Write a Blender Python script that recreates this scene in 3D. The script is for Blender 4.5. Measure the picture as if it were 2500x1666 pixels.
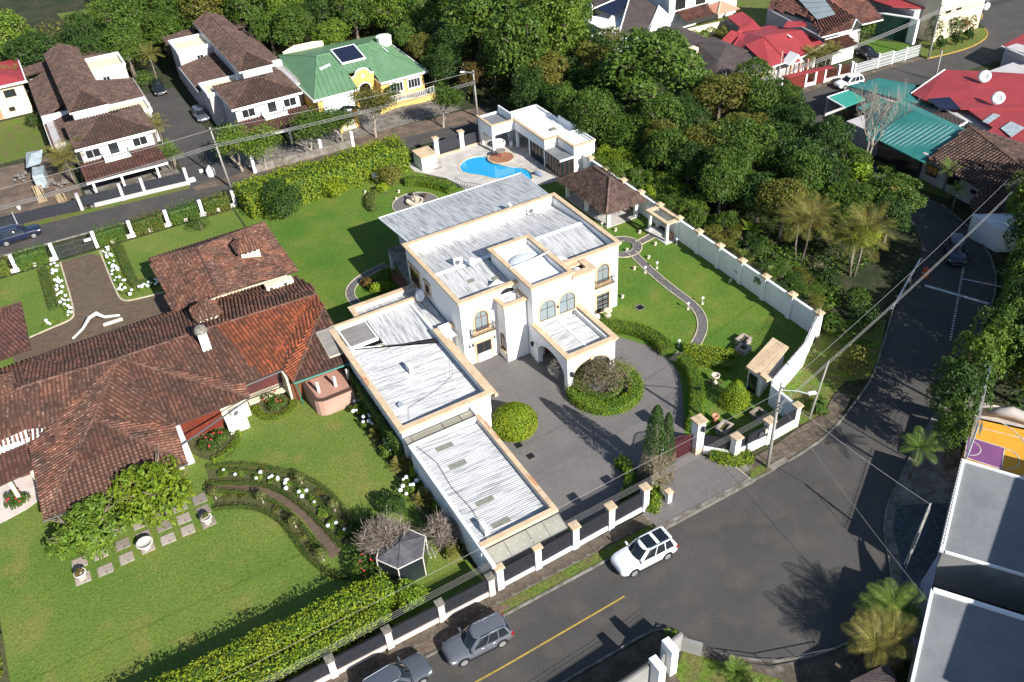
import bpy,bmesh,math,random
import numpy as np
from mathutils import Vector,Matrix

R=math.radians
random.seed(11)
rng=np.random.default_rng(5)
for o in list(bpy.data.objects):
    bpy.data.objects.remove(o)
S=bpy.context.scene
COL=S.collection

# ------------------------------------------------------------------ camera
# World frame: metres, X along the villa's front, Y towards its back, origin at the villa's right front corner.
cam=bpy.data.objects.new('camera',bpy.data.cameras.new('camera'))
COL.objects.link(cam)
cam.data.sensor_width=36.0
cam.data.lens=30.657
cam.data.clip_start=0.5
cam.data.clip_end=3000
rt,up,bk=Vector((.86423,-.50002,-.05556)),Vector((.3484,.51515,.78309)),Vector((-.36294,-.69613,.61942))
cam.matrix_world=Matrix(((rt.x,up.x,bk.x,-43.676),(rt.y,up.y,bk.y,-59.627),(rt.z,up.z,bk.z,54.0),(0,0,0,1)))
S.camera=cam
CAM=Vector((-43.676,-59.627,54.0))

# ------------------------------------------------------------------ sky, sun, exposure
SUN_AZ,SUN_EL=R(-80),R(31)
w=bpy.data.worlds.new('World')
S.world=w
w.use_nodes=True
nt=w.node_tree
sky=nt.nodes.new('ShaderNodeTexSky')
sky.sky_type='NISHITA'
sky.sun_disc=False
sky.sun_elevation=SUN_EL
sky.sun_rotation=math.pi/2-SUN_AZ
sky.altitude=1200
nt.links.new(sky.outputs[0],nt.nodes['Background'].inputs[0])
nt.nodes['Background'].inputs[1].default_value=0.085
sl=bpy.data.lights.new('sun','SUN')
sl.energy=5.0
sl.angle=R(0.55)
sl.color=(1.0,.965,.91)
sun=bpy.data.objects.new('sun',sl)
COL.objects.link(sun)
sd=Vector((math.cos(SUN_AZ)*math.cos(SUN_EL),math.sin(SUN_AZ)*math.cos(SUN_EL),math.sin(SUN_EL)))
sun.rotation_euler=sd.to_track_quat('Z','Y').to_euler()
sun.location=(-20,-60,90)
S.view_settings.view_transform='Standard'
S.view_settings.look='None'
S.view_settings.gamma=1
S.view_settings.use_curve_mapping=False
S.view_settings.exposure=0.85
S.render.engine='CYCLES'

# ------------------------------------------------------------------ materials
def mat(name,c1,c2=None,scale=1.0,rough=.8,bump=0.0,fine=0.0,fs=10.0,stretch=(1,1,1),lo=.38,hi=.62,
        rnd=0.0,metallic=0.0,spec=.3,isl=0.0,c3=None,s3=.3,lo3=.55,hi3=.7):
    m=bpy.data.materials.new(name)
    m.use_nodes=True
    t=m.node_tree
    b=t.nodes['Principled BSDF']
    b.inputs['Roughness'].default_value=rough
    b.inputs['Metallic'].default_value=metallic
    b.inputs['Specular IOR Level'].default_value=spec
    L=t.links.new
    tc=t.nodes.new('ShaderNodeTexCoord')
    mp=t.nodes.new('ShaderNodeMapping')
    mp.inputs['Scale'].default_value=stretch
    L(tc.outputs['Object'],mp.inputs['Vector'])
    def noise(sc,det=4):
        n=t.nodes.new('ShaderNodeTexNoise')
        n.inputs['Scale'].default_value=sc
        n.inputs['Detail'].default_value=det
        L(mp.outputs[0],n.inputs['Vector'])
        return n.outputs['Fac']
    def rampf(src,a,c):
        r=t.nodes.new('ShaderNodeMapRange')
        r.inputs['From Min'].default_value=a
        r.inputs['From Max'].default_value=c
        L(src,r.inputs['Value'])
        return r.outputs[0]
    def mix(f,a,c,mode='MIX'):
        x=t.nodes.new('ShaderNodeMix')
        x.data_type='RGBA'
        x.blend_type=mode
        for sock,val in((x.inputs['Factor'],f),(x.inputs[6],a),(x.inputs[7],c)):
            if isinstance(val,(tuple,list)):
                sock.default_value=(*val[:3],1)
            elif isinstance(val,(int,float)):
                sock.default_value=val
            else:
                L(val,sock)
        return x.outputs[2]
    col=c1
    if c2 is not None:
        col=mix(rampf(noise(scale),lo,hi),c1,c2)
    if c3 is not None:
        col=mix(rampf(noise(s3,6),lo3,hi3),col,c3)
    val=None
    if fine:
        mr=t.nodes.new('ShaderNodeMapRange')
        mr.inputs['From Min'].default_value=.3
        mr.inputs['From Max'].default_value=.7
        mr.inputs['To Min'].default_value=1-fine
        mr.inputs['To Max'].default_value=1+fine
        L(noise(fs,5),mr.inputs['Value'])
        val=mr.outputs[0]
    for amt,src in((rnd,'o'),(isl,'i')):
        if amt:
            n=t.nodes.new('ShaderNodeObjectInfo' if src=='o' else 'ShaderNodeNewGeometry')
            mr=t.nodes.new('ShaderNodeMapRange')
            mr.inputs['To Min'].default_value=1-amt
            mr.inputs['To Max'].default_value=1+amt
            L(n.outputs['Random' if src=='o' else 'Random Per Island'],mr.inputs['Value'])
            if val is None:
                val=mr.outputs[0]
            else:
                mu=t.nodes.new('ShaderNodeMath')
                mu.operation='MULTIPLY'
                L(val,mu.inputs[0]);L(mr.outputs[0],mu.inputs[1])
                val=mu.outputs[0]
    if val is not None:
        h=t.nodes.new('ShaderNodeHueSaturation')
        if isinstance(col,tuple):
            h.inputs['Color'].default_value=(*col,1)
        else:
            L(col,h.inputs['Color'])
        L(val,h.inputs['Value'])
        col=h.outputs[0]
    if isinstance(col,tuple):
        b.inputs['Base Color'].default_value=(*col,1)
    else:
        L(col,b.inputs['Base Color'])
    if bump:
        bn=t.nodes.new('ShaderNodeBump')
        bn.inputs['Strength'].default_value=bump
        bn.inputs['Distance'].default_value=.08
        L(noise(fs,6),bn.inputs['Height'])
        L(bn.outputs[0],b.inputs['Normal'])
    return m

def leafmat(name,c1,c2,scale=.9,isl=.35,rnd=.15,trans=.3):
    m=mat(name,c1,c2,scale=scale,rough=.55,isl=isl,rnd=rnd,lo=.35,hi=.65,spec=.25)
    t=m.node_tree
    b=t.nodes['Principled BSDF']
    src=b.inputs['Base Color'].links[0].from_socket
    tr=t.nodes.new('ShaderNodeBsdfTranslucent')
    t.links.new(src,tr.inputs['Color'])
    mx=t.nodes.new('ShaderNodeMixShader')
    mx.inputs[0].default_value=trans
    t.links.new(b.outputs[0],mx.inputs[1])
    t.links.new(tr.outputs[0],mx.inputs[2])
    t.links.new(mx.outputs[0],t.nodes['Material Output'].inputs['Surface'])
    return m

def brickmat(name,c1,c2,mortar,bw=.22,bh=.11,rough=.85,c3=None,msize=.012,rot=0.0,fine=.15,axes='XY'):
    m=mat(name,c1,c1,rough=rough)
    t=m.node_tree
    b=t.nodes['Principled BSDF']
    br=t.nodes.new('ShaderNodeTexBrick')
    br.inputs['Color1'].default_value=(*c1,1)
    br.inputs['Color2'].default_value=(*c2,1)
    br.inputs['Mortar'].default_value=(*mortar,1)
    br.inputs['Scale'].default_value=1
    br.inputs['Brick Width'].default_value=bw
    br.inputs['Row Height'].default_value=bh
    br.inputs['Mortar Size'].default_value=msize
    mp=t.nodes['Mapping']
    mp.inputs['Rotation'].default_value=(0 if axes=='XY' else R(90),0,rot)
    t.links.new(mp.outputs[0],br.inputs['Vector'])
    n=t.nodes.new('ShaderNodeTexNoise')
    n.inputs['Scale'].default_value=.35
    n.inputs['Detail'].default_value=6
    t.links.new(t.nodes['Texture Coordinate'].outputs['Object'],n.inputs['Vector'])
    mr=t.nodes.new('ShaderNodeMapRange')
    mr.inputs['From Min'].default_value=.4
    mr.inputs['From Max'].default_value=.65
    t.links.new(n.outputs['Fac'],mr.inputs['Value'])
    x=t.nodes.new('ShaderNodeMix')
    x.data_type='RGBA'
    t.links.new(mr.outputs[0],x.inputs['Factor'])
    t.links.new(br.outputs['Color'],x.inputs[6])
    x.inputs[7].default_value=(*(c3 or c1),1)
    y=t.nodes.new('ShaderNodeMix')
    y.data_type='RGBA'
    y.inputs['Factor'].default_value=.45
    t.links.new(br.outputs['Color'],y.inputs[6])
    t.links.new(x.outputs[2],y.inputs[7])
    t.links.new(y.outputs[2],b.inputs['Base Color'])
    return m

def glassmat(name,col=(.02,.025,.03),rough=.06,spec=.6):
    m=bpy.data.materials.new(name)
    m.use_nodes=True
    b=m.node_tree.nodes['Principled BSDF']
    b.inputs['Base Color'].default_value=(*col,1)
    b.inputs['Roughness'].default_value=rough
    b.inputs['Specular IOR Level'].default_value=spec
    return m

M={}
M['white']=mat('white_stucco',(.80,.795,.785),(.75,.745,.735),scale=.6,rough=.9,c3=(.55,.54,.50),s3=.5,lo3=.62,hi3=.85)
M['whitepaint']=mat('white_paint',(.78,.78,.77),rough=.6)
M['tan']=mat('tan_cornice',(.60,.45,.29),(.52,.38,.24),scale=1.3,rough=.85,fine=.12,fs=5,c3=(.36,.24,.14),s3=1.2,lo3=.62,hi3=.8)
M['tanbrick']=mat('bare_brick',(.42,.19,.09),(.55,.30,.17),scale=3,rough=.9)
M['metalY']=mat('weathered_white_sheet_y',(.52,.52,.515),(.28,.285,.285),scale=1.0,stretch=(5,.35,1),lo=.46,hi=.66,rough=.55,fine=.16,fs=3,c3=(.16,.16,.155),s3=1.6,lo3=.57,hi3=.74)
M['metalX']=mat('weathered_white_sheet_x',(.53,.53,.525),(.30,.305,.305),scale=1.0,stretch=(.35,5,1),lo=.46,hi=.66,rough=.55,fine=.16,fs=3,c3=(.18,.18,.175),s3=1.6,lo3=.56,hi3=.74)
M['membrane']=mat('white_membrane',(.74,.76,.77),(.66,.68,.69),scale=.7,rough=.5)
M['dome']=mat('pale_membrane',(.62,.66,.69),(.70,.73,.74),scale=.6,rough=.45)
M['canopy']=mat('smoked_canopy_sheet',(.24,.235,.19),(.30,.29,.235),scale=.5,rough=.3,spec=.5)
M['fibre']=mat('fibreglass_skylight',(.26,.255,.20),(.20,.20,.16),scale=3,rough=.4)
M['oldglass']=mat('dirty_roof_glass',(.20,.185,.165),(.27,.25,.23),scale=1.2,stretch=(.4,3,1),rough=.4)
M['tile']=mat('clay_tile',(.155,.066,.042),(.088,.047,.034),scale=.5,rough=.9,isl=.4,rnd=.3,lo=.4,hi=.6,c3=(.24,.16,.115),s3=4.2,lo3=.58,hi3=.68)
M['tileO']=mat('fresh_clay_tile',(.27,.072,.028),(.18,.055,.028),scale=.8,rough=.85,isl=.35,rnd=.3,c3=(.12,.05,.03),s3=3,lo3=.6,hi3=.7)
M['tileB']=mat('brown_tile',(.092,.056,.044),(.062,.041,.034),scale=.6,rough=.9,isl=.3,c3=(.14,.09,.068),s3=2.4,lo3=.58,hi3=.7)
M['tileR']=mat('red_brown_tile',(.17,.072,.05),(.105,.05,.04),scale=.7,rough=.9,isl=.3)
M['pan']=mat('tile_underlay',(.07,.04,.03),rough=.95)
M['ridge']=mat('ridge_tile',(.145,.078,.055),(.09,.052,.04),scale=2,rough=.9,isl=.3)
M['thatch']=mat('brown_thatch',(.135,.085,.068),(.075,.048,.042),scale=1.5,rough=.95,bump=.8,fs=9,fine=.3,isl=.35)
M['lawn']=mat('lawn',(.060,.138,.013),(.112,.165,.020),scale=.16,rough=.95,fine=.28,fs=5,lo=.35,hi=.65,bump=.6,c3=(.160,.168,.034),s3=.33,lo3=.55,hi3=.8)
M['lawnL']=mat('mown_lawn',(.088,.150,.020),(.135,.172,.030),scale=.14,rough=.95,fine=.28,fs=5,lo=.35,hi=.65,bump=.6,c3=(.205,.178,.048),s3=.3,lo3=.55,hi3=.8)
M['verge']=mat('verge_grass',(.09,.145,.015),(.12,.115,.035),scale=.8,rough=.95,fine=.4,fs=6,bump=.7)
M['soil']=mat('forest_floor',(.022,.032,.011),(.045,.045,.02),scale=.25,rough=1,fine=.4,fs=2,c3=(.03,.06,.012),s3=.6)
M['dirt']=mat('bare_dirt',(.10,.075,.055),(.17,.12,.085),scale=.5,rough=1,fine=.3,fs=4)
M['bed']=mat('planting_soil',(.060,.062,.024),(.085,.088,.032),scale=2,rough=1)
M['asphalt']=mat('asphalt',(.074,.069,.063),(.060,.057,.053),scale=.22,rough=.88,fine=.17,fs=9,c3=(.090,.079,.066),s3=.45,lo3=.5,hi3=.75)
M['concrete']=mat('old_concrete',(.23,.21,.185),(.14,.12,.10),scale=1.1,rough=.9,fine=.2,fs=6,c3=(.07,.075,.04),s3=1.3,lo3=.55,hi3=.75)
M['walk']=mat('stained_pavement',(.12,.095,.07),(.075,.06,.042),scale=.9,rough=.95,fine=.25,fs=5,c3=(.19,.175,.15),s3=.6,lo3=.58,hi3=.7,rnd=.12)
M['kerb']=mat('kerb_concrete',(.22,.205,.18),(.12,.11,.09),scale=1.6,rough=.9,fine=.2,fs=6)
M['paver']=brickmat('grey_pavers',(.140,.131,.127),(.180,.165,.160),(.088,.082,.078),.24,.12,c3=(.175,.165,.150))
M['paverB']=brickmat('brown_pavers',(.15,.105,.07),(.10,.07,.048),(.05,.04,.028),.5,.25,c3=(.12,.092,.06))
M['cobble']=brickmat('path_cobbles',(.19,.18,.18),(.07,.066,.07),(.10,.09,.085),.16,.16,c3=(.16,.15,.145),msize=.02)
M['bluecobble']=brickmat('dark_cobbles',(.09,.10,.115),(.035,.042,.055),(.06,.065,.07),.3,.3,c3=(.07,.08,.095),msize=.03)
M['edging']=mat('cream_edging',(.55,.47,.34),(.42,.36,.26),scale=2,rough=.85)
M['deck']=mat('pale_pool_deck',(.50,.47,.43),(.40,.37,.335),scale=.7,rough=.7,fine=.08,fs=4)
M['clay']=mat('terracotta_floor',(.33,.15,.085),(.27,.12,.07),scale=1,rough=.7)
M['pool']=mat('pool_basin',(.14,.60,.86),(.11,.55,.83),scale=.5,rough=.35)
M['brick']=brickmat('pink_brick',(.50,.27,.20),(.40,.20,.145),(.42,.34,.29),.26,.09,c3=(.33,.17,.12),axes='XZ',msize=.014)
M['glass']=glassmat('window_glass',(.018,.022,.025))
M['paleglass']=glassmat('reflecting_glass',(.20,.235,.245),.1)
M['blind']=mat('window_blind',(.35,.38,.37),(.22,.25,.25),scale=3,rough=.5)
M['wood']=mat('brown_wood',(.16,.062,.028),(.11,.045,.022),scale=3,rough=.55,stretch=(1,1,.3))
M['iron']=mat('black_iron',(.014,.015,.018),rough=.5)
M['ironpanel']=mat('black_panel',(.020,.022,.028),(.030,.032,.040),scale=4,rough=.55)
M['greyframe']=mat('grey_frame',(.07,.07,.075),rough=.5)
M['whiteiron']=mat('white_iron',(.7,.7,.7),rough=.5)
M['maroon']=mat('maroon_iron',(.075,.022,.028),rough=.5)
M['pink']=mat('pinkish_plaster',(.62,.54,.49),(.55,.47,.42),scale=1,rough=.9)
M['lilac']=mat('greige_plaster',(.47,.44,.435),(.42,.39,.385),scale=.6,rough=.9)
M['cream']=mat('cream_plaster',(.72,.63,.45),(.66,.57,.40),scale=.6,rough=.9)
M['yellow']=mat('yellow_plaster',(.68,.44,.12),(.62,.40,.13),scale=.8,rough=.9)
M['greenroof']=mat('green_sheet_roof',(.115,.225,.115),(.135,.255,.135),scale=.4,rough=.6,fine=.1,fs=3)
M['redroof']=mat('red_sheet_roof',(.30,.042,.046),(.26,.038,.042),scale=.4,rough=.55,fine=.06,fs=2)
M['tealroof']=mat('teal_sheet_roof',(.024,.145,.128),(.034,.175,.155),scale=.5,rough=.5)
M['mint']=mat('mint_sheet_roof',(.045,.29,.22),rough=.5)
M['darkroof']=mat('charcoal_shingle',(.060,.046,.044),(.085,.066,.060),scale=.4,rough=.9,fine=.25,fs=4)
M['pinkroof']=mat('salmon_roof',(.55,.24,.16),rough=.8)
M['greyroof']=mat('grey_membrane_roof',(.20,.208,.212),(.165,.172,.178),scale=.4,rough=.7,fine=.06,fs=3)
M['greywall']=mat('grey_plaster',(.27,.265,.25),(.22,.215,.20),scale=.7,rough=.9)
M['solar']=mat('solar_cells',(.012,.016,.035),rough=.15,spec=.6)
M['steel']=mat('brushed_steel',(.45,.46,.47),rough=.3,metallic=.8)
M['galv']=mat('galvanised_sheet',(.36,.42,.45),(.26,.30,.32),scale=1.5,rough=.45)
M['bark']=mat('bark',(.13,.10,.075),(.22,.18,.14),scale=2,rough=.95,stretch=(1,1,.3),fine=.2)
M['palebark']=mat('pale_bark',(.40,.35,.29),(.27,.23,.19),scale=2,rough=.9)
M['twig']=mat('grey_twig',(.27,.225,.19),(.19,.15,.12),scale=3,rough=.95,isl=.3)
M['palmtrunk']=mat('palm_trunk',(.23,.20,.16),(.15,.125,.10),scale=2,rough=.95,stretch=(1,1,5))
M['pole']=mat('concrete_pole',(.33,.31,.28),(.26,.245,.22),scale=1,rough=.9,stretch=(2,2,.3))
M['cable']=mat('power_cable',(.22,.215,.21),rough=.6)
M['darkcable']=mat('dark_cable',(.05,.05,.05),rough=.6)
M['stone']=mat('grey_flagstone',(.25,.21,.175),(.34,.29,.25),scale=1.2,rough=.95,rnd=.35,c3=(.09,.078,.055),s3=1.7,lo3=.55,hi3=.72)
M['carved']=mat('pale_cast_stone',(.62,.53,.41),(.50,.42,.32),scale=3,rough=.85)
M['pot']=mat('white_clay_pot',(.62,.58,.52),(.50,.45,.40),scale=4,rough=.8)
M['terracotta']=mat('terracotta',(.52,.25,.15),(.42,.20,.12),scale=3,rough=.85)
M['greensteel']=mat('green_gutter',(.02,.17,.13),rough=.5)
M['redwood']=mat('red_screen',(.16,.022,.015),(.12,.02,.014),scale=2,rough=.6)
M['acwhite']=mat('unit_white',(.74,.74,.72),rough=.45)
M['grille']=mat('dark_grille',(.10,.105,.11),rough=.6)
M['roadyellow']=mat('road_paint_yellow',(.42,.29,.05),(.30,.21,.05),scale=3,rough=.8)
M['roadwhite']=mat('road_paint_white',(.55,.55,.54),(.40,.40,.40),scale=2,rough=.8)
M['courtO']=mat('orange_court',(.66,.33,.035),(.60,.29,.03),scale=.6,rough=.6)
M['courtP']=mat('purple_court',(.20,.075,.19),(.17,.065,.165),scale=.6,rough=.6)
M['tarp']=mat('beige_canvas',(.50,.45,.40),(.40,.36,.33),scale=1,rough=.85)
M['bluetarp']=mat('blue_grey_canvas',(.20,.23,.33),(.15,.17,.25),scale=1.5,rough=.7)
M['darkgreen']=mat('dark_green_screen',(.012,.045,.030),(.018,.06,.04),scale=1,rough=.8)
M['tyre']=mat('tyre_rubber',(.012,.012,.013),rough=.85)
M['rim']=mat('alloy',(.55,.56,.57),rough=.3,metallic=.7)
M['lamp']=glassmat('headlamp',(.6,.62,.64),.1)
M['redlamp']=glassmat('tail_lamp',(.25,.01,.01),.15)
M['chrome']=mat('chrome_trim',(.6,.6,.6),rough=.15,metallic=1)
M['carglass']=glassmat('car_glass',(.012,.016,.020),.03,.7)
for n_,c_ in(('white',(.78,.79,.80)),('grey',(.105,.112,.13)),('navy',(.012,.016,.042)),('black',(.012,.013,.016)),('silver',(.40,.41,.43)),('slate',(.075,.082,.10))):
    m_=mat('car_paint_'+n_,c_,rough=.28,spec=.5)
    m_.node_tree.nodes['Principled BSDF'].inputs['Coat Weight'].default_value=.6
    M['car_'+n_]=m_
M['orange']=mat('orange_plastic',(.55,.09,.02),rough=.6)
M['paper']=mat('white_plastic',(.72,.72,.70),rough=.6)
M['lumber']=mat('sawn_lumber',(.50,.38,.22),(.36,.26,.15),scale=2,rough=.9,rnd=.2)
M['blocks']=mat('concrete_blocks',(.20,.18,.165),(.14,.125,.115),scale=2,rough=.95)
# leaves: (colour range)
M['leafDark']=leafmat('dark_leaves',(.030,.070,.013),(.052,.092,.016))
M['leafMid']=leafmat('green_leaves',(.055,.110,.015),(.092,.140,.019))
M['leafLight']=leafmat('light_leaves',(.095,.170,.019),(.145,.200,.022))
M['leafOlive']=leafmat('olive_leaves',(.110,.130,.022),(.165,.145,.026))
M['leafRust']=leafmat('rusty_leaves',(.165,.085,.025),(.100,.105,.022))
M['hedgeY']=leafmat('yellow_green_hedge',(.185,.270,.014),(.250,.295,.018),scale=.6)
M['hedgeG']=leafmat('clipped_green_hedge',(.135,.225,.014),(.195,.250,.017),scale=.8)
M['hedgeD']=leafmat('dull_box_hedge',(.145,.155,.042),(.115,.138,.034),scale=1.2)
M['shrubB']=leafmat('brownish_shrub',(.165,.150,.078),(.225,.180,.115),scale=1.2)
M['palm']=leafmat('palm_leaf',(.170,.175,.036),(.230,.195,.050))
M['palmG']=leafmat('green_palm_leaf',(.095,.170,.024),(.140,.190,.034))
M['ivy']=leafmat('ivy',(.040,.090,.015),(.075,.115,.020))
M['petal']=mat('white_petals',(.80,.80,.80),(.68,.72,.78),scale=3,rough=.8,rnd=.08)
M['redpetal']=mat('red_petals',(.50,.03,.05),rough=.8)

# ------------------------------------------------------------------ geometry helpers
class MB:
    """collects polygons for ONE mesh object"""
    def __init__(self):
        self.v,self.f,self.k=[],[],[]
    def add(self,vs,fs,k=0):
        b=len(self.v)
        self.v+=[tuple(p)for p in vs]
        self.f+=[tuple(b+i for i in f)for f in fs]
        self.k+=[k]*len(fs)
        return self
    def box(self,x0,x1,y0,y1,z0,z1,k=0):
        return self.add([(x0,y0,z0),(x1,y0,z0),(x1,y1,z0),(x0,y1,z0),(x0,y0,z1),(x1,y0,z1),(x1,y1,z1),(x0,y1,z1)],
                        [(0,3,2,1),(4,5,6,7),(0,1,5,4),(1,2,6,5),(2,3,7,6),(3,0,4,7)],k)
    def bar(self,a,b,w,h,k=0,z=None):
        """horizontal-ish beam from a to b, w wide, h high, bottom on the line a-b"""
        a,b=Vector(a),Vector(b)
        d=(b-a);n=Vector((-d.y,d.x,0)).normalized()*(w/2);u=Vector((0,0,h))
        p=[a-n,b-n,b+n,a+n]
        return self.add([*p,*[q+u for q in p]],[(0,3,2,1),(4,5,6,7),(0,1,5,4),(1,2,6,5),(2,3,7,6),(3,0,4,7)],k)
    def prism(self,poly,z0,z1,k=0,bottom=True):
        n=len(poly)
        vs=[(x,y,z0)for x,y in poly]+[(x,y,z1)for x,y in poly]
        fs=[tuple(range(n,2*n))]+[(i,(i+1)%n,n+(i+1)%n,n+i)for i in range(n)]
        if bottom:
            fs.append(tuple(range(n-1,-1,-1)))
        return self.add(vs,fs,k)
    def extrude(self,outline,origin,ex,ez,n,k=0):
        """2D outline (a,b) on plane origin+a*ex+b*ez pushed by vector n"""
        o,ex,ez,n=Vector(origin),Vector(ex),Vector(ez),Vector(n)
        m=len(outline)
        p=[o+ex*a+ez*b for a,b in outline]
        return self.add([*p,*[q+n for q in p]],[tuple(range(m)),tuple(range(2*m-1,m-1,-1))]+[(i,(i+1)%m,m+(i+1)%m,m+i)for i in range(m)],k)
    def poly(self,pts,k=0):
        return self.add(pts,[tuple(range(len(pts)))],k)
    def tube(self,pts,r,n=6,k=0,caps=True):
        pts=[Vector(p)for p in pts]
        rs=r if isinstance(r,(list,tuple))else[r]*len(pts)
        vs,fs=[],[]
        for i,p in enumerate(pts):
            d=(pts[min(i+1,len(pts)-1)]-pts[max(i-1,0)])
            d=d.normalized()if d.length>1e-6 else Vector((0,0,1))
            a=d.orthogonal().normalized()if abs(d.z)>.9 else d.cross(Vector((0,0,1))).normalized()
            b=d.cross(a)
            vs+=[p+(a*math.cos(2*math.pi*j/n)+b*math.sin(2*math.pi*j/n))*rs[i]for j in range(n)]
        for i in range(len(pts)-1):
            fs+=[(i*n+j,i*n+(j+1)%n,(i+1)*n+(j+1)%n,(i+1)*n+j)for j in range(n)]
        if caps:
            fs+=[tuple(range(n-1,-1,-1)),tuple(range((len(pts)-1)*n,len(pts)*n))]
        return self.add(vs,fs,k)
    def lathe(self,prof,c=(0,0,0),n=16,k=0,sx=1,sy=1):
        vs,fs=[],[]
        for r,z in prof:
            vs+=[(c[0]+r*sx*math.cos(2*math.pi*j/n),c[1]+r*sy*math.sin(2*math.pi*j/n),c[2]+z)for j in range(n)]
        for i in range(len(prof)-1):
            fs+=[(i*n+j,i*n+(j+1)%n,(i+1)*n+(j+1)%n,(i+1)*n+j)for j in range(n)]
        fs+=[tuple(range(n-1,-1,-1)),tuple(range((len(prof)-1)*n,len(prof)*n))]
        return self.add(vs,fs,k)
    def ring(self,poly,prof,k=0,closed=True):
        """moulding: profile (offset outwards, z) swept along a polygon (counter-clockwise) with mitred corners"""
        n=len(poly);m=len(prof)
        P=[Vector((x,y))for x,y in poly]
        vs=[]
        for i in range(n):
            if closed or 0<i<n-1:
                d0=(P[i]-P[i-1]).normalized();d1=(P[(i+1)%n]-P[i]).normalized()
            elif i==0:
                d0=d1=(P[1]-P[0]).normalized()
            else:
                d0=d1=(P[i]-P[i-1]).normalized()
            n0=Vector((d0.y,-d0.x));n1=Vector((d1.y,-d1.x))
            mt=(n0+n1);mt=mt/max(.2,(1+n0.dot(n1)))
            vs+=[(P[i].x+mt.x*o,P[i].y+mt.y*o,z)for o,z in prof]
        fs=[]
        for i in range(n if closed else n-1):
            a,b=i*m,((i+1)%n)*m
            fs+=[(a+j,b+j,b+(j+1)%m,a+(j+1)%m)for j in range(m)]
        if not closed:
            fs+=[tuple(range(m)),tuple(range(n*m-1,(n-1)*m-1,-1))]
        return self.add(vs,fs,k)
    def empty(self):
        return not self.f

def rect(x0,x1,y0,y1):
    return[(x0,y0),(x1,y0),(x1,y1),(x0,y1)]

def arcpts(cx,cy,r,a0,a1,n,ry=None):
    return[(cx+r*math.cos(R(a0+(a1-a0)*i/n)),cy+(ry or r)*math.sin(R(a0+(a1-a0)*i/n)))for i in range(n+1)]

def smooth(pts,it=2,closed=False):
    for _ in range(it):
        q=[]
        n=len(pts)
        if not closed:
            q.append(pts[0])
        for i in range(n if closed else n-1):
            a,b=pts[i],pts[(i+1)%n]
            q+=[tuple(a[j]*.75+b[j]*.25 for j in range(len(a))),tuple(a[j]*.25+b[j]*.75 for j in range(len(a)))]
        if not closed:
            q.append(pts[-1])
        pts=q
    return pts

def wpos(o):
    p=Vector((0,0,0))
    while o is not None:
        p+=o.location
        o=o.parent
    return p

def obj(name,mb,mats,parent=None,smooth_=False,local=False,fix=True):
    """link the collected polygons as ONE mesh object; world coordinates unless local"""
    me=bpy.data.meshes.new(name)
    off=wpos(parent)if(parent is not None and not local)else Vector((0,0,0))
    if off.length>0:
        vs=[(x-off.x,y-off.y,z-off.z)for x,y,z in mb.v]
    else:
        vs=mb.v
    me.from_pydata(vs,[],mb.f)
    mats=mats if isinstance(mats,(list,tuple))else[mats]
    for m in mats:
        me.materials.append(M[m]if isinstance(m,str)else m)
    if len(mats)>1:
        me.polygons.foreach_set('material_index',mb.k)
    if fix and len(mb.f)<20000:
        bm=bmesh.new();bm.from_mesh(me)
        bmesh.ops.recalc_face_normals(bm,faces=bm.faces)
        bm.to_mesh(me);bm.free()
    if smooth_:
        me.polygons.foreach_set('use_smooth',[True]*len(me.polygons))
    o=bpy.data.objects.new(name,me)
    COL.objects.link(o)
    if parent is not None:
        o.parent=parent
    return o

def tag(o,label,cat,group=None):
    o['label']=label;o['category']=cat
    if group:
        o['group']=group
    return o

def thing(name,label,cat,loc=(0,0,0),group=None,rz=0.0):
    o=bpy.data.objects.new(name,None)
    o.empty_display_size=.3
    COL.objects.link(o)
    o.location=loc
    o.rotation_euler=(0,0,rz)
    return tag(o,label,cat,group)

def struct(name,mb,m,parent=None,**k):
    o=obj(name,mb,m,parent,**k)
    if parent is None:
        o['kind']='structure'
    return o

def sheet(name,poly,z,m,parent=None):
    return struct(name,MB().prism(poly,z-.3 if parent is None else z-.03,z,bottom=False),m,parent)

def dup(root,loc,rz=None,label=None,scale=None,group=None,mats=None):
    """copy of a thing with copies of its parts and sub-parts (mesh data shared)"""
    r=root.copy();COL.objects.link(r)
    r.location=loc
    if rz is not None:
        r.rotation_euler=(0,0,rz)
    if scale is not None:
        r.scale=scale
    if label:
        r['label']=label
    if group:
        r['group']=group
    def rec(a,b):
        for ch in a.children:
            c=ch.copy();COL.objects.link(c);c.parent=b
            rec(ch,c)
    rec(root,r)
    return r

def linked(name,me,loc,parent=None,rot=(0,0,0),scale=(1,1,1),m=None):
    o=bpy.data.objects.new(name,me)
    COL.objects.link(o)
    o.location=loc;o.rotation_euler=rot;o.scale=scale
    if parent is not None:
        o.parent=parent
    if m is not None:
        o.material_slots[0].link='OBJECT'
        o.material_slots[0].material=M[m]
    return o

# ---- leaves
def quads_mesh(name,V,m):
    n=len(V)//4
    me=bpy.data.meshes.new(name)
    me.vertices.add(len(V));me.vertices.foreach_set('co',np.asarray(V,np.float32).ravel())
    me.loops.add(4*n);me.loops.foreach_set('vertex_index',np.arange(4*n,dtype=np.int32))
    me.polygons.add(n);me.polygons.foreach_set('loop_start',np.arange(0,4*n,4,dtype=np.int32))
    me.update()
    me.materials.append(M[m]if isinstance(m,str)else m)
    return me

def norm(a):
    return a/np.maximum(np.linalg.norm(a,axis=1,keepdims=True),1e-6)

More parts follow.
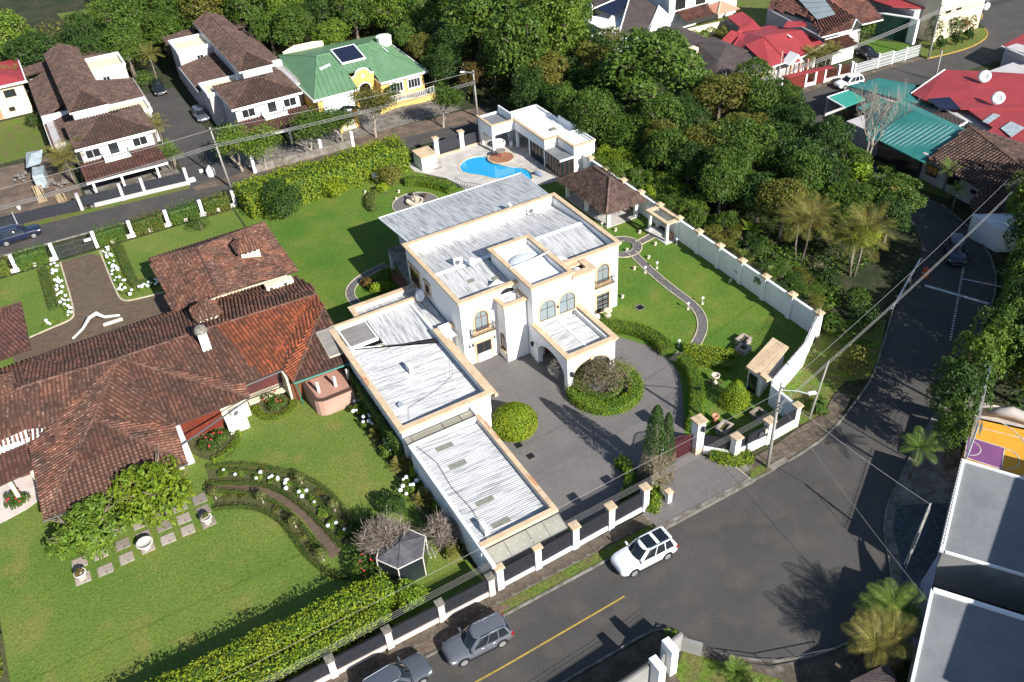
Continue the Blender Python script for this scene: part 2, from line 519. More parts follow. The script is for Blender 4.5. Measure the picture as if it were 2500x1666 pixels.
def leaf_quads(P,N,size,aspect=.5,tilt=.6,droop=.0):
    n=len(P)
    N=norm(N+rng.normal(0,tilt,(n,3)))
    T=norm(np.cross(N,rng.normal(0,1,(n,3))))
    T[:,2]-=droop;T=norm(T)
    B=norm(np.cross(N,T))
    L=(size*rng.uniform(.6,1.3,n))[:,None]
    Wd=L*aspect
    V=np.empty((n,4,3))
    V[:,0]=P-T*L*.5;V[:,1]=P+B*Wd*.5;V[:,2]=P+T*L*.5;V[:,3]=P-B*Wd*.5
    return V.reshape(-1,3)

def sphere_pts(n):
    return norm(rng.normal(0,1,(n,3)))

def crown_pts(rx,ry,rz,lobes,n,rl=(.32,.5),core=.1,seed=None):
    """points and outward normals on a cluster of leaf clumps filling an ellipsoid"""
    c=sphere_pts(lobes)*rng.uniform(.45,.8,(lobes,1))
    c[:,2]=np.where(c[:,2]<-.35,c[:,2]*.4,c[:,2])
    rad=rng.uniform(rl[0],rl[1],lobes)
    wgt=rad**2;wgt=wgt/wgt.sum()
    idx=rng.choice(lobes,n,p=wgt)
    d=sphere_pts(n)
    d[:,2]=np.where(d[:,2]<-.5,-d[:,2],d[:,2])
    p=c[idx]+d*(rad[idx]*rng.uniform(.72,1.06,n))[:,None]
    # drop leaves buried deep in other clumps
    dist=np.linalg.norm(p[:,None,:]-c[None,:,:],axis=2)/rad[None,:]
    dist[np.arange(n),idx]=9
    keep=(dist.min(axis=1)>.7)|(rng.random(n)<core)
    p,d=p[keep],d[keep]
    return p*np.array([rx,ry,rz]),norm(d*.7+norm(p)*.5+np.array([0,0,.35]))

def limb(mb,a,b,r0,r1,n=5,wob=.08):
    a,b=Vector(a),Vector(b)
    L=(b-a).length
    pts=[a.lerp(b,t)+Vector((random.uniform(-1,1),random.uniform(-1,1),0))*(wob*L*(0<t<1))for t in(0,.33,.66,1)]
    mb.tube(pts,[r0+(r1-r0)*t for t in(0,.33,.66,1)],n,caps=False)
    return pts

def trunk_mesh(h,r,crown_r,m='bark',limbs=5,base=.45):
    mb=MB()
    mb.tube([(0,0,-.2),(r*.3,0,h*.2),(-r*.4,r*.3,h*base)],[r*1.35,r,r*.8],7,caps=False)
    top=Vector((-r*.4,r*.3,h*base))
    for i in range(limbs):
        a=2*math.pi*(i+random.random()*.6)/limbs
        q=Vector((math.cos(a)*crown_r*.6,math.sin(a)*crown_r*.6,h*random.uniform(.68,.88)))
        pts=limb(mb,top,q,r*.55,r*.15)
        for j in range(2):
            b=a+random.uniform(-.8,.8)
            limb(mb,pts[2],pts[2]+Vector((math.cos(b),math.sin(b),.6))*crown_r*.4,r*.22,r*.06,4)
    o=obj('trunk',mb,m,fix=False)
    me=o.data
    bpy.data.objects.remove(o)
    return me

TREES={}
def tree_proto(key,rx,h,rz,lobes,n,size,aspect=.5,leaf='leafMid',bark='bark',rl=(.32,.5),tilt=.6,droop=0,base=.45,core=.1):
    """one tree shape: crown radius rx, full height h, crown half height rz"""
    p,nn=crown_pts(rx,rx,rz,lobes,n,rl,core)
    p[:,2]+=h-rz*1.05
    me=quads_mesh('crown',leaf_quads(p,nn,size,aspect,tilt,droop),leaf)
    TREES[key]=(me,trunk_mesh(h,max(.12,rx*.07),rx,bark,base=base),rx,h)

def plant_tree(key,name,label,cat,x,y,r,h,leaf=None,group=None,rz=None,z=0):
    me,tr,r0,h0=TREES[key]
    t=thing(name,label,cat,(x,y,z),group,random.uniform(0,6.28)if rz is None else rz)
    t.scale=(r/r0,r/r0,h/h0)
    linked('crown',me,(0,0,0),t,m=leaf)
    linked('trunk',tr,(0,0,0),t)
    return t

def bush(name,label,x,y,r,h,leaf,size=.2,n=None,lobes=9,group=None,ry=None,z=0,cat='shrub',rl=(.4,.62),aspect=.5,stems=True):
    """low shrub: leafy crown down to the ground and a few stems"""
    t=thing(name,label,cat,(x,y,z),group)
    ry=ry or r
    n=n or int(min(9000,max(300,14*(r*ry+r*h)/(size*size*.9))))
    p,nn=crown_pts(r*.82,ry*.82,h*.5,lobes,n,rl)
    p[:,2]=np.maximum(p[:,2]+h*.5,.03)
    me=quads_mesh('foliage',leaf_quads(p,nn,size,aspect),leaf)
    linked('foliage',me,(0,0,0),t)
    if stems:
        mb=MB()
        for i in range(4):
            a=random.uniform(0,6.28)
            mb.tube([(0,0,-.1),(math.cos(a)*r*.25,math.sin(a)*r*.25,h*.4),(math.cos(a)*r*.5,math.sin(a)*r*.5,h*.75)],[.05,.035,.015],4,caps=False)
        obj('stem',mb,'bark',t,local=True,fix=False)
    return t

def hedge(name,label,path,wd,h,leaf,size=.11,dens=70,wob=.05,group=None,closed=False,z=0,round_=.25,cat='hedge',lump=0.0,aspect=.55,coremat='ivy'):
    """clipped hedge along a path: leafy skin over a solid twiggy core"""
    P=[Vector((p[0],p[1],0))for p in path]
    if closed:
        P.append(P[0])
    prof=[(-wd/2,0),(-wd/2*1.0,h*.5),(-wd/2*.98,h*(1-round_*.5)),(-wd/2*.8,h*.985),(0,h),(wd/2*.8,h*.985),(wd/2*.98,h*(1-round_*.5)),(wd/2,h*.5),(wd/2,0)]
    rows=[]
    for i,p in enumerate(P):
        d=(P[min(i+1,len(P)-1)]-P[max(i-1,0)])
        if closed and i in(0,len(P)-1):
            d=P[1]-P[-2]
        d.normalize()
        n=Vector((d.y,-d.x,0))
        rows.append([p+n*a+Vector((0,0,b+z))for a,b in prof])
    c=P[0].copy()
    root=thing(name,label,cat,(c.x,c.y,z),group)
    m=len(prof)
    V=np.array([[tuple(q)for q in r]for r in rows])
    A,B,C,D=V[:-1,:-1].reshape(-1,3),V[1:,:-1].reshape(-1,3),V[1:,1:].reshape(-1,3),V[:-1,1:].reshape(-1,3)
    if not closed: # end caps
        for row in(V[0],V[-1]):
            mid=np.array([(row[0]+row[-1])/2+np.array([0,0,h*.5])]*(m-1))
            A=np.vstack([A,row[:-1]]);B=np.vstack([B,row[1:]]);C=np.vstack([C,mid]);D=np.vstack([D,mid])
    ar=np.linalg.norm(np.cross(C-A,D-B),axis=1)*.5
    n=int(ar.sum()*dens)
    idx=rng.choice(len(ar),n,p=ar/ar.sum())
    u,v=rng.random((n,1)),rng.random((n,1))
    p=(A[idx]*(1-u)+B[idx]*u)*(1-v)+(D[idx]*(1-u)+C[idx]*u)*v
    nn=np.cross(B[idx]-A[idx]+(C[idx]-D[idx]),D[idx]-A[idx]+(C[idx]-B[idx]));nn=norm(nn)
    mid=V.mean(axis=(0,1));
    cen=(V[:,0]+V[:,-1])/2;cen[:,2]+=h*.4
    near=cen[np.argmin(((p[:,None,:2]-cen[None,:,:2])**2).sum(2),axis=1)]
    flip=((p-near)*nn).sum(1)<0
    nn[flip]*=-1
    p=p+nn*rng.normal(0,wob,(n,1))
    if lump:
        f=(np.sin(p[:,0:1]*1.9+p[:,2:3]*1.3)+np.sin(p[:,1:2]*2.3+1.7)+np.sin((p[:,0:1]+p[:,1:2]+p[:,2:3])*.9+.6)+.8*np.sin(p[:,0:1]*4.3+p[:,1:2]*3.7))/3
        p=p+nn*f*lump
    p[:,2]=np.maximum(p[:,2],z+.03)
    p-=np.array([c.x,c.y,z])
    me=quads_mesh('foliage',leaf_quads(p,nn,size,aspect,.55),leaf)
    linked('foliage',me,(0,0,0),root)
    mb=MB()
    k=max(.5,1-(.12+lump*1.2)/(wd/2));kh=1-(.1+lump*.7)/h
    vs=[]
    for i,r in enumerate(rows):
        ctr=(r[0]+r[-1])/2
        for q in r:
            vs.append(ctr+Vector(((q.x-ctr.x)*k,(q.y-ctr.y)*k,(q.z-z)*kh)))
    fs=[]
    for i in range(len(rows)-1):
        fs+=[(i*m+j,(i+1)*m+j,(i+1)*m+j+1,i*m+j+1)for j in range(m-1)]
    fs+=[tuple(range(m)),tuple(range((len(rows)-1)*m,len(rows)*m))]
    mb.add(vs,fs)
    obj('twigs',mb,M[coremat]if isinstance(coremat,str)else coremat,root)
    return root

# ---- palms: every frond is a part
def frond_mesh(L,wdt,nl,arch,m,leafw=.07):
    V=[]
    prev=None
    pts=[]
    for i in range(nl+1):
        t=i/nl
        pts.append(np.array([L*(t-.12*t*t*arch),0,L*(.42*t-arch*.62*t*t)]))
    for i in range(1,nl):
        t=i/nl
        p=pts[i];d=pts[i+1]-pts[i-1];d=d/np.linalg.norm(d)
        ll=wdt*math.sin(math.pi*min(1,.12+t*.86))**.7
        for s in(-1,1):
            side=np.array([0,s,0.])
            tip=p+side*ll*.85+d*ll*.55+np.array([0,0,-.25*ll])
            wv=d*leafw
            V+=[p-wv,p+side*ll*.4+d*ll*.3-wv*1.1,tip,p+side*ll*.4+d*ll*.3+wv*1.1]
    for i in range(nl): # midrib
        r=.03*(1-i/nl)+.008
        V+=[pts[i]+[0,-r,0],pts[i]+[0,r,0],pts[i+1]+[0,r,0],pts[i+1]+[0,-r,0]]
    return quads_mesh('frond',np.array(V),m)

FR={}
def palm(name,label,x,y,h,L,nf=14,m='palm',trunks=1,spread=.0,group=None,lean=(0,0),tr=.11,arch=1.0,cat='palm tree'):
    key=(round(L,1),round(arch,1))
    if key not in FR:
        FR[key]=frond_mesh(L,L*.30,28,arch,m,leafw=.010+.004*L)
    t=thing(name,label,cat,(x,y,0),group)
    for k in range(trunks):
        a0=random.uniform(0,6.28)
        bx,by=(math.cos(a0)*spread*.35,math.sin(a0)*spread*.35)if trunks>1 else(0,0)
        tx,ty=bx*2.6+lean[0],by*2.6+lean[1]
        hk=h*(random.uniform(.7,1.05)if trunks>1 else 1)
        mb=MB().tube([(bx,by,-.1),(bx*1.5+tx*.2,by*1.5+ty*.2,hk*.4),(tx*.8,ty*.8,hk*.8),(tx,ty,hk)],[tr*1.3,tr,tr*.85,tr*.8],8)
        obj('trunk',mb,'palmtrunk',t,local=True,smooth_=True,fix=False)
        for i in range(nf):
            az=2*math.pi*i/nf*2.4+random.uniform(-.2,.2)
            el=R(62-78*(i/nf))+random.uniform(-.1,.1)
            s=random.uniform(.8,1.08)
            linked('frond',FR[key],(tx,ty,hk-.05),t,(0,-el,az),(s,s,s),m)
    return t

def twig_bush(name,label,x,y,r,h,n=150,m='twig',cat='shrub',leaf=None,nleaf=0,lsize=.14,z0=0):
    """leafless shrub: arching stems that fork into fine twigs"""
    t=thing(name,label,cat,(x,y,0))
    mb=MB();tips=[]
    for i in range(n):
        a=random.uniform(0,6.28);e=random.uniform(.1,1)
        q=Vector((math.cos(a)*r*e,math.sin(a)*r*e,z0+(h-z0)*(.35+.65*math.sqrt(max(0,1-e*e)))*random.uniform(.7,1.05)))
        b=Vector((math.cos(a)*r*e*.25,math.sin(a)*r*e*.25,max(.3,q.z*.55)))
        mb.tube([(0,0,0),b,q],[.05,.03,.012],3,caps=False)
        for j in range(5):
            s=b.lerp(q,random.uniform(.2,.9))
            e2=s+Vector((random.uniform(-1,1),random.uniform(-1,1),random.uniform(.0,.9)))*r*.3
            mb.tube([s,s.lerp(e2,.5)+Vector((0,0,.05)),e2],[.02,.014,.008],3,caps=False)
            tips.append(e2)
    obj('branches',mb,m,t,local=True,fix=False)
    if nleaf:
        tp=np.array([tuple(q)for q in tips]);p=tp[rng.integers(0,len(tp),nleaf)]+rng.normal(0,.15,(nleaf,3))
        linked('crown',quads_mesh('crown',leaf_quads(p,np.tile([[0,0,1.]],(nleaf,1)),lsize,.35,.7),leaf),(0,0,0),t)
    return t

def bare_tree(name,label,x,y,h,r,m='twig',depth=4,r0=.12,cat='tree',group=None,nfirst=4,upw=.8,leaf=None,nleaf=0,lsize=.15,lz=.55):
    """leafless or thin-leaved tree: recursive limbs"""
    t=thing(name,label,cat,(x,y,0),group)
    mb=MB();tips=[]
    def rec(p,d,L,rad,k):
        q=p+d*L
        mid=p.lerp(q,.5)+Vector((random.uniform(-1,1),random.uniform(-1,1),random.uniform(-.5,.5)))*L*.09
        mb.tube([p,mid,q],[rad,rad*.82,rad*.62],5 if k>1 else 3,caps=False)
        tips.append(q)
        if k==0:
            return
        for i in range(3 if k<depth else nfirst):
            a=random.uniform(0,6.28)
            e=Vector((math.cos(a)*r,math.sin(a)*r,h*.35*upw)).normalized()
            dd=(d*.75+e*.7).normalized()
            rec(q if i else mid,dd,L*random.uniform(.58,.82),rad*.6,k-1)
    for i in range(1):
        rec(Vector((0,0,-.1)),Vector((random.uniform(-.1,.1),random.uniform(-.1,.1),1)),h*.3,r0,depth)
    obj('branches',mb,m,t,local=True,fix=False)
    if nleaf and leaf:
        tp=np.array([tuple(q)for q in tips if q.z>h*lz])
        if len(tp):
            idx=rng.integers(0,len(tp),nleaf)
            p=tp[idx]+rng.normal(0,r*.13,(nleaf,3))*np.array([1,1,.55])
            linked('crown',quads_mesh('crown',leaf_quads(p,np.tile([[0,0,1.]],(nleaf,1)),lsize,.45,.7),leaf),(0,0,0),t)
    return t

# ------------------------------------------------------------------ building helpers
def inpoly(px,py,poly):
    c=False
    j=len(poly)-1
    for i in range(len(poly)):
        xi,yi=poly[i];xj,yj=poly[j]
        if(yi>py)!=(yj>py)and px<(xj-xi)*(py-yi)/(yj-yi)+xi:
            c=not c
        j=i
    return c

def plane_axes(poly):
    p=[Vector(q)for q in poly]
    n=Vector((0,0,0))
    for i in range(len(p)):
        n+=(p[i]-p[0]).cross(p[(i+1)%len(p)]-p[0])
    n.normalize()
    if n.z<0:
        n=-n
    e=Vector((0,0,1)).cross(n)
    e=e.normalized()if e.length>1e-4 else Vector((1,0,0))
    s=n.cross(e)
    if s.z<0:
        s=-s;e=-e
    return p,n,e,s

def tile_spots(poly,pe,ps):
    p,n,e,s=plane_axes(poly)
    o=p[0]
    q=[((v-o).dot(e),(v-o).dot(s))for v in p]
    a0,a1=min(v[0]for v in q),max(v[0]for v in q)
    b0,b1=min(v[1]for v in q),max(v[1]for v in q)
    out=[]
    i=0
    while a0+i*pe<a1:
        j=0
        while b0+j*ps<b1:
            a,b=a0+(i+.5)*pe,b0+(j+.5)*ps
            if inpoly(a,b,q):
                w_=o+e*(a+random.uniform(-.012,.012))+s*(b-ps*.5+random.uniform(-.015,.015))+n*.02
                out.append((w_,e,s,n))
            j+=1
        i+=1
    return out

def tile_template(pe,ps):
    vs=[]
    for y,r,lift in((0,pe*.40,.05),(ps*1.12,pe*.34,.0)):
        vs+=[(r*math.cos(a),y,r*.85*math.sin(a)+lift)for a in(0,math.pi/4,math.pi/2,3*math.pi/4,math.pi)]
    fs=[(i,i+1,i+6,i+5)for i in range(4)]
    return vs,fs

def tiled_roof(parent,planes,pe=.36,ps=.36,m='tile',single=0,ridges=(),rr=.13,name='roof',under='pan',th=.1):
    """planes: polygons (or (polygon, material)); clay barrel tiles as geometry on an underlay, capped ridges"""
    mb=MB()
    spots={}
    flat=[]
    for pl in planes:
        poly,mm=pl if isinstance(pl[1],str)else(pl,m)
        P_,n_,_,_=plane_axes(poly)
        if max(abs((v-P_[0]).dot(n_))for v in P_)>.06:
            flat+=[([poly[0],poly[i],poly[i+1]],mm)for i in range(1,len(poly)-1)]
        else:
            flat.append((poly,mm))
    for poly,mm in flat:
        mb.poly(poly)
        mb.poly([(x,y,z-th)for x,y,z in reversed(poly)])
        for i in range(len(poly)):
            a,b=poly[i],poly[(i+1)%len(poly)]
            mb.poly([a,b,(b[0],b[1],b[2]-th),(a[0],a[1],a[2]-th)])
        spots.setdefault(mm,[]).extend(tile_spots(poly,pe,ps))
    roof=obj(name,mb,under,parent,fix=False)
    vs,fs=tile_template(pe,ps)
    off=wpos(parent)
    near=sorted(((w_[0]-CAM).length,i,mm)for mm in spots for i,w_ in enumerate(spots[mm]))[:single]
    pick={(i,mm)for _,i,mm in near}
    tm={}
    for mm,sp in spots.items():
        if pick and mm not in tm:
            me=bpy.data.meshes.new('roof_tile');me.from_pydata(vs,[],fs);me.materials.append(M[mm]);tm[mm]=me
        T=np.array(vs)
        rest=[]
        for i,(w_,e,s,n)in enumerate(sp):
            if(i,mm)in pick:
                o=bpy.data.objects.new('roof_tile',tm[mm]);COL.objects.link(o);o.parent=roof
                q=w_-off
                o.matrix_local=Matrix(((e.x,s.x,n.x,q.x),(e.y,s.y,n.y,q.y),(e.z,s.z,n.z,q.z),(0,0,0,1)))
            else:
                rest.append(np.array(w_-off)+T[:,0:1]*np.array(e)+T[:,1:2]*np.array(s)+T[:,2:3]*np.array(n))
        if rest:
            V=np.concatenate(rest).reshape(-1,10,3)
            Q=V[:,np.array(fs)].reshape(-1,3)
            # keep shared vertices inside one tile so each tile is one island
            me=bpy.data.meshes.new('roof_tiles')
            nT=len(V)
            F=(np.arange(nT)[:,None,None]*10+np.array(fs)[None]).reshape(-1)
            me.vertices.add(nT*10);me.vertices.foreach_set('co',V.astype(np.float32).ravel())
            me.loops.add(len(F));me.loops.foreach_set('vertex_index',F.astype(np.int32))
            me.polygons.add(len(F)//4);me.polygons.foreach_set('loop_start',np.arange(0,len(F),4,dtype=np.int32))
            me.update();me.materials.append(M[mm])
            o=bpy.data.objects.new('roof_tiles',me);COL.objects.link(o);o.parent=roof;o['kind']='stuff'
    if ridges:
        rb=MB()
        for a,b in ridges:
            a,b=Vector(a),Vector(b)
            k=max(1,int((b-a).length/.45))
            for i in range(k):
                p0,p1=a.lerp(b,i/k),a.lerp(b,(i+1.12)/k)
                rb.tube([p0+Vector((0,0,.07)),p1+Vector((0,0,.04))],[rr,rr*.82],6)
        obj('ridge_cap',rb,'ridge',roof,fix=False)
    return roof

def hip_planes(x0,x1,y0,y1,ze,zr,axis='x',hip0=True,hip1=True,inset=None):
    """four planes + ridge lines of a hip (or gable) roof"""
    if axis=='x':
        ym=(y0+y1)/2;d=inset if inset is not None else(y1-y0)/2
        a=(x0+(d if hip0 else 0),ym,zr);b=(x1-(d if hip1 else 0),ym,zr)
        A,B,C,D=(x0,y0,ze),(x1,y0,ze),(x1,y1,ze),(x0,y1,ze)
        pl=[[A,B,b,a],[C,D,a,b]]
        if hip0:pl.append([D,A,a])
        if hip1:pl.append([B,C,b])
        rd=[(a,b)]+([(A,a),(D,a)]if hip0 else[])+([(B,b),(C,b)]if hip1 else[])
    else:
        xm=(x0+x1)/2;d=inset if inset is not None else(x1-x0)/2
        a=(xm,y0+(d if hip0 else 0),zr);b=(xm,y1-(d if hip1 else 0),zr)
        A,B,C,D=(x0,y0,ze),(x1,y0,ze),(x1,y1,ze),(x0,y1,ze)
        pl=[[B,C,b,a],[D,A,a,b]]
        if hip0:pl.append([A,B,a])
        if hip1:pl.append([C,D,b])
        rd=[(a,b)]+([(A,a),(B,a)]if hip0 else[])+([(C,b),(D,b)]if hip1 else[])
    return pl,rd

def corr(mb,a,b,c,d,pitch=.24,amp=.035,k=0):
    """corrugated sheet: a-b along the eave, ribs run a->d"""
    a,b,c,d=map(Vector,(a,b,c,d))
    n=max(2,int((b-a).length/pitch))*2
    vs=[]
    for i in range(n+1):
        t=i/n;z=Vector((0,0,amp if i%2 else 0))
        vs+=[a.lerp(b,t)+z,d.lerp(c,t)+z]
    mb.add(vs,[(2*i,2*i+2,2*i+3,2*i+1)for i in range(n)],k)
    return mb

DIRS={'S':((1,0,0),(0,-1,0)),'N':((-1,0,0),(0,1,0)),'W':((0,-1,0),(-1,0,0)),'E':((0,1,0),(1,0,0))}
def opening(w,h,arch,n=10):
    if not arch:
        return[(-w/2,0),(w/2,0),(w/2,h),(-w/2,h)]
    r=w/2
    return[(-w/2,0),(w/2,0)]+[(r*math.cos(R(180*i/n)),h-r*arch+r*arch*math.sin(R(180*i/n)))for i in range(n+1)]

def window(parent,c,w,h,face='S',arch=0,trim=None,frame='greyframe',pane='glass',nv=1,nh=1,sill=None,tw=.16,name='window',head=None,fw=.06):
    """window standing proud of the wall: surround, frame with glazing bars, glass (sub-part)"""
    ex,n=(Vector(q)for q in DIRS[face])
    c=Vector(c);up_=Vector((0,0,1))
    mb=MB();mats=[frame]
    ol=opening(w,h,arch)
    m=len(ol)
    def frame_loop(o0,o1,depth,k):
        vs=[c+ex*a+up_*b+n*.005 for a,b in o0]+[c+ex*a+up_*b+n*depth for a,b in o0]+[c+ex*a+up_*b+n*depth for a,b in o1]+[c+ex*a+up_*b+n*.005 for a,b in o1]
        fs=[]
        for i in range(m):
            j=(i+1)%m
            fs+=[(q*m+i,q*m+j,((q+1)%4)*m+j,((q+1)%4)*m+i)for q in range(4)]
        mb.add(vs,fs,k)
    def off(pts,d):
        cx,cy=0,h*.5
        out=[]
        for i in range(m):
            p0,p1,p2=Vector(pts[i-1]),Vector(pts[i]),Vector(pts[(i+1)%m])
            d0=(p1-p0);d1=(p2-p1)
            d0=d0.normalized()if d0.length>1e-6 else d1.normalized()
            d1=d1.normalized()if d1.length>1e-6 else d0
            nn=Vector((d0.y,-d0.x))+Vector((d1.y,-d1.x))
            nn=nn/max(.3,1+Vector((d0.y,-d0.x)).dot(Vector((d1.y,-d1.x))))
            out.append((p1.x+nn.x*d,p1.y+nn.y*d))
        return out
    if trim:
        mats.append(trim)
        frame_loop(off(ol,tw),off(ol,.002),.10,1)
    frame_loop(ol,off(ol,-fw),.07,0)
    def b3(a0,a1,b0,b1,d):
        p=[c+ex*a0+up_*b0,c+ex*a1+up_*b0,c+ex*a1+up_*b1,c+ex*a0+up_*b1]
        mb.add([q+n*.02 for q in p]+[q+n*d for q in p],[(0,1,2,3),(4,5,6,7),(0,1,5,4),(1,2,6,5),(2,3,7,6),(3,0,4,7)],0)
    for i in range(1,nv+1):
        a=-w/2+w*i/(nv+1)
        b3(a-.025,a+.025,fw,h-fw-(.02 if arch else 0),.06)
    for i in range(1,nh+1):
        b=(h-w/2*arch)*i/nh if arch else h*i/(nh+1)
        b3(-w/2+fw,w/2-fw,b-.03,b+.03,.055)
    if sill:
        k=len(mats);mats.append(sill)
        p=[c+ex*(-w/2-.15)+up_*-.14,c+ex*(w/2+.15)+up_*-.14,c+ex*(w/2+.15),c+ex*(-w/2-.15)]
        mb.add([*p,*[q+n*.18 for q in p]],[(0,1,2,3),(4,5,6,7),(0,1,5,4),(1,2,6,5),(2,3,7,6),(3,0,4,7)],k)
    if head:
        k=len(mats);mats.append(head)
        p=[c+ex*(-w/2-.3)+up_*(h+.02),c+ex*(w/2+.3)+up_*(h+.02),c+ex*(w/2+.3)+up_*(h+.2),c+ex*(-w/2-.3)+up_*(h+.2)]
        mb.add([*p,*[q+n*.2 for q in p]],[(0,1,2,3),(4,5,6,7),(0,1,5,4),(1,2,6,5),(2,3,7,6),(3,0,4,7)],k)
    o=obj(name,mb,mats,parent)
    obj('pane',MB().poly([c+ex*a+up_*b+n*.025 for a,b in off(ol,-fw*.5)]),pane,o)
    return o

def railing(mb,a,b,z0,z1,step=.13,r=.014,rails=True,k=0,spike=0):
    a,b=Vector(a),Vector(b)
    L=(b-a).length;n=max(1,int(L/step))
    d=(b-a).normalized();s=Vector((-d.y,d.x,0))*r
    for i in range(n+1):
        p=a.lerp(b,i/n)
        q=[p-d*r-s,p+d*r-s,p+d*r+s,p-d*r+s]
        zt=z1+spike
        mb.add([(v.x,v.y,z0)for v in q]+[(v.x,v.y,zt)for v in q],[(0,1,5,4),(1,2,6,5),(2,3,7,6),(3,0,4,7),(4,5,6,7)],k)
    if rails:
        for z in(z0+.05,z1-.05):
            mb.bar((a.x,a.y,z),(b.x,b.y,z),.04,.04,k)
    return mb

def ac_unit(name,label,x,y,z,face=0.0,w=.9,d=.38,h=.72,cat='air conditioner',group=None):
    t=thing(name,label,cat,(x,y,z),group,face)
    mb=MB().box(-w/2,w/2,-d/2,d/2,.08,h)
    mb.box(-w/2+.05,-w/2+.15,-d/2,d/2,0,.08);mb.box(w/2-.15,w/2-.05,-d/2,d/2,0,.08)
    obj('casing',mb,'acwhite',t,local=True)
    g=MB()
    g.lathe([(.0,-d/2-.012),(.27,-d/2-.012),(.27,-d/2+.03)],(0,0,0),18)
    g.v=[(x_-.1,z_,y_+h*.54)for x_,y_,z_ in g.v]
    obj('fan_grille',g,'grille',t,local=True)
    g=MB()
    for i in range(6):
        g.box(w/2-.005,w/2+.012,-d/2+.05,d/2-.05,.16+i*.085,.19+i*.085)
    obj('side_louvre',g,'grille',t,local=True)
    return t

def dish(name,label,x,y,z,r,az,el=40,cat='satellite dish',hgt=.9):
    t=thing(name,label,cat,(x,y,z))
    obj('mast',MB().tube([(0,0,0),(0,0,hgt)],.035,8),'galv',t,local=True)
    m_=MB()
    m_.lathe([(0.02,.0),(r*.5,r*.07),(r,r*.26),(r*1.0,r*.29),(r*.5,r*.1),(.02,.03)],(0,0,0),20)
    rot=Matrix.Rotation(az,3,'Z')@Matrix.Rotation(R(90-el),3,'Y')
    m_.v=[tuple(rot@Vector(v)+Vector((0,0,hgt)))for v in m_.v]
    obj('reflector',m_,'acwhite',t,local=True,smooth_=True)
    d_=rot@Vector((0,0,1))
    a_=MB().tube([rot@Vector((r*.9,0,r*.2))+Vector((0,0,hgt)),d_*r*1.05+Vector((0,0,hgt))],.018,5)
    a_.box(*sum(([c_-.06,c_+.06]for c_ in(d_*r*1.05+Vector((0,0,hgt)))),[]))
    obj('feed_arm',a_,'galv',t,local=True)
    return t

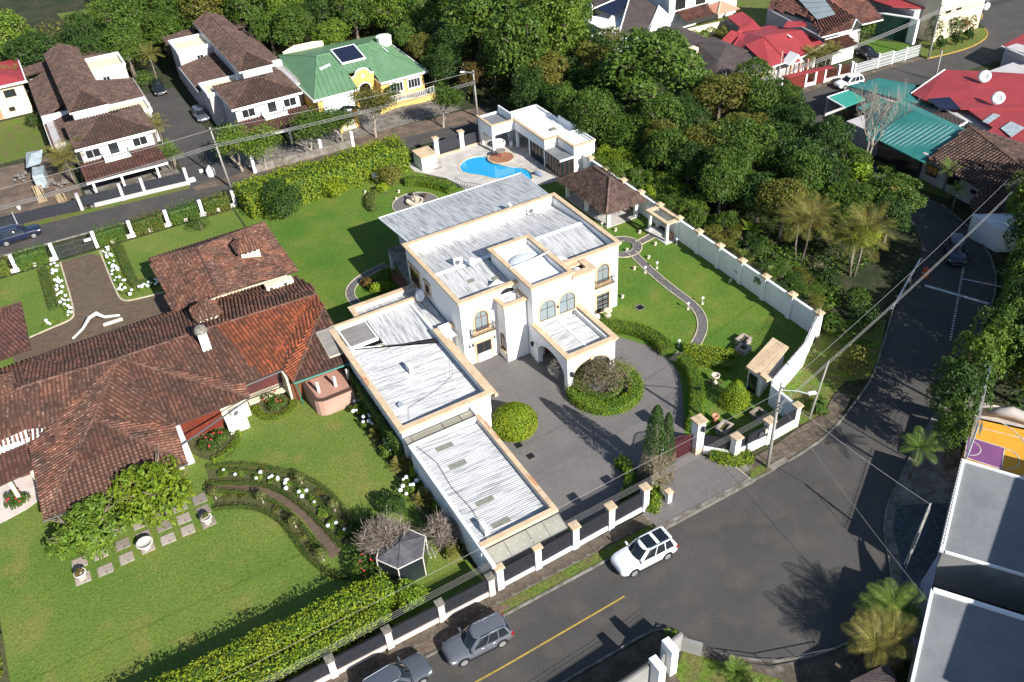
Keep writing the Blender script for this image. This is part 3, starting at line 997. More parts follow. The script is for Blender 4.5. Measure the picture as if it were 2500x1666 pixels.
# ---- cars
def suv(name,label,x,y,rz,paint,L=4.9,W=1.95,Hh=1.78,roofglass=False,rails=True,cat='car',van=False,trim='chrome'):
    t=thing(name,label,cat,(x,y,.03),None,rz)
    l=L/2;w_=W/2;belt=.60*Hh;P='car_'+paint
    def loft(secs,cap=True):
        mb=MB();n=len(secs[0]);vs=[v for q in secs for v in q]
        fs=[(i*n+j,i*n+(j+1)%n,(i+1)*n+(j+1)%n,(i+1)*n+j)for i in range(len(secs)-1)for j in range(n)]
        if cap:
            fs+=[tuple(range(n)),tuple(range(len(secs)*n-1,(len(secs)-1)*n-1,-1))]
        return mb.add(vs,fs)
    def sec(px,hw,z0,z1,cr=.04):
        """cross-section: sill, bulging flank, shoulder, crowned top"""
        h=[(.90,z0),(.985,z0+.10),(1.0,z0+(z1-z0)*.45),(.985,z1-.17),(.93,z1-.05),(.80,z1),(.42,z1+cr)]
        return[(px,-hw*a,z)for a,z in h]+[(px,hw*a,z)for a,z in reversed(h)]
    def fin(o,ang=38):
        bm=bmesh.new();bm.from_mesh(o.data)
        for f in bm.faces:
            f.smooth=True
        for e in bm.edges:
            e.smooth=len(e.link_faces)<2 or e.calc_face_angle(3)<R(ang)
        bm.to_mesh(o.data);bm.free()
        return o
    S_=[sec(-l,w_*.84,.44,belt-.14),sec(-l+.06,w_*.92,.36,belt-.05),sec(-l+.30,w_*.98,.30,belt+.01),sec(-l*.55,w_,.26,belt+.01),sec(0,w_,.25,belt),sec(l*.38,w_,.25,belt-.01),
          sec(l*.60,w_*.99,.26,belt-.04),sec(l-.48,w_*.965,.28,belt-.09),sec(l-.22,w_*.90,.32,belt-.15),sec(l-.07,w_*.80,.36,belt-.25,.02),sec(l,w_*.68,.44,belt-.40,.0)]
    fin(obj('body',loft(S_),P,t,local=True))
    xr0,xr1=-l+.10,l*.42
    tr0,tr1=-l+.38,l*.14
    if van:
        xr1,tr1=l*.78,l*.55
    gw,tw_=w_*.90,w_*.70
    zt=Hh-.07
    def gsec(k): # greenhouse loop at height fraction k, with bowed screens
        a0,a1,g=xr0+(tr0-xr0)*k,xr1+(tr1-xr1)*k,gw+(tw_-gw)*k
        z=belt-.02+(zt-belt+.02)*k
        return[(a0,-g*.78,z),(a0+.16,-g,z),((a0+a1)/2,-g*1.01,z),(a1-.30,-g,z),(a1,-g*.55,z),(a1+.05,0,z),(a1,g*.55,z),(a1-.30,g,z),((a0+a1)/2,g*1.01,z),(a0+.16,g,z),(a0,g*.78,z)]
    fin(obj('window_band',loft([gsec(0),gsec(.5),gsec(1)]),'carglass',t,local=True),50)
    r_=loft([[(a,b,zt-.01)for a,b,_ in gsec(.97)],[(a*1.0,b*1.02,zt+.03)for a,b,_ in gsec(1)],[(a+(.05 if a<-l*.3 else-.12 if a>tr1-.2 else 0),b*.9,Hh-.015)for a,b,_ in gsec(1)],[(a+(.18 if a<-l*.3 else-.4 if a>tr1-.2 else 0),b*.5,Hh)for a,b,_ in gsec(1)]])
    fin(obj('roof',r_,P,t,local=True),60)
    pm=MB()
    g0,g1=gsec(0),gsec(1)
    def lerp3(f):
        def at(g,f):
            a0,a1=g[1],g[3]
            return Vector((a0[0]+(a1[0]-a0[0])*f,g[2][1],a0[2]))
        return at(g0,f),at(g1,f)
    for sg in(-1,1):
        for f,pw in((0,.10),(.30,.035),(.62,.03),(1.0,.055)):
            p0,p1=lerp3(f)
            p0.y,p1.y=sg*(abs(p0.y)+.005),sg*(abs(p1.y)+.008)
            pm.add([(p0.x-pw,p0.y,p0.z),(p0.x+pw,p0.y,p0.z),(p1.x+pw*.8,p1.y,p1.z),(p1.x-pw*.8,p1.y,p1.z)],[(0,1,2,3)])
            if f==1.0:
                a,b=Vector(g0[4]),Vector(g1[4])
                pm.add([(p0.x+pw,p0.y,p0.z),(a.x-.14,sg*(abs(a.y)+.25),a.z),(b.x-.12,sg*(abs(b.y)+.22),b.z),(p1.x+pw,p1.y,p1.z)],[(0,1,2,3)])
    obj('pillars',pm,P,t,local=True,fix=False)
    if roofglass:
        LR=tr1-tr0
        for a,b in((.10,.45),(.56,.90)):
            xa,xb=tr1-LR*b,tr1-LR*a
            obj('roof_glass',MB().box(xa,xb,-tw_*.78,tw_*.78,Hh-.03,Hh+.012),'carglass',t,local=True)
        obj('aerial_fin',MB().add([(tr0+.12,-.03,Hh),(tr0+.32,-.03,Hh),(tr0+.1,0,Hh+.1),(tr0+.12,.03,Hh),(tr0+.32,.03,Hh)],[(0,1,2),(3,2,4),(1,4,2),(0,2,3),(0,3,4,1)]),P,t,local=True)
    if rails:
        for sg in(-1,1):
            obj('roof_rail',MB().tube([(tr0+.1,sg*(tw_*.93),zt+.02),(tr0+.22,sg*(tw_*.93),Hh+.03),(tr1-.45,sg*(tw_*.93),Hh+.03),(tr1-.3,sg*(tw_*.93),zt+.03)],.022,5),trim,t,local=True)
    wr=.375 if not van else.34
    for px in(-l*.60,l*.60):
        for sg in(-1,1):
            ar=MB().extrude([(.45*math.cos(R(a)),max(-.16,.45*math.sin(R(a))))for a in range(0,360,15)],(px,sg*(w_-.03),wr),(1,0,0),(0,0,1),(0,sg*.034,0))
            obj('wheel_arch',ar,'tyre',t,local=True)
            wh=MB().lathe([(wr*.62,-.12),(wr*.95,-.12),(wr,-.07),(wr,.07),(wr*.95,.12),(wr*.62,.12)],(0,0,0),22)
            wh.v=[(px+a,sg*(w_-.095)+c_,wr+b)for a,b,c_ in wh.v]
            wo=obj('wheel',wh,'tyre',t,local=True)
            rm=MB().lathe([(wr*.60,.0),(wr*.70,.0),(wr*.70,.02),(wr*.60,.02)],(0,0,0),20)
            rm.v=[(px+a,sg*(w_+.012+c_),wr+b)for a,b,c_ in rm.v]
            for q in range(10):
                A=2*math.pi*q/10+(.12 if q%2 else-.12)
                rm.add([(px+.05*math.cos(A-.6),sg*(w_+.02),wr+.05*math.sin(A-.6)),(px+wr*.64*math.cos(A-.09),sg*(w_+.02),wr+wr*.64*math.sin(A-.09)),(px+wr*.64*math.cos(A+.09),sg*(w_+.02),wr+wr*.64*math.sin(A+.09)),(px+.05*math.cos(A+.6),sg*(w_+.02),wr+.05*math.sin(A+.6))],[(0,1,2,3)])
            obj('rim',rm,'rim',wo,local=True,fix=False)
    hz=belt-.1
    for sg in(-1,1):
        ys=lambda a,b:(min(sg*a,sg*b),max(sg*a,sg*b))
        obj('headlight',MB().add([(l-.44,sg*w_*.975,hz-.17),(l-.20,sg*w_*.92,hz-.26),(l-.02,sg*w_*.66,hz-.32),(l-.04,sg*w_*.62,hz-.19),(l-.20,sg*w_*.87,hz-.09),(l-.46,sg*w_*.965,hz-.10)],[(0,1,4,5),(1,2,3,4)]),'lamp',t,local=True,fix=False)
        obj('tail_light',MB().box(-l-.01,-l+.22,*ys(w_*.66,w_*.955),belt-.34,belt-.10),'redlamp',t,local=True)
        mx=l*.33
        obj('wing_mirror',MB().box(mx-.05,mx+.08,*ys(w_-.04,w_+.20),belt+.02,belt+.17),P,t,local=True)
        obj('door_handle',MB().box(-.10,.08,*ys(w_-.02,w_+.025),belt-.20,belt-.165).box(-l*.40,-l*.32,*ys(w_-.02,w_+.025),belt-.20,belt-.165),trim,t,local=True)
        obj('door_seam',MB().box(-.235,-.225,*ys(w_-.05,w_+.004),.34,belt-.04).box(l*.36,l*.36+.01,*ys(w_-.05,w_+.004),.34,belt-.05),'grille',t,local=True)
        obj('side_sill',MB().box(-l*.42,l*.42,*ys(w_-.10,w_+.012),.20,.34),'tyre',t,local=True)
    obj('grille',MB().add([(l-.01,-w_*.50,hz-.42),(l-.01,w_*.50,hz-.42),(l-.07,w_*.56,hz-.18),(l-.07,-w_*.56,hz-.18)],[(0,1,2,3)]).box(l-.06,l+.015,-w_*.6,w_*.6,.40,.52),'grille',t,local=True)
    return t

# ---- poles and wires
def wire(label,a,b,sag=.5,r=.02,m='cable',group=None,bundle=1,gap=.18):
    a,b=Vector(a),Vector(b)
    mb=MB()
    for k in range(bundle):
        o=Vector((0,0,-gap*k))
        pts=[a.lerp(b,i/16)+o+Vector((0,0,-sag*4*(i/16)*(1-i/16)))for i in range(17)]
        mb.tube(pts,r,4)
    off=a.copy()
    mb.v=[(x-off.x,y-off.y,z-off.z)for x,y,z in mb.v]
    o=obj('power_line',mb,m,fix=False)
    o.location=off
    return tag(o,label,'power line',group)

def utility_pole(label,x,y,h,lean=(0,0),arm=0.0,lamp=None,r=.13,fit=True):
    t=thing('utility_pole',label,'utility pole',(x,y,0))
    tp=Vector((lean[0],lean[1],h))
    obj('shaft',MB().tube([(0,0,-.3),tp*.5,tp],[r*1.25,r,r*.75],10),'pole',t,local=True,smooth_=True)
    if fit:
        for k,z in enumerate((.97,.80,.76,.72)):
            p=tp*z
            obj('insulator',MB().tube([p+Vector((0,-.05,0)),p+Vector((0,-.32,0))],.05,6).lathe([(.04,-.08),(.08,-.03),(.08,.04),(.04,.09)],(p.x,p.y-.3,p.z),8),'grille',t,local=True)
    if lamp:
        p=tp*.93;q=p+Vector(lamp)
        obj('lamp_arm',MB().tube([p,p.lerp(q,.6)+Vector((0,0,.15)),q],.035,6),'galv',t,local=True)
        d=Vector((lamp[0],lamp[1],0)).normalized()
        obj('lamp_head',MB().bar(q-d*.1,q+d*.55,.28,.12),'acwhite',t,local=True)
    return t

# ================================================================== THE SETTING
POOL=smooth([(.6,36.6),(1.3,38.2),(2.9,39.1),(4.4,38.9),(5.4,38.0),(5.6,36.6),(5.5,35.2),(6.3,33.6),(7.5,32.6),(7.9,31.3),(7.7,29.9),(7.0,28.7),(6.0,28.7),(5.2,30.4),(4.2,31.2),(3.0,31.9),(2.4,33.3),(1.6,34.4),(.8,35.3)],2,True)
from mathutils.geometry import tessellate_polygon
def holed(mb,outer,hole,z0,z1):
    """flat slab with one hole: top face, outer rim"""
    pts=[Vector((x,y,z1))for x,y in outer+hole]
    n=len(outer)
    mb.add(pts,tessellate_polygon([pts[:n],pts[n:]]))
    return mb.add([(x,y,z0)for x,y in outer]+[(x,y,z1)for x,y in outer],[(i,(i+1)%n,n+(i+1)%n,n+i)for i in range(n)])
POOLC=list(reversed(POOL)) # ccw
def area(p):
    return sum(p[i][0]*p[(i+1)%len(p)][1]-p[(i+1)%len(p)][0]*p[i][1]for i in range(len(p)))/2
if area(POOLC)<0:
    POOLC=POOL
g=MB()
for x0,x1,y0,y1 in((-500,500,-400,28.5),(-500,500,39.3,700),(-500,.3,28.5,39.3),(8.1,500,28.5,39.3)):
    g.poly([(x0,y0,0),(x1,y0,0),(x1,y1,0),(x0,y1,0)])
struct('ground',g,'soil',fix=False)

# roads
kerbA=[(-90,-26.15),(-27,-26.15),(-4,-26.0),(1.7,-25.8),(5,-25.2),(8.2,-24.1),(10.6,-23.2),(12.6,-22.4),(16.5,-20.0),(21.3,-16.9),(31.2,-12.0)]
roadW=[(35,-9),(38,-4.5),(39.3,1),(40,7),(42.5,16),(46,23),(52,28.2),(64,27.6),(78,26.6),(85,25.5),(91,26.2),(94.5,27.6),(96.5,29.6),(99,34),(104,42),(112,60)]
roadE=[(118,56),(112,38),(118,31),(150,24),(150,17),(92,19),(79,19.8),(67,20.2),(53,21.3),(47.5,14),(44.5,6),(43.2,0),(43,-5),(41,-11),(37,-16.8),(31,-21),(22,-24.8),(14,-28.2),(7.2,-30.9),(4.5,-32.2),(2,-33.3),(.9,-34.1),(-.3,-35),(-2.1,-37.2),(-3.7,-38.8),(-6,-40.0)]
kerbB=[(-9.7,-40.3),(-11.1,-40.1),(-12.7,-39.7),(-15,-38.6),(-17.1,-36.8),(-17.9,-35.5),(-18.8,-33.6),(-19.4,-32.9),(-20.5,-32.5),(-24,-32.55),(-90,-32.6)]
sheet('street',kerbA+roadW+roadE+kerbB,.02,'asphalt')
sheet('back_street',[(-75,50.6),(-50,50.2),(-28,48.6),(-18,48.2),(13,46.2),(13,53.5),(5,54.5),(-18,53.6),(-30,54.6),(-45,56.2),(-54,58.5),(-75,60)],.02,'asphalt')
sheet('driveway',[(-31.3,54.0),(-24.2,53.9),(-24.6,70),(-24.9,92),(-30.8,92),(-30.8,70)],.035,'asphalt')
def kerb_line(name,pts,label=None,w_=.17,h=.15,m='kerb',z=0):
    return struct(name,MB().ring(smooth(pts,1),[(0,z),(0,z+h),(-w_,z+h),(-w_,z)],closed=False),m)
kerb_line('kerb',kerbA[:10])
kerb_line('kerb',kerbB)
kerb_line('kerb',roadE[12:])
kerb_line('kerb',[(-75,50.5),(-50,50.1),(-28,48.5),(-26.5,48.4)],w_=-.15)
kerb_line('kerb',[(78.3,26.4),(82,25.8),(86.8,25.4),(91.4,26.2),(94.5,27.7),(96,29.6)],w_=-.2,m='roadyellow')
kerb_line('kerb',[(39.2,.5),(41,7),(42.5,10)],w_=-.15)
# painted markings
def strip(name,pts,wd,z,m,h=None):
    mb=MB()
    L_,R_=[],[]
    P=[Vector((p[0],p[1],0))for p in pts]
    for i,p in enumerate(P):
        d=(P[min(i+1,len(P)-1)]-P[max(i-1,0)]).normalized();n=Vector((-d.y,d.x,0))*wd/2
        L_.append((p.x+n.x,p.y+n.y));R_.append((p.x-n.x,p.y-n.y))
    return mb.prism(L_+R_[::-1],z-(h or.02),z,bottom=False)
struct('centre_line',strip('l',[(-70,-29.55),(-30,-29.5),(-20.2,-29.3)],.13,.026,'roadyellow',.004),'roadyellow')
struct('stop_line',strip('l',[(28.3,-15.0),(30.8,-20.7)],.42,.026,'roadwhite',.004),'roadwhite')
struct('lane_line',strip('l',[(32.4,-16.4),(34.4,-19.6)],.2,.027,'roadwhite',.004),'roadwhite')
lane=MB()
for i in range(34):
    t_=i/33
    x_,y_=35.5+(23-35.5)*t_,-14.2+(-22.4+14.2)*t_
    lane.add(*(lambda b:(b.v,b.f))(MB().box(x_-.14,x_+.14,y_-.07,y_+.07,.02,.06)))
struct('lane_studs',lane,'roadwhite')
sheet('speed_hump',[(38.9,.8),(43.3,-.6),(43.4,2.2),(39.4,3.6)],.10,'roadyellow')
# pavement along the street: every slab is a piece
pav=struct('pavement',MB().prism([(-90,-25.05),(-14.4,-25.0),(-14.4,-23.9),(-90,-23.9)],-.2,.105,bottom=False),'kerb')
slab=MB().box(-.64,.64,-.50,.50,0,.03)
sl_me=obj('slab',slab,'walk').data
bpy.data.objects.remove(bpy.data.objects['slab'])
for i in range(37):
    o=linked('slab',sl_me,(-62.4+i*1.31,-24.50,.105+random.uniform(-.004,.006)),pav,(random.uniform(-.006,.006),0,random.uniform(-.008,.008)))
pav2=struct('pavement',MB().prism([(-5.3,-24.2),(-3.9,-24.0),(-1,-23.9),(2.9,-23.4),(5.6,-23.3),(8.4,-21.9),(9.2,-23.0),(5.8,-24.9),(1.7,-25.5),(-4.6,-25.75)],-.2,.095,bottom=False),'walk')
for i in range(6):
    linked('slab',sl_me,(-3.3+i*1.33,-24.45-.02*i,.1),pav2,(0,0,.02))
vg=struct('verge',MB().prism([(-90,-26.0),(-14.8,-25.95),(-14.8,-25.05),(-90,-25.05)],-.2,.09,bottom=False),'verge')
struct('verge',MB().prism([(-5.1,-25.75),(-2.9,-25.7),(-2.6,-25.0),(-4.4,-24.95)],-.2,.125,bottom=False),'verge')
sheet('dirt_shoulder',[(-90,-26.0),(-33.5,-25.9),(-27.5,-25.7),(-28.5,-24.98),(-36,-24.95),(-90,-24.95)],.098,'dirt')
sheet('verge',[(-75,50.7),(-50,50.6),(-50,51.2),(-30,53.2),(-30,54.4),(-45,56.0),(-75,59.6)]if False else[(-52,55.9),(-31.4,53.9),(-31.3,54.95),(-45,56.3),(-52,57.0)],.05,'verge')
sheet('roadside_strip',[(-31,52.6),(-12,51.9),(12,49.2),(12.5,53.5),(-12,55.5),(-24,55.0),(-31,54.0)],.03,'dirt')

# villa plot
sheet('villa_lawn',[(-28.0,7.6),(-21.5,7.6),(-21.5,-23.6),(-14.0,-23.6),(-6.4,-20.8),(-4.5,-22.9),(2.4,-23.3),(2.4,-19.5),(7.0,-16.9),(13.2,-14.9),(13.5,27.0),(2.4,27.6),(-2.2,33.0),(-4.0,38.9),(-4.6,40.2),(-5,45.4),(-28.0,45.4)],.04,'lawn')
drive=[(-21.4,-23.55),(-14.0,-23.55),(-13.0,-22.2),(-10.3,-20.9),(-10.3,-20.4),(-11.5,-21.9),(-14.6,-23.9),(-14.6,-26.0),(-5.0,-25.95),(-5.1,-24.2),(-7.2,-21.9),(-7.35,-20.4)]
sheet('driveway_court',[(-21.4,-23.5),(-14.2,-23.5),(-10.5,-20.3),(-7.2,-20.3),(-5.9,-18.3),(-4.3,-16.2),(-2.5,-13.8),(-1.4,-11.9),(-.9,-9.8),(-1.4,-7.1),(-2.4,-5.2),(-3.6,-3.4),(-4.3,-1.8),(-4.3,.4),(-19.6,.4),(-19.6,2.4),(-21.4,2.4)],.06,'paver')
sheet('driveway_apron',[(-14.4,-25.6),(-5.0,-25.55),(-5.15,-24.1),(-7.2,-20.3),(-10.5,-20.3),(-12.2,-22.3),(-14.4,-23.8)],.10,'paver')
ramp=struct('kerb_ramp',MB().prism([(-14.8,-26.1),(-4.9,-26.05),(-4.9,-25.5),(-14.8,-25.55)],-.1,.115,bottom=False),'concrete')
for i in range(7):
    obj('ramp_slab',MB().box(-14.75+i*1.41,-13.38+i*1.41,-26.02,-25.52,.115,.13),'concrete',ramp)
struct('apron_edging',MB().bar((-5.0,-25.6,.1),(-5.15,-24.0,.1),.08,.05),'edging')
def path(name,pts,wd,m='cobble',edge=True,z=.07):
    P=[Vector((p[0],p[1],0))for p in smooth(pts,2)]
    Ls,Rs=[],[]
    for i,p in enumerate(P):
        d=(P[min(i+1,len(P)-1)]-P[max(i-1,0)]).normalized();n=Vector((-d.y,d.x,0))*wd/2
        Ls.append((p.x+n.x,p.y+n.y));Rs.append((p.x-n.x,p.y-n.y))
    o=struct(name,MB().prism(Ls+Rs[::-1],z-.1,z,bottom=False),m)
    if edge:
        for s in(Ls,Rs):
            obj('edging_stones',MB().ring(s,[(-.05,z-.06),(-.05,z+.05),(.05,z+.05),(.05,z-.06)],closed=False),'edging',o)
    return o
path('garden_path',[(7.3,7.4),(6.9,5.0),(6.6,1.5),(6.5,-1.5),(6.6,-3.6),(6.2,-5.9),(4.9,-7.9),(3.0,-9.3),(1.2,-10.2),(.3,-10.4)],.95)
path('garden_path',[(9.0,8.5),(11.6,8.9)],.95)
path('garden_path',[(-22.75,15.9),(-22.8,17.6),(-22.2,19.1),(-20.9,20.2),(-19.0,20.8),(-16.9,21.2)],.95)
sheet('path_end_slab',[(-1.0,-9.9),(.5,-9.4),(.2,-10.7),(-.4,-10.9)],.085,'tan')
sheet('terrace_slab',[(-4.4,-1.6),(-.2,-1.4),(-.2,.2),(-4.4,.2)],.05,'lawn')
# round beds
def ringsheet(name,c,r0,r1,z,m):
    mb=MB();n=40
    vs=[(c[0]+r*math.cos(2*math.pi*i/n),c[1]+r*math.sin(2*math.pi*i/n),zz)for r,zz in((r0,z-.05),(r0,z),(r1,z),(r1,z-.05))for i in range(n)]
    mb.add(vs,[(k*n+i,k*n+(i+1)%n,(k+1)*n+(i+1)%n,(k+1)*n+i)for k in range(3)for i in range(n)])
    return struct(name,mb,m)
o=ringsheet('path_circle',(7.1,8.9),1.25,2.15,.075,'cobble')
obj('edging_stones',MB().ring([(7.1+2.2*math.cos(2*math.pi*i/40),8.9+2.2*math.sin(2*math.pi*i/40))for i in range(40)],[(-.05,.03),(-.05,.12),(.05,.12),(.05,.03)]),'edging',o)
obj('edging_stones',MB().ring([(7.1+1.22*math.cos(2*math.pi*i/40),8.9+1.22*math.sin(2*math.pi*i/40))for i in range(40)],[(-.08,.03),(-.08,.16),(.08,.16),(.08,.03)]),'kerb',o)
o=ringsheet('fountain_circle',(-8.2,32.0),.2,2.9,.07,'paver')
obj('edging_stones',MB().ring([(-8.2+2.95*math.cos(2*math.pi*i/40),32.0+2.95*math.sin(2*math.pi*i/40))for i in range(40)],[(-.05,.03),(-.05,.12),(.05,.12),(.05,.03)]),'edging',o)

# pool terrace
deck_out=[(-4.6,40.1),(-2.0,36.0),(-1.3,31.6),(1.0,27.8),(9.3,26.6),(15.6,26.4),(15.6,43.5),(6.4,43.6),(6.4,42.4),(-.9,42.6),(-4.6,42.4)]
deck=struct('pool_deck',holed(MB(),deck_out,POOLC,-.05,.10),'deck',fix=False)
obj('pool_coping',MB().ring(POOLC,[(-.02,.06),(-.02,.15),(.30,.15),(.30,.06)]),'edging',deck)
bas=MB()
n_=len(POOLC)
bas.add([(x,y,.1)for x,y in POOLC]+[(x,y,-.6)for x,y in POOLC],[(i,(i+1)%n_,n_+(i+1)%n_,n_+i)for i in range(n_)]+[tuple(n_+i for i in f)for f in tessellate_polygon([[Vector((x,y,0))for x,y in POOLC]])])
struct('pool_basin',bas,'pool')
steps=MB()
for k,(r_,z_)in enumerate(((.55,-.12),(.85,-.26),(1.15,-.4))):
    steps.prism([(5.0+r_*math.cos(a),38.0+r_*math.sin(a))for a in[i*2*math.pi/20 for i in range(20)]],-.58,z_)
struct('pool_steps',steps,'pool')
wm=bpy.data.materials.new('pool_water')
wm.use_nodes=True
wn=wm.node_tree;wn.nodes.remove(wn.nodes['Principled BSDF'])
tb=wn.nodes.new('ShaderNodeBsdfDiffuse');tb.inputs[0].default_value=(.025,.31,.60,1)
gb=wn.nodes.new('ShaderNodeBsdfGlossy');gb.inputs['Roughness'].default_value=.05
fr=wn.nodes.new('ShaderNodeFresnel');fr.inputs[0].default_value=1.33
nz=wn.nodes.new('ShaderNodeTexNoise');nz.inputs['Scale'].default_value=2.5
bp_=wn.nodes.new('ShaderNodeBump');bp_.inputs['Strength'].default_value=.08
mx=wn.nodes.new('ShaderNodeMixShader')
wn.links.new(nz.outputs['Fac'],bp_.inputs['Height']);wn.links.new(bp_.outputs[0],gb.inputs['Normal'])
wn.links.new(fr.outputs[0],mx.inputs[0]);wn.links.new(tb.outputs[0],mx.inputs[1]);wn.links.new(gb.outputs[0],mx.inputs[2])
wn.links.new(mx.outputs[0],wn.nodes['Material Output'].inputs['Surface'])
M['water']=wm
struct('pool_water',MB().add([(x,y,.02)for x,y in POOLC],tessellate_polygon([[Vector((x,y,0))for x,y in POOLC]])),'water')

# left neighbour's plot
sheet('neighbour_lawn',[(-62,-23.8),(-28.3,-23.8),(-28.3,11),(-28.2,44.6),(-62,44.6)],.03,'lawnL')
sheet('brown_driveway',smooth([(-49.2,44.3),(-44.7,44.3),(-44.65,38),(-44.65,33.5),(-44.4,31.2),(-42.5,30.6),(-39.9,30.3),(-38.0,30.0),(-38,24),(-56,24),(-56,29.9),(-53,30.6),(-50.2,30.7),(-49.25,31.6),(-49.2,38)],1),.055,'paverB')
dr_edge=[[(-49.2,44.2),(-49.25,32.2),(-49.8,31.0),(-51.5,30.7),(-55.5,29.9)],[(-44.7,44.2),(-44.65,33),(-44.3,31.3),(-43.2,30.9),(-39.7,30.4)]]
for e_ in dr_edge:
    struct('driveway_edging',MB().ring(smooth(e_,2),[(-.08,.04),(-.08,.13),(.08,.13),(.08,.04)],closed=False),'edging')
sheet('terrace',smooth([(-62,3.6),(-57.8,3.9),(-55.2,5.2),(-55.3,9.6),(-62,9.6)],1),.06,'pink')
path('garden_path',[(-43.6,-1.9),(-41.0,-3.1),(-39.1,-5.1),(-37.75,-7.7),(-37.1,-10.1),(-36.9,-13.1),(-36.7,-14.5)],.95,'paverB',False,.05)
sheet('planting_bed',smooth([(-43.4,-3.2),(-41,-4.2),(-39.2,-6.3),(-38.1,-9.5),(-37.9,-13.5),(-38.1,-14.9),(-38.9,-13),(-39.1,-11),(-39.5,-8.8),(-40.4,-6.8),(-41.7,-5.4),(-43.5,-4.5)],1),.045,'bed')
sheet('planting_bed',smooth([(-43,.6),(-40.6,-.6),(-38,-2.9),(-36,-5.7),(-34.6,-9.6),(-34.4,-13),(-36,-14.2),(-36.6,-11.5),(-37.4,-8),(-39.2,-4.0),(-41.3,-2.4),(-43.2,-1.4)],1),.045,'bed')
sheet('planting_bed',[(-29.5,0.6),(-28.2,0.6),(-28.2,-15.5),(-29.6,-15.5),(-29.3,-8)],.045,'bed')
sheet('planting_bed',smooth([(-44,6),(-43.9,3.6),(-42.6,1.2),(-41,.5),(-39.4,2.2),(-38.9,4.6)],2),.045,'bed')
sheet('planting_bed',smooth([(-37.4,6.8),(-37.4,4.2),(-36,3.0),(-34.4,3.0),(-33.2,4.6),(-33,7)],2),.045,'bed')
sheet('planting_bed',[(-62,-14),(-60.0,-14),(-60.2,-4),(-62,-4)],.045,'bed')
fl=struct('stepping_stones',MB().poly([(-56,-7,.034),(-43,-7,.034),(-43,-1.2,.034),(-56,-1.2,.034)]),'lawnL')
stm=MB().box(-.54,.54,-.5,.5,0,.05)
st_me=obj('paving_stone',stm,'stone').data
bpy.data.objects.remove(bpy.data.objects['paving_stone'])
for(x,y)in[(-54.2,-3.9-.3),(-54.2,-5.9),(-52.6,-4.2),(-52.55,-6.0),(-50.9,-5.75),(-49.3,-4.2),(-49.25,-5.6),(-47.65,-4.05),(-47.65,-5.6),(-46.05,-4.15),(-46.05,-5.55),(-44.45,-4.15),(-44.4,-5.65),(-50.9,-2.4),(-49.3,-2.7),(-47.6,-2.6),(-50.9,-4.15),(-46.05,-2.7),(-44.4,-2.75),(-52.6,-2.6)]:
    linked('paving_stone',st_me,(x,y,.036),fl,(0,0,random.uniform(-.02,.02)),(random.uniform(.95,1.04),random.uniform(.95,1.05),1))

# plots beyond the back street, and on the right
sheet('building_plot',[(-62,57.5),(-44.2,56.6),(-44.2,76),(-62,78)],.04,'dirt')
sheet('neighbour_lawn',[(-62,78.5),(-46,78.5),(-46,95),(-62,95)],.04,'verge')
sheet('paved_court',[(-43.8,56.2),(-31.5,55.3),(-31.5,64),(-43.8,64)],.045,'concrete')
sheet('paved_court',[(-24.0,55.2),(10,54.6),(10,65),(-24.0,65)],.045,'concrete')
sheet('hillside_meadow',[(-34,128),(-24,126),(-22,146),(-36,150)],.05,'verge')
sheet('back_lawn',[(51,46),(66,50),(66,53),(53,53)],.05,'verge')
sheet('back_lawn',[(60,60.5),(76,44),(86,60),(66,74)],.05,'verge')
sheet('roadside_pavement',[(48,30.6),(55,29.6),(64.5,28.4),(78,27.6),(78,26.7),(64,27.7),(52.5,28.4),(48.5,26.5)],.10,'walk')
sheet('corner_lawn',[(78.4,27.6),(78.4,26.5),(82,25.9),(86.8,25.5),(91.4,26.3),(94.5,27.8),(96,29.7),(92,33),(82.5,31.5)],.12,'verge')
sheet('front_garden',[(72.5,28.4),(80,28),(81,33),(77,39),(70.8,36)],.06,'lawn')
sheet('roadside_lawn',[(43.6,1.5),(44.8,-4.6),(47.5,-5.2),(48,1.6),(45.6,7),(44.8,6)],.11,'verge')
sheet('outer_verge',[(2.9,-23.2),(2.9,-19.9),(8,-17.4),(13.2,-15.1),(16.5,-14.2),(20.5,-16.9),(16.4,-19.9),(12.4,-22.2),(10.4,-21.3),(8.4,-21.8),(5.6,-23.2)],.06,'verge')
sheet('cobbled_forecourt',[(2.5,-33.8),(6.3,-36.0),(2.2,-38.7),(-4,-41.6),(-4.8,-40.3),(-1.7,-38.0),(.4,-35.4)],.11,'bluecobble')
sheet('forecourt_pavement',[(-6,-40.2),(-3.6,-38.9),(-2.0,-37.3),(-.2,-35.1),(1,-34.2),(2.1,-33.4),(7.3,-31),(14,-28.3),(20,-25.8),(20,-28),(14,-31),(6.3,-36.0),(-4.5,-44),(-9,-43),(-9.5,-40.6)],.10,'concrete')
sheet('island_pavement',smooth([(-90,-32.75),(-20.6,-32.65),(-19.0,-33.4),(-17.4,-36.6),(-15,-38.8),(-11.1,-40.25),(-9.7,-40.45),(-9.0,-46),(-20,-52),(-90,-50)],1),.08,'walk')

# ================================================================== THE WHITE VILLA
H=thing('white_villa','large white two-storey villa with flat sheet-metal roofs edged by tan cornices','villa')
W_=MB()
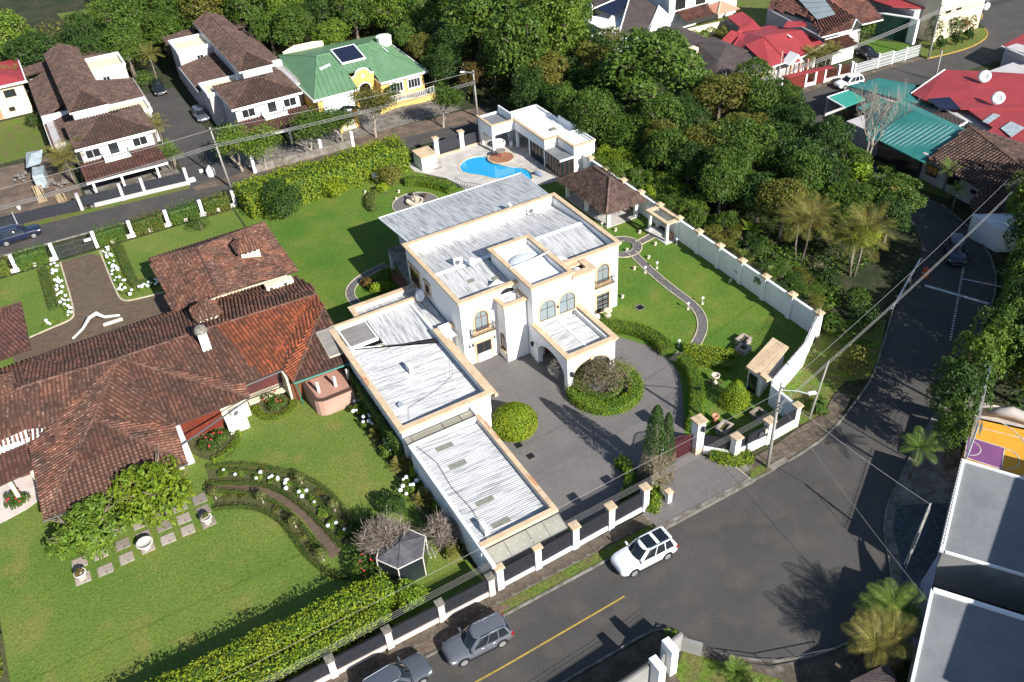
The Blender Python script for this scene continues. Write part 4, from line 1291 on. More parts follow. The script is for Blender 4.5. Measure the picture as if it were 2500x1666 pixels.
# main block (walls as a shell so the sunken roof shows inside the parapets)
def shell(mb,x0,x1,y0,y1,z0,z1,t=.2,k=0):
    mb.box(x0,x1,y0,y0+t,z0,z1,k);mb.box(x0,x1,y1-t,y1,z0,z1,k)
    mb.box(x0,x0+t,y0+t,y1-t,z0,z1,k);mb.box(x1-t,x1,y0+t,y1-t,z0,z1,k)
    return mb
def cornice(name,parent,poly,z,out=.24,inn=.22,h=.36,closed=True,m='tan'):
    return obj(name,MB().ring(poly,[(0,z-h),(out*.5,z-h),(out*.55,z-h*.55),(out,z-h*.5),(out,z),(-inn,z),(-inn,z-.14),(0,z-.14)],closed=closed),m,parent)
obj('wall',shell(MB(),-17.75,0,0,12.0,0,7.5),'white',H)
cornice('cornice',H,rect(-17.75,0,0,12.0),7.8)
# sunken roofs of the main block
rf=MB();corr(rf,(-17.5,11.8,6.55),(-.2,11.8,6.55),(-.2,6.2,7.1),(-17.5,6.2,7.1))
obj('roof',rf,'metalY',H,fix=False)
rf=MB();corr(rf,(-17.5,.2,6.72),(-11.6,.2,6.72),(-11.6,5.9,7.14),(-17.5,5.9,7.14));corr(rf,(-7.3,.2,6.72),(-.2,.2,6.72),(-.2,5.9,7.14),(-7.3,5.9,7.14))
obj('roof',rf,'metalY',H,fix=False)
obj('ridge_flashing',MB().box(-17.5,-.2,5.84,6.3,7.08,7.2),'whitepaint',H)
for x_,y_ in((-15.1,3.2),(-6.4,2.4),(-12.9,2.2)):
    obj('roof_light',MB().box(x_,x_+.7,y_,y_+.55,6.8,7.02),'fibre',H)
# raised lantern block over the hall
obj('lantern_wall',shell(MB(),-11.6,-7.3,-2.7,5.1,0,8.3),'white',H)
cornice('lantern_cornice',H,rect(-11.6,-7.3,-2.7,5.1),8.6)
obj('lantern_roof',MB().box(-11.4,-7.5,-2.5,4.9,7.75,7.85),'membrane',H)
dm=MB().lathe([(1.85*math.cos(R(a)),.5*math.sin(R(a)))for a in range(0,86,8)],(-9.45,1.7,7.85),40)
obj('roof_dome',dm,'dome',H,smooth_=True)
obj('dome_cap',MB().lathe([(.45,0),(.45,.1),(.3,.16),(.02,.18)],(-9.3,1.2,8.3),20),'membrane',H)
obj('drain_pipe',MB().tube([(-11.7,1.0,8.66),(-9.5,1.15,8.55),(-7.2,1.3,8.68)],.07,8),'whitepaint',H,smooth_=True)
# left stair turret
obj('turret_wall',shell(MB(),-14.0,-11.65,-1.65,-.02,0,6.6),'white',H)
cornice('turret_cornice',H,[(-14.0,-.02),(-14.0,-1.65),(-11.65,-1.65),(-11.65,-.02)],6.85,closed=False,inn=.2)
sk=MB();sk.add([(-13.75,-1.4,6.1),(-11.9,-1.4,6.1),(-11.9,-.2,6.1),(-13.75,-.2,6.1),(-12.8,-.7,6.85)],[(0,1,4),(1,2,4),(2,3,4),(3,0,4)])
obj('turret_skylight',sk,'whitepaint',H)
obj('turret_floor',MB().box(-13.8,-11.85,-1.45,-.02,6.0,6.06),'fibre',H)
window(H,(-14.0,-.9,1.2),.8,1.9,'W',1,None,'wood','glass',1,1,sill='tan')
obj('arch_vent',MB().extrude([(a,b)for a,b in arcpts(0,0,.75,0,180,12,.5)],(-12.75,-.03,6.85),(1,0,0),(0,0,1),(0,-.02,0)),'iron',H)
# right light well
obj('wall_bay',shell(MB(),-7.28,-4.45,-2.3,-.02,0,7.3),'white',H)
cornice('bay_cornice',H,[(-7.0,-2.3),(-4.45,-2.3),(-4.45,-.02)],7.72,closed=False,inn=.55)
obj('bay_cap',MB().box(-7.28,-6.5,-2.1,-.02,7.42,7.6).box(-6.5,-4.9,-.75,-.02,7.42,7.6),'tan',H)
sk=MB();sk.add([(-6.45,-1.85,7.05),(-5.0,-1.85,7.05),(-5.0,-.75,7.05),(-6.45,-.75,7.05),(-5.7,-1.3,7.75)],[(0,1,4),(1,2,4),(2,3,4),(3,0,4)])
obj('bay_skylight',sk,'whitepaint',H)
obj('bay_floor',MB().box(-7.0,-4.65,-2.1,-.2,6.9,6.96),'fibre',H)
sk=MB();sk.add([(-6.9,.35,6.7),(-5.2,.35,6.7),(-5.2,2.0,6.75),(-6.9,2.0,6.75),(-6.0,1.3,7.75),(-5.5,.5,7.6)],[(0,1,5),(1,2,4,5),(2,3,4),(3,0,5,4)])
obj('roof_lantern',sk,'whitepaint',H)
sk=MB();sk.add([(-13.9,.35,6.7),(-12.2,.35,6.7),(-12.2,1.9,6.75),(-13.9,1.9,6.75),(-13.1,1.3,7.75),(-12.6,.5,7.6)],[(0,1,5),(1,2,4,5),(2,3,4),(3,0,5,4)])
obj('roof_lantern',sk,'whitepaint',H)
# windows on the front
for cx in(-10.04,-7.9+.05):
    window(H,(cx,-2.7,4.3),1.75,2.15,'S',1,'tan','greyframe','paleglass',1,1,tw=.14)
    obj('window_base',MB().box(cx-1.2,cx-.98,-2.86,-2.70,5.2,5.36).box(cx+.98,cx+1.2,-2.86,-2.7,5.2,5.36),'tan',H)
def balcony(x0,x1,y,z,dep=.55):
    b=obj('balcony',MB().box(x0,x1,y-dep,y-.005,z-.16,z),'tan',H)
    mb=MB()
    for A,B in(((x0,y-.02),(x0,y-dep)),((x0,y-dep),(x1,y-dep)),((x1,y-dep),(x1,y-.02))):
        railing(mb,(*A,0),(*B,0),z,z+.85,.14,.016)
    obj('balcony_railing',mb,'iron',b)
for cx,x0,x1 in((-1.85,-3.0,-.72),(-15.7,-16.95,-14.55)):
    window(H,(cx,0,3.75),1.4,2.2,'S',1,'tan','wood','paleglass',1,1,tw=.2,fw=.09)
    balcony(x0,x1,0,3.6)
def grille(c,w,h,face='S'):
    mb=MB()
    for i in range(9):
        a=-w/2+w*i/8
        mb.box(c[0]+a-.012,c[0]+a+.012,c[1]-.16,c[1]-.13,c[2],c[2]+h)
    for j in range(5):
        b=c[2]+h*j/4
        mb.box(c[0]-w/2,c[0]+w/2,c[1]-.16,c[1]-.13,b-.014,b+.014)
    for i in range(6):
        for j in range(4):
            mb.lathe([(.09,-.012),(.11,-.012),(.11,.012),(.09,.012)],(0,0,0),8)
            k=len(mb.v)
            mb.v[k-32:]=[(c[0]-w/2+w*(i+.5)/6+x,c[1]-.145+z,c[2]+h*(j+.5)/4+y)for x,y,z in mb.v[k-32:]]
    return mb
wd=window(H,(-1.85,0,.15),1.45,2.3,'S',0,'tan','wood','blind',1,1,sill='tan',head='tan',fw=.1)
obj('window_grille',grille((-1.85,0,.2),1.4,2.2),'iron',wd)
wd=window(H,(-15.7,0,.05),1.6,2.35,'S',0,'tan','wood','glass',1,0,head='tan',fw=.08)
obj('window_grille',grille((-15.7,0,.1),1.5,1.0),'whiteiron',wd)
for x_ in(-16.85,-14.5,-17.2):
    obj('wall_light',MB().box(x_-.07,x_+.07,-.2,-.005,2.25,2.5),'greyframe',H)
# left flank
window(H,(-17.75,10.2,3.9),2.2,2.0,'W',0,'tan','wood','glass',2,0,sill='tan',head='tan')
window(H,(-17.75,7.2,4.7),.9,1.1,'W',0,'tan','wood','glass',0,0,sill='tan',head='tan',tw=.25)
# carriage porch
def arch_wall(o,ex,n,L,h,a0,a1,spring,rise,thick):
    """wall of length L and height h with one arched opening from a0 to a1"""
    c=(a0+a1)/2;r=(a1-a0)/2
    ol=[(0,0),(a0,0),(a0,spring)]+[(c-r*math.cos(R(180*i/20)),spring+rise*math.sin(R(180*i/20)))for i in range(1,20)]+[(a1,spring),(a1,0),(L,0),(L,h),(0,h)]
    return MB().extrude(ol,o,ex,(0,0,1),tuple(Vector(n)*thick))
obj('porch_wall',arch_wall((-11.65,-8.65,0),(1,0,0),(0,1,0),5.2,4.1,.55,4.65,1.6,1.55,.5),'white',H,fix=True)
for x_ in(-11.652,-6.952+.002):
    obj('porch_wall',arch_wall((x_,-8.148,0),(0,1,0),(1,0,0),5.44,4.1,.1,4.75,1.5,1.6,.5),'white',H)
for a0_,a1_,y_ in((-11.1,-7.0,-8.66),):
    ar=[(-9.05-2.05*math.cos(R(180*i/20)),1.6+1.55*math.sin(R(180*i/20)))for i in range(21)]
    mb=MB()
    for i in range(20):
        (xa,za),(xb,zb)=ar[i],ar[i+1]
        xo=lambda x:-9.05+(x+9.05)*1.045
        mb.add([(xa,y_-.04,za),(xb,y_-.04,zb),(xo(xb),y_-.04,zb+.09),(xo(xa),y_-.04,za+.09),(xa,y_+.1,za),(xb,y_+.1,zb)],[(0,1,2,3),(0,4,5,1)])
    obj('arch_moulding',mb,'edging',H,fix=False)
obj('keystone',MB().extrude([(-.14,0),(.14,0),(.2,.42),(-.2,.42)],(-9.05,-8.66,3.0),(1,0,0),(0,0,1),(0,-.12,0)),'tan',H)
cornice('porch_cornice',H,[(-11.65,-2.72),(-11.65,-8.65),(-6.45,-8.65),(-6.45,-2.32)],4.4,closed=False,inn=.3)
rf=MB();corr(rf,(-11.2,-8.2,3.62),(-11.2,-2.75,3.62),(-9.05,-2.75,3.86),(-9.05,-8.2,3.86),.22,.03);corr(rf,(-6.95,-8.2,3.62),(-6.95,-2.75,3.62),(-9.05,-2.75,3.86),(-9.05,-8.2,3.86),.22,.03)
obj('porch_roof',rf,'metalX',H,fix=False)
obj('ridge_flashing',MB().box(-9.17,-8.93,-8.2,-2.75,3.86,3.93),'whitepaint',H)
obj('porch_ceiling',MB().box(-11.15,-6.95,-8.14,-2.75,3.3,3.4),'white',H)
obj('porch_door',MB().extrude(opening(2.2,2.9,1),(-9.4,-2.71,.05),(1,0,0),(0,0,1),(0,-.05,0)),'wood',H)
obj('porch_step',MB().box(-11.1,-7.2,-5.2,-2.75,0,.16),'concrete',H)
for x_,y_ in((-12.0,-3.0),(-11.3,-8.85)):
    obj('wall_lantern',MB().lathe([(.03,-.3),(.12,-.22),(.16,.1),(.2,.14),(.03,.34)],(x_,y_,2.3),8),'iron',H)
# wing behind: single-pitch sheet roof running down to the garden
rf=MB();corr(rf,(-16.2,23.1,5.0),(2.1,22.9,5.0),(.6,12.5,6.5),(-16.3,12.5,6.5),.24,.035)
obj('rear_roof',rf,'metalY',H,fix=False)
obj('roof_edge',MB().bar((-16.3,23.12,4.86),(2.2,22.92,4.86),.12,.2).tube([(-16.28,23.1,5.02),(-16.35,12.4,6.5)],.09,6).tube([(2.15,22.9,5.02),(.65,12.4,6.5)],.07,6),'whitepaint',H)
obj('rear_wall',MB().box(-14.8,.4,12.0,21.6,0,4.9),'white',H)
obj('rear_flashing',MB().box(-5.0,-.6,12.3,12.9,6.46,6.56),'whitepaint',H)
obj('terrace_roof',MB().prism([(-17.2,19.4),(-14.8,19.4),(-14.8,11.9),(-17.9,11.9),(-17.9,12.6)],3.0,3.22),'concrete',H)
obj('terrace_column',MB().box(-17.6,-17.3,12.7,13.0,0,3.0).box(-17.1,-16.8,19.0,19.3,0,3.0),'white',H)
obj('terrace_floor',MB().box(-17.6,-14.8,10.8,19.3,0,.16),'clay',H)
window(H,(-14.8,15.5,.3),3.0,2.3,'W',0,None,'wood','glass',3,0)
obj('side_wall',MB().extrude([(0,0),(3.3,0),(3.3,.4),(0,2.3)],(-17.7,10.75,0),(-.35,1,0),(0,0,1),(.18,0,0)),'white',H)
# service wing and garage on the left
obj('annexe_wall',shell(MB(),-28.0,-19.6,-8.65,7.9,0,3.95),'white',H)
cornice('annexe_cornice',H,[(-19.6,2.1),(-19.6,2.1-.001)]+[]if False else[(-28.0,7.9),(-28.0,-8.65),(-19.6,-8.65),(-19.6,2.1)],4.2,closed=False,inn=.3)
obj('annexe_cornice',MB().box(-28.05,-17.8,7.75,8.1,3.86,4.2),'tan',H)
obj('annexe_wall',MB().box(-19.6,-17.76,1.9,2.1,0,3.95).box(-19.6,-17.76,7.75,7.9,0,3.86),'white',H)
obj('annexe_cornice',MB().box(-19.3,-17.8,1.75,2.25,3.95,4.22).box(-17.95,-17.77,1.6,2.4,3.7,4.0),'tan',H)
obj('parapet_block',MB().add([(-19.35,2.25,3.7),(-18.1,2.25,3.7),(-18.1,.6,3.7),(-19.25,.6,3.7),(-19.35,2.0,4.4),(-18.2,2.0,4.4),(-18.4,.9,4.1),(-19.1,.9,4.1)],[(4,5,6,7),(0,1,5,4),(1,2,6,5),(2,3,7,6),(3,0,4,7)]),'white',H)
obj('gutter_beam',MB().box(-19.25,-18.95,-8.9,.6,3.55,3.86),'tan',H)
obj('roof_gutter',MB().box(-19.36,-19.25,-8.6,.6,3.5,3.6),'iron',H)
rf=MB();corr(rf,(-27.7,-8.4,3.78),(-27.7,4.2,3.78),(-19.85,1.0,3.30),(-19.85,-8.4,3.30),.2,.03)
obj('annexe_roof',rf,'metalX',H,fix=False)
rf=MB();corr(rf,(-24.4,7.7,3.80),(-17.9,7.7,3.80),(-17.9,1.2,3.34),(-24.4,3.0,3.56),.22,.03)
obj('annexe_roof',rf,'metalY',H,fix=False)
obj('roof_valley',MB().tube([(-24.4,3.05,3.62),(-19.8,1.15,3.42)],.05,5),'iron',H)
obj('glass_roof_frame',MB().ring(rect(-27.5,-24.6,4.1,7.5),[(0,3.7),(0,4.02),(-.16,4.02),(-.16,3.7)]),'whitepaint',H)
obj('glass_roof',MB().box(-27.4,-24.7,4.2,7.4,3.86,3.92),'oldglass',H)
obj('rear_annexe_wall',shell(MB(),-24.9,-17.76,7.9,10.6,0,3.5),'white',H)
cornice('rear_annexe_cornice',H,[(-17.8,10.6),(-24.9,10.6),(-24.9,8.1)],3.7,closed=False,inn=.3)
rf=MB();corr(rf,(-24.6,10.3,3.15),(-18,10.3,3.15),(-18,8.15,3.42),(-24.6,8.15,3.42),.25,.03)
obj('rear_annexe_roof',rf,'metalY',H,fix=False)
obj('rear_column',MB().tube([(-24.7,10.9,0),(-24.7,10.9,3.4)],.05,8),'whitepaint',H)
# smoked canopy between annexe and garage
obj('canopy',MB().box(-28.0,-21.7,-9.95,-8.95,3.25,3.31),'canopy',H)
obj('canopy_bars',MB().box(-28,-21.7,-9.98,-9.92,3.2,3.34).box(-24.6,-24.55,-9.95,-8.95,3.31,3.35).box(-22.9,-22.86,-9.95,-8.95,3.31,3.35),'greyframe',H)
obj('white_pier',MB().box(-21.7,-20.3,-9.9,-8.92,0,3.6),'white',H)
# garage
obj('garage_wall',shell(MB(),-27.95,-21.6,-22.25,-10.05,0,3.35),'white',H)
obj('garage_cornice',MB().ring([(-27.95,-22.25),(-21.6,-22.25),(-21.6,-10.05)],[(0,3.2),(.2,3.3),(.2,3.6),(-.22,3.6),(-.22,3.3),(0,3.3)],closed=False),'tan',H)
obj('garage_parapet',MB().box(-28.1,-27.8,-24.3,-10.05,3.2,3.52).box(-27.8,-21.85,-10.35,-10.05,3.35,3.56),'whitepaint',H)
rf=MB();corr(rf,(-27.75,-22.0,3.36),(-27.75,-10.4,3.36),(-21.85,-10.4,3.06),(-21.85,-22.0,3.06),.2,.03)
obj('garage_roof',rf,'metalX',H,fix=False)
for y_ in(-11.6,-13.95,-18.5,-21.0):
    obj('skylight_sheet',MB().add([(-26.3,y_-.28,3.34),(-24.8,y_-.28,3.265),(-24.8,y_+.22,3.265),(-26.3,y_+.22,3.34)],[(0,1,2,3)]),'fibre',H)
obj('spalled_patch',MB().add([(-21.62,-12.2,3.605),(-21.38,-12.0,3.605),(-21.38,-11.1,3.605),(-21.5,-10.9,3.605)],[(0,1,2,3)]).add([(-21.6,-13.6,3.605),(-21.38,-13.4,3.605),(-21.38,-12.5,3.605)],[(0,1,2)]).add([(-21.66,-19.4,3.605),(-21.38,-19.9,3.605),(-21.38,-18.7,3.605),(-21.6,-18.2,3.605)],[(0,1,2,3)]),'tanbrick',H)
for x0_,x1_,y0_,y1_ in((-28.28,-28.12,-2.2,-.4),):
    obj('spalled_patch',MB().add([(x0_+.02,y0_,4.205),(x1_+.2,y0_+.5,4.205),(x1_+.2,y1_-.4,4.205),(x0_+.04,y1_,4.205)],[(0,1,2,3)]),'tanbrick',H)
# front canopy over the garage entrance
obj('front_canopy',MB().add([(-27.75,-22.5,3.15),(-21.4,-22.5,3.15),(-21.4,-23.75,2.75),(-27.75,-23.75,2.75)],[(0,1,2,3)]),'canopy',H)
cb=MB()
for x_ in(-27.7,-26.2,-24.3,-22.9,-21.45):
    cb.add([(x_-.02,-22.5,3.16),(x_+.02,-22.5,3.16),(x_+.02,-23.75,2.77),(x_-.02,-23.75,2.77)],[(0,1,2,3)])
cb.tube([(-27.75,-23.76,2.76),(-21.4,-23.76,2.76)],.03,5)
obj('canopy_bars',cb,'greyframe',H,fix=False)
cb=MB()
for i in range(18):
    cb.lathe([(.035,0),(.02,.03)],(-27.4+i*.34+random.uniform(-.1,.1),-22.9-(.5 if i%2 else 0),3.03-(.16 if i%2 else 0)),6)
obj('canopy_bolts',cb,'whitepaint',H,fix=False)
obj('roof_cable',MB().tube([(-27.2,-8.2,3.9),(-27.4,-9.0,3.5),(-27.5,-10.6,3.5),(-26.9,-13,3.42),(-27.1,-16,3.44),(-26.8,-19,3.42),(-27.3,-22,3.45)],.02,4).tube([(-20.2,-2.5,3.6),(-21.2,-4.5,3.6),(-23,-5.3,3.65),(-26.2,-6.2,3.8),(-27,-8,3.9)],.015,4),'iron',H)
obj('roof_vent',MB().tube([(-26.7,-5.6,3.8),(-26.7,-5.6,4.0)],.25,14),'galv',H)

ac_unit('air_conditioner','white condenser standing on the villa roof beside the ridge',-14.5,6.6,7.05,R(-10))
ac_unit('air_conditioner','white condenser hung on the rear parapet of the villa',-3.2,11.5,6.7,0)
ac_unit('air_conditioner','white condenser at the front corner of the garage roof',-27.0,-21.2,3.4,R(90))
ac_unit('air_conditioner','white condenser in the middle of the annexe roof',-24.0,-1.6,3.6,R(90))
ac_unit('air_conditioner','white condenser on the sloping rear roof of the villa',-4.4,13.9,6.3,R(80))
ac_unit('air_conditioner','white condenser on the lawn below the barred right-hand window',-3.4,-1.0,.05,0)
dish('satellite_dish','big white dish against the shaded left wall of the villa',-18.6,7.2,3.75,.62,R(200),30)
dish('satellite_dish','small grey dish on a mast near the villa roof ridge',-13.6,5.2,6.9,.45,R(210),25)

# ================================================================== POOL HOUSE, PAVILION, WALLS, GATE
PH=thing('pool_house','white flat-roofed pool house with glass sunroom at the end of the pool','pool house',(10,34,0))
obj('wall',shell(MB(),10.2,15.0,30.6,40.6,2.6,3.85).box(10.2,10.5,30.6,30.9,0,2.6).box(14.8,15.0,30.6,40.6,0,2.6).box(10.2,15.0,40.4,40.6,0,2.6).box(10.2,10.5,34.5,34.8,0,2.6).box(10.5,14.8,34.6,34.75,0,2.6),'white',PH)
cornice('cornice',PH,[(15.0,30.6),(15.0,40.6)][:0]+[(10.2,40.6),(10.2,30.6),(12.3,30.6)],4.1,closed=False,out=.14,h=.26)
obj('parapet',MB().box(10.2,15.1,40.6,40.8,3.85,4.15).box(14.95,15.15,30.6,40.8,3.85,4.15).box(15.0,15.2,30.9,34.9,3.4,4.6),'white',PH)
obj('roof',MB().add([(10.4,30.8,3.6),(14.8,30.8,3.6),(14.8,40.4,3.95),(10.4,40.4,3.6)],[(0,1,2),(0,2,3)]),'membrane',PH)
obj('roof_vent',MB().box(12.6,13.5,32.8,33.5,3.62,3.85),'fibre',PH)
obj('column',MB().lathe([(.32,0),(.26,.1),(.26,2.6)],(10.45,38.2,.1),16),'white',PH,smooth_=True)
obj('porch_wall',MB().box(6.7,10.2,38.5,38.75,2.55,3.85).box(6.7,6.95,38.75,42.8,2.3,3.85).box(6.7,7.1,38.5,38.75,0,2.55).box(6.7,6.95,41.6,42.8,0,2.3).box(6.7,10.2,42.6,42.8,0,3.85).box(9.98,10.2,38.75,42.6,3.2,4.7),'white',PH)
cornice('porch_cornice',PH,[(6.7,42.8),(6.7,38.5),(10.2,38.5)],4.1,closed=False,out=.12,h=.26)
obj('porch_roof',MB().box(6.95,10.0,38.75,42.6,3.5,3.6),'greyroof',PH)
obj('window_wall',MB().box(10.34,10.38,30.9,34.5,.1,2.6),'glass',PH)
mb=MB()
for y_ in(30.95,31.8,32.7,33.6,34.45):
    mb.box(10.28,10.4,y_-.05,y_+.05,.1,2.6)
mb.box(10.28,10.4,30.9,34.5,2.5,2.6)
obj('window_frame',mb,'iron',PH)
obj('curtain',MB().box(10.42,10.46,32.5,34.2,.1,2.5),'tarp',PH)
obj('block',shell(MB(),12.2,15.4,26.7,30.55,0,3.85),'white',PH)
cornice('block_cornice',PH,[(12.2,30.5),(12.2,26.7),(15.4,26.7)],4.1,closed=False,out=.12,h=.26)
obj('block_roof',MB().add([(12.4,26.9,3.35),(15.2,26.9,3.7),(15.2,30.4,3.7),(12.4,30.4,3.35)],[(0,1,2,3)]),'membrane',PH)
obj('block_parapet',MB().box(12.2,15.5,30.55,30.75,3.85,4.1).box(15.4,15.55,26.7,30.7,3.85,4.1),'white',PH)
obj('sunroom_roof',MB().box(10.05,12.18,26.75,30.5,2.62,2.7),'greyroof',PH)
obj('sunroom_beam',MB().box(10.0,12.18,26.62,26.74,2.5,2.74),'whitepaint',PH)
obj('sunroom_glass',MB().box(10.1,10.13,26.8,30.3,.3,2.6).box(10.13,12.15,26.8,26.83,.3,2.6),'glass',PH)
mb=MB()
for i in range(6):
    y_=26.8+i*.7
    mb.box(10.06,10.16,y_-.03,y_+.03,.3,2.6)
for x_ in(10.1,10.8,11.5,12.12):
    mb.box(x_-.03,x_+.03,26.77,26.86,.3,2.6)
mb.box(10.04,10.14,26.78,30.4,2.52,2.62).box(10.1,12.15,26.75,26.8,.3,.4)
obj('sunroom_frame',mb,'wood',PH)
obj('sunroom_plinth',MB().box(9.95,12.15,26.6,30.4,.05,.3),'tan',PH)
obj('wall_light',MB().box(15.0,15.12,26.56,26.69,2.0,2.3),'greyframe',PH)

t=thing('pool_bar','round terracotta pool platform with a pale round table on a red stem','pool table',(6.7,36.4,.1))
obj('platform',MB().lathe([(1.75,0),(1.78,.05),(1.78,.15),(1.62,.17),(.05,.17)],(0,0,0),40),'clay',t,local=True)
obj('platform_rim',MB().ring([(1.76*math.cos(2*math.pi*i/40),1.76*math.sin(2*math.pi*i/40))for i in range(40)],[(-.08,.1),(-.08,.2),(.08,.2),(.08,.1)]),'edging',t,local=True)
obj('table_top',MB().lathe([(.05,1.1),(.72,1.1),(.72,1.16),(.05,1.18)],(.0,.1,0),28),'concrete',t,local=True)
obj('stem',MB().tube([(0,.1,.3),(0,.1,1.1)],.07,8).tube([(-.35,.1,.45),(.35,.1,.45)],.05,6).tube([(0,-.25,.45),(0,.45,.45)],.05,6),'redroof',t,local=True)
t=thing('hot_tub','white round tub under the pool house porch','tub',(8.3,39.8,.1))
obj('tub_wall',MB().lathe([(.75,0),(.9,.25),(.92,.75),(.8,.76),(.72,.5),(.05,.45)],(0,0,0),24),'whitepaint',t,local=True,smooth_=False)
t=thing('waste_bin','white bin beside the round porch column','bin',(9.8,38.9,.1))
obj('bucket',MB().lathe([(.22,0),(.28,.7),(.24,.7),(.2,.1)],(0,0,0),14),'whitepaint',t,local=True)
for nm,(x,y),gl in(('left',(-.05,42.5),'square white gate pillar with tan cap on the left of the dark pool gate'),('right',(3.75,42.3),'square white gate pillar with tan cap on the right of the dark pool gate')):
    t=thing('gate_pillar',gl,'pillar',(x,y,.1),'pillars of the pool terrace gate')
    obj('shaft',MB().box(-.3,.3,-.3,.3,0,2.45),'white',t,local=True)
    obj('cap',MB().ring(rect(-.3,.3,-.3,.3),[(0,2.4),(.12,2.5),(.12,2.68),(-.25,2.72)]).box(-.06,.06,-.06,.06,2.6,2.76),'tan',t,local=True)
    obj('lantern',MB().lathe([(.03,0),(.1,.08),(.1,.3),(.03,.38)],(-.36,0,1.75),8),'iron',t,local=True)
t=thing('terrace_gate','tall dark sheet gate between the two pool terrace pillars','gate',(1.8,42.5,.1))
obj('leaf',MB().box(-1.5,0,-.04,.04,.05,2.0),'ironpanel',t,local=True)
obj('leaf',MB().box(.02,1.6,-.04,.04,.05,2.0),'ironpanel',t,local=True)
t=thing('terrace_fence','dark sheet fence from the gate pillar to the pool house','fence',(5.3,42.3,.1))
obj('panel',MB().box(-1.2,1.25,-.04,.04,.1,1.9),'ironpanel',t,local=True)
obj('plinth',MB().box(-1.2,1.3,-.25,.12,0,.25),'tan',t,local=True)
t=thing('gate_plinth','low tan ledge along the edge of the pool terrace','ledge',(1.7,42.0,.1))
obj('ledge',MB().box(-2.6,2.0,-.2,.12,0,.22),'tan',t,local=True)
t=thing('pump_room','small white block with pale flat roof at the corner of the pool terrace','shed',(-2.6,40.6,0))
obj('wall',MB().box(-1.1,1.1,-1.3,1.4,0,2.0),'white',t,local=True)
obj('roof_slab',MB().ring(rect(-1.1,1.1,-1.3,1.4),[(0,1.9),(.1,1.95),(.1,2.12),(-.2,2.14)]).box(-.9,.9,-1.1,1.2,2.0,2.08),'tan',t,local=True)
def rail_thing(name,label,pts,z0,z1,m='greyframe',cat='railing',step=.4):
    t=thing(name,label,cat,(pts[0][0],pts[0][1],z0))
    mb=MB()
    for a,b in zip(pts,pts[1:]):
        railing(mb,(*a[:2],0),(*b[:2],0),z0,z1,step,.018)
    obj('rail',mb,m,t,fix=False)
    return t
rail_thing('railing','grey metal handrail on the steps by the pump room',[(-2.2,39.0),(-1.2,38.8)],.1,1.0)
rail_thing('railing','grey metal railing between the lawn and the pool edge',[(-1.6,33.6),(-1.2,31.9),(.6,29.6),(1.3,28.6)],.1,1.0)
t=thing('pool_ladder','metal frame with a blue cover folded at the near end of the pool','ladder',(8.2,30.2,.1))
obj('frame',MB().tube([(-.3,.5,0),(-.3,.5,1.3),(.5,.3,1.3),(.5,.3,0)],.03,6).tube([(-.3,.5,.8),(.5,.3,.8)],.025,6),'greyframe',t,local=True)
obj('cover',MB().tube([(-.35,-.3,.2),(.1,-.9,.25),(.2,-1.5,.15)],[.22,.3,.2],8),'bluetarp',t,local=True,smooth_=True)

# thatched pavilion
t=thing('thatched_pavilion','open garden pavilion with a brown thatched hip roof on white columns','pavilion',(10.4,17.9,0))
pl,rd=hip_planes(7.5,13.1,12.7,22.9,2.55,4.75,'y',inset=3.4)
mb=MB()
for p in pl:
    mb.poly(p);mb.poly([(x,y,z-.22)for x,y,z in p])
for a,b in zip(rect(7.5,13.1,12.7,22.9),rect(7.5,13.1,12.7,22.9)[1:]+rect(7.5,13.1,12.7,22.9)[:1]):
    mb.poly([(*a,2.33),(*b,2.33),(*b,2.55),(*a,2.55)])
roof_o=obj('roof',mb,'thatch',t,fix=False)
TH=[]
for p in pl:
    P_,n_2,e_,s_=plane_axes(p)
    o0=P_[0];q=[((v-o0).dot(e_),(v-o0).dot(s_))for v in P_]
    for _ in range(2600):
        a=random.uniform(min(v[0]for v in q),max(v[0]for v in q));b=random.uniform(-.1,max(v[1]for v in q))
        if inpoly(a,max(b,.01),q):
            c=o0+e_*a+s_*b+n_2*.02-t.location
            d=-s_+e_*random.uniform(-.35,.35);w2=e_*.045;L2=random.uniform(.25,.5)
            TH+=[c-w2,c+w2,c+d*L2+w2*.6+n_2*.05,c+d*L2-w2*.6+n_2*.05]
me=quads_mesh('thatch',np.array([tuple(v)for v in TH]),'thatch')
o=linked('thatch',me,(0,0,0),roof_o);o['kind']='stuff'
mb=MB()
for a,b in rd:
    mb.tube([a,Vector(b)+Vector((0,0,.06))],.13,7)
obj('ridge',mb,'thatch',roof_o)
for x_,y_ in((8.3,22.2),(8.3,18.0),(8.3,13.5),(12.3,13.5),(12.3,18.0),(12.3,22.2)):
    obj('column',MB().box(x_-.2,x_+.2,y_-.2,y_+.2,0,2.5),'white',t)
obj('floor',MB().box(8.0,12.8,13.2,22.5,0,.16),'deck',t)
obj('beam',MB().box(8.1,8.5,13.3,22.4,2.3,2.5).box(12.1,12.5,13.3,22.4,2.3,2.5),'wood',t)

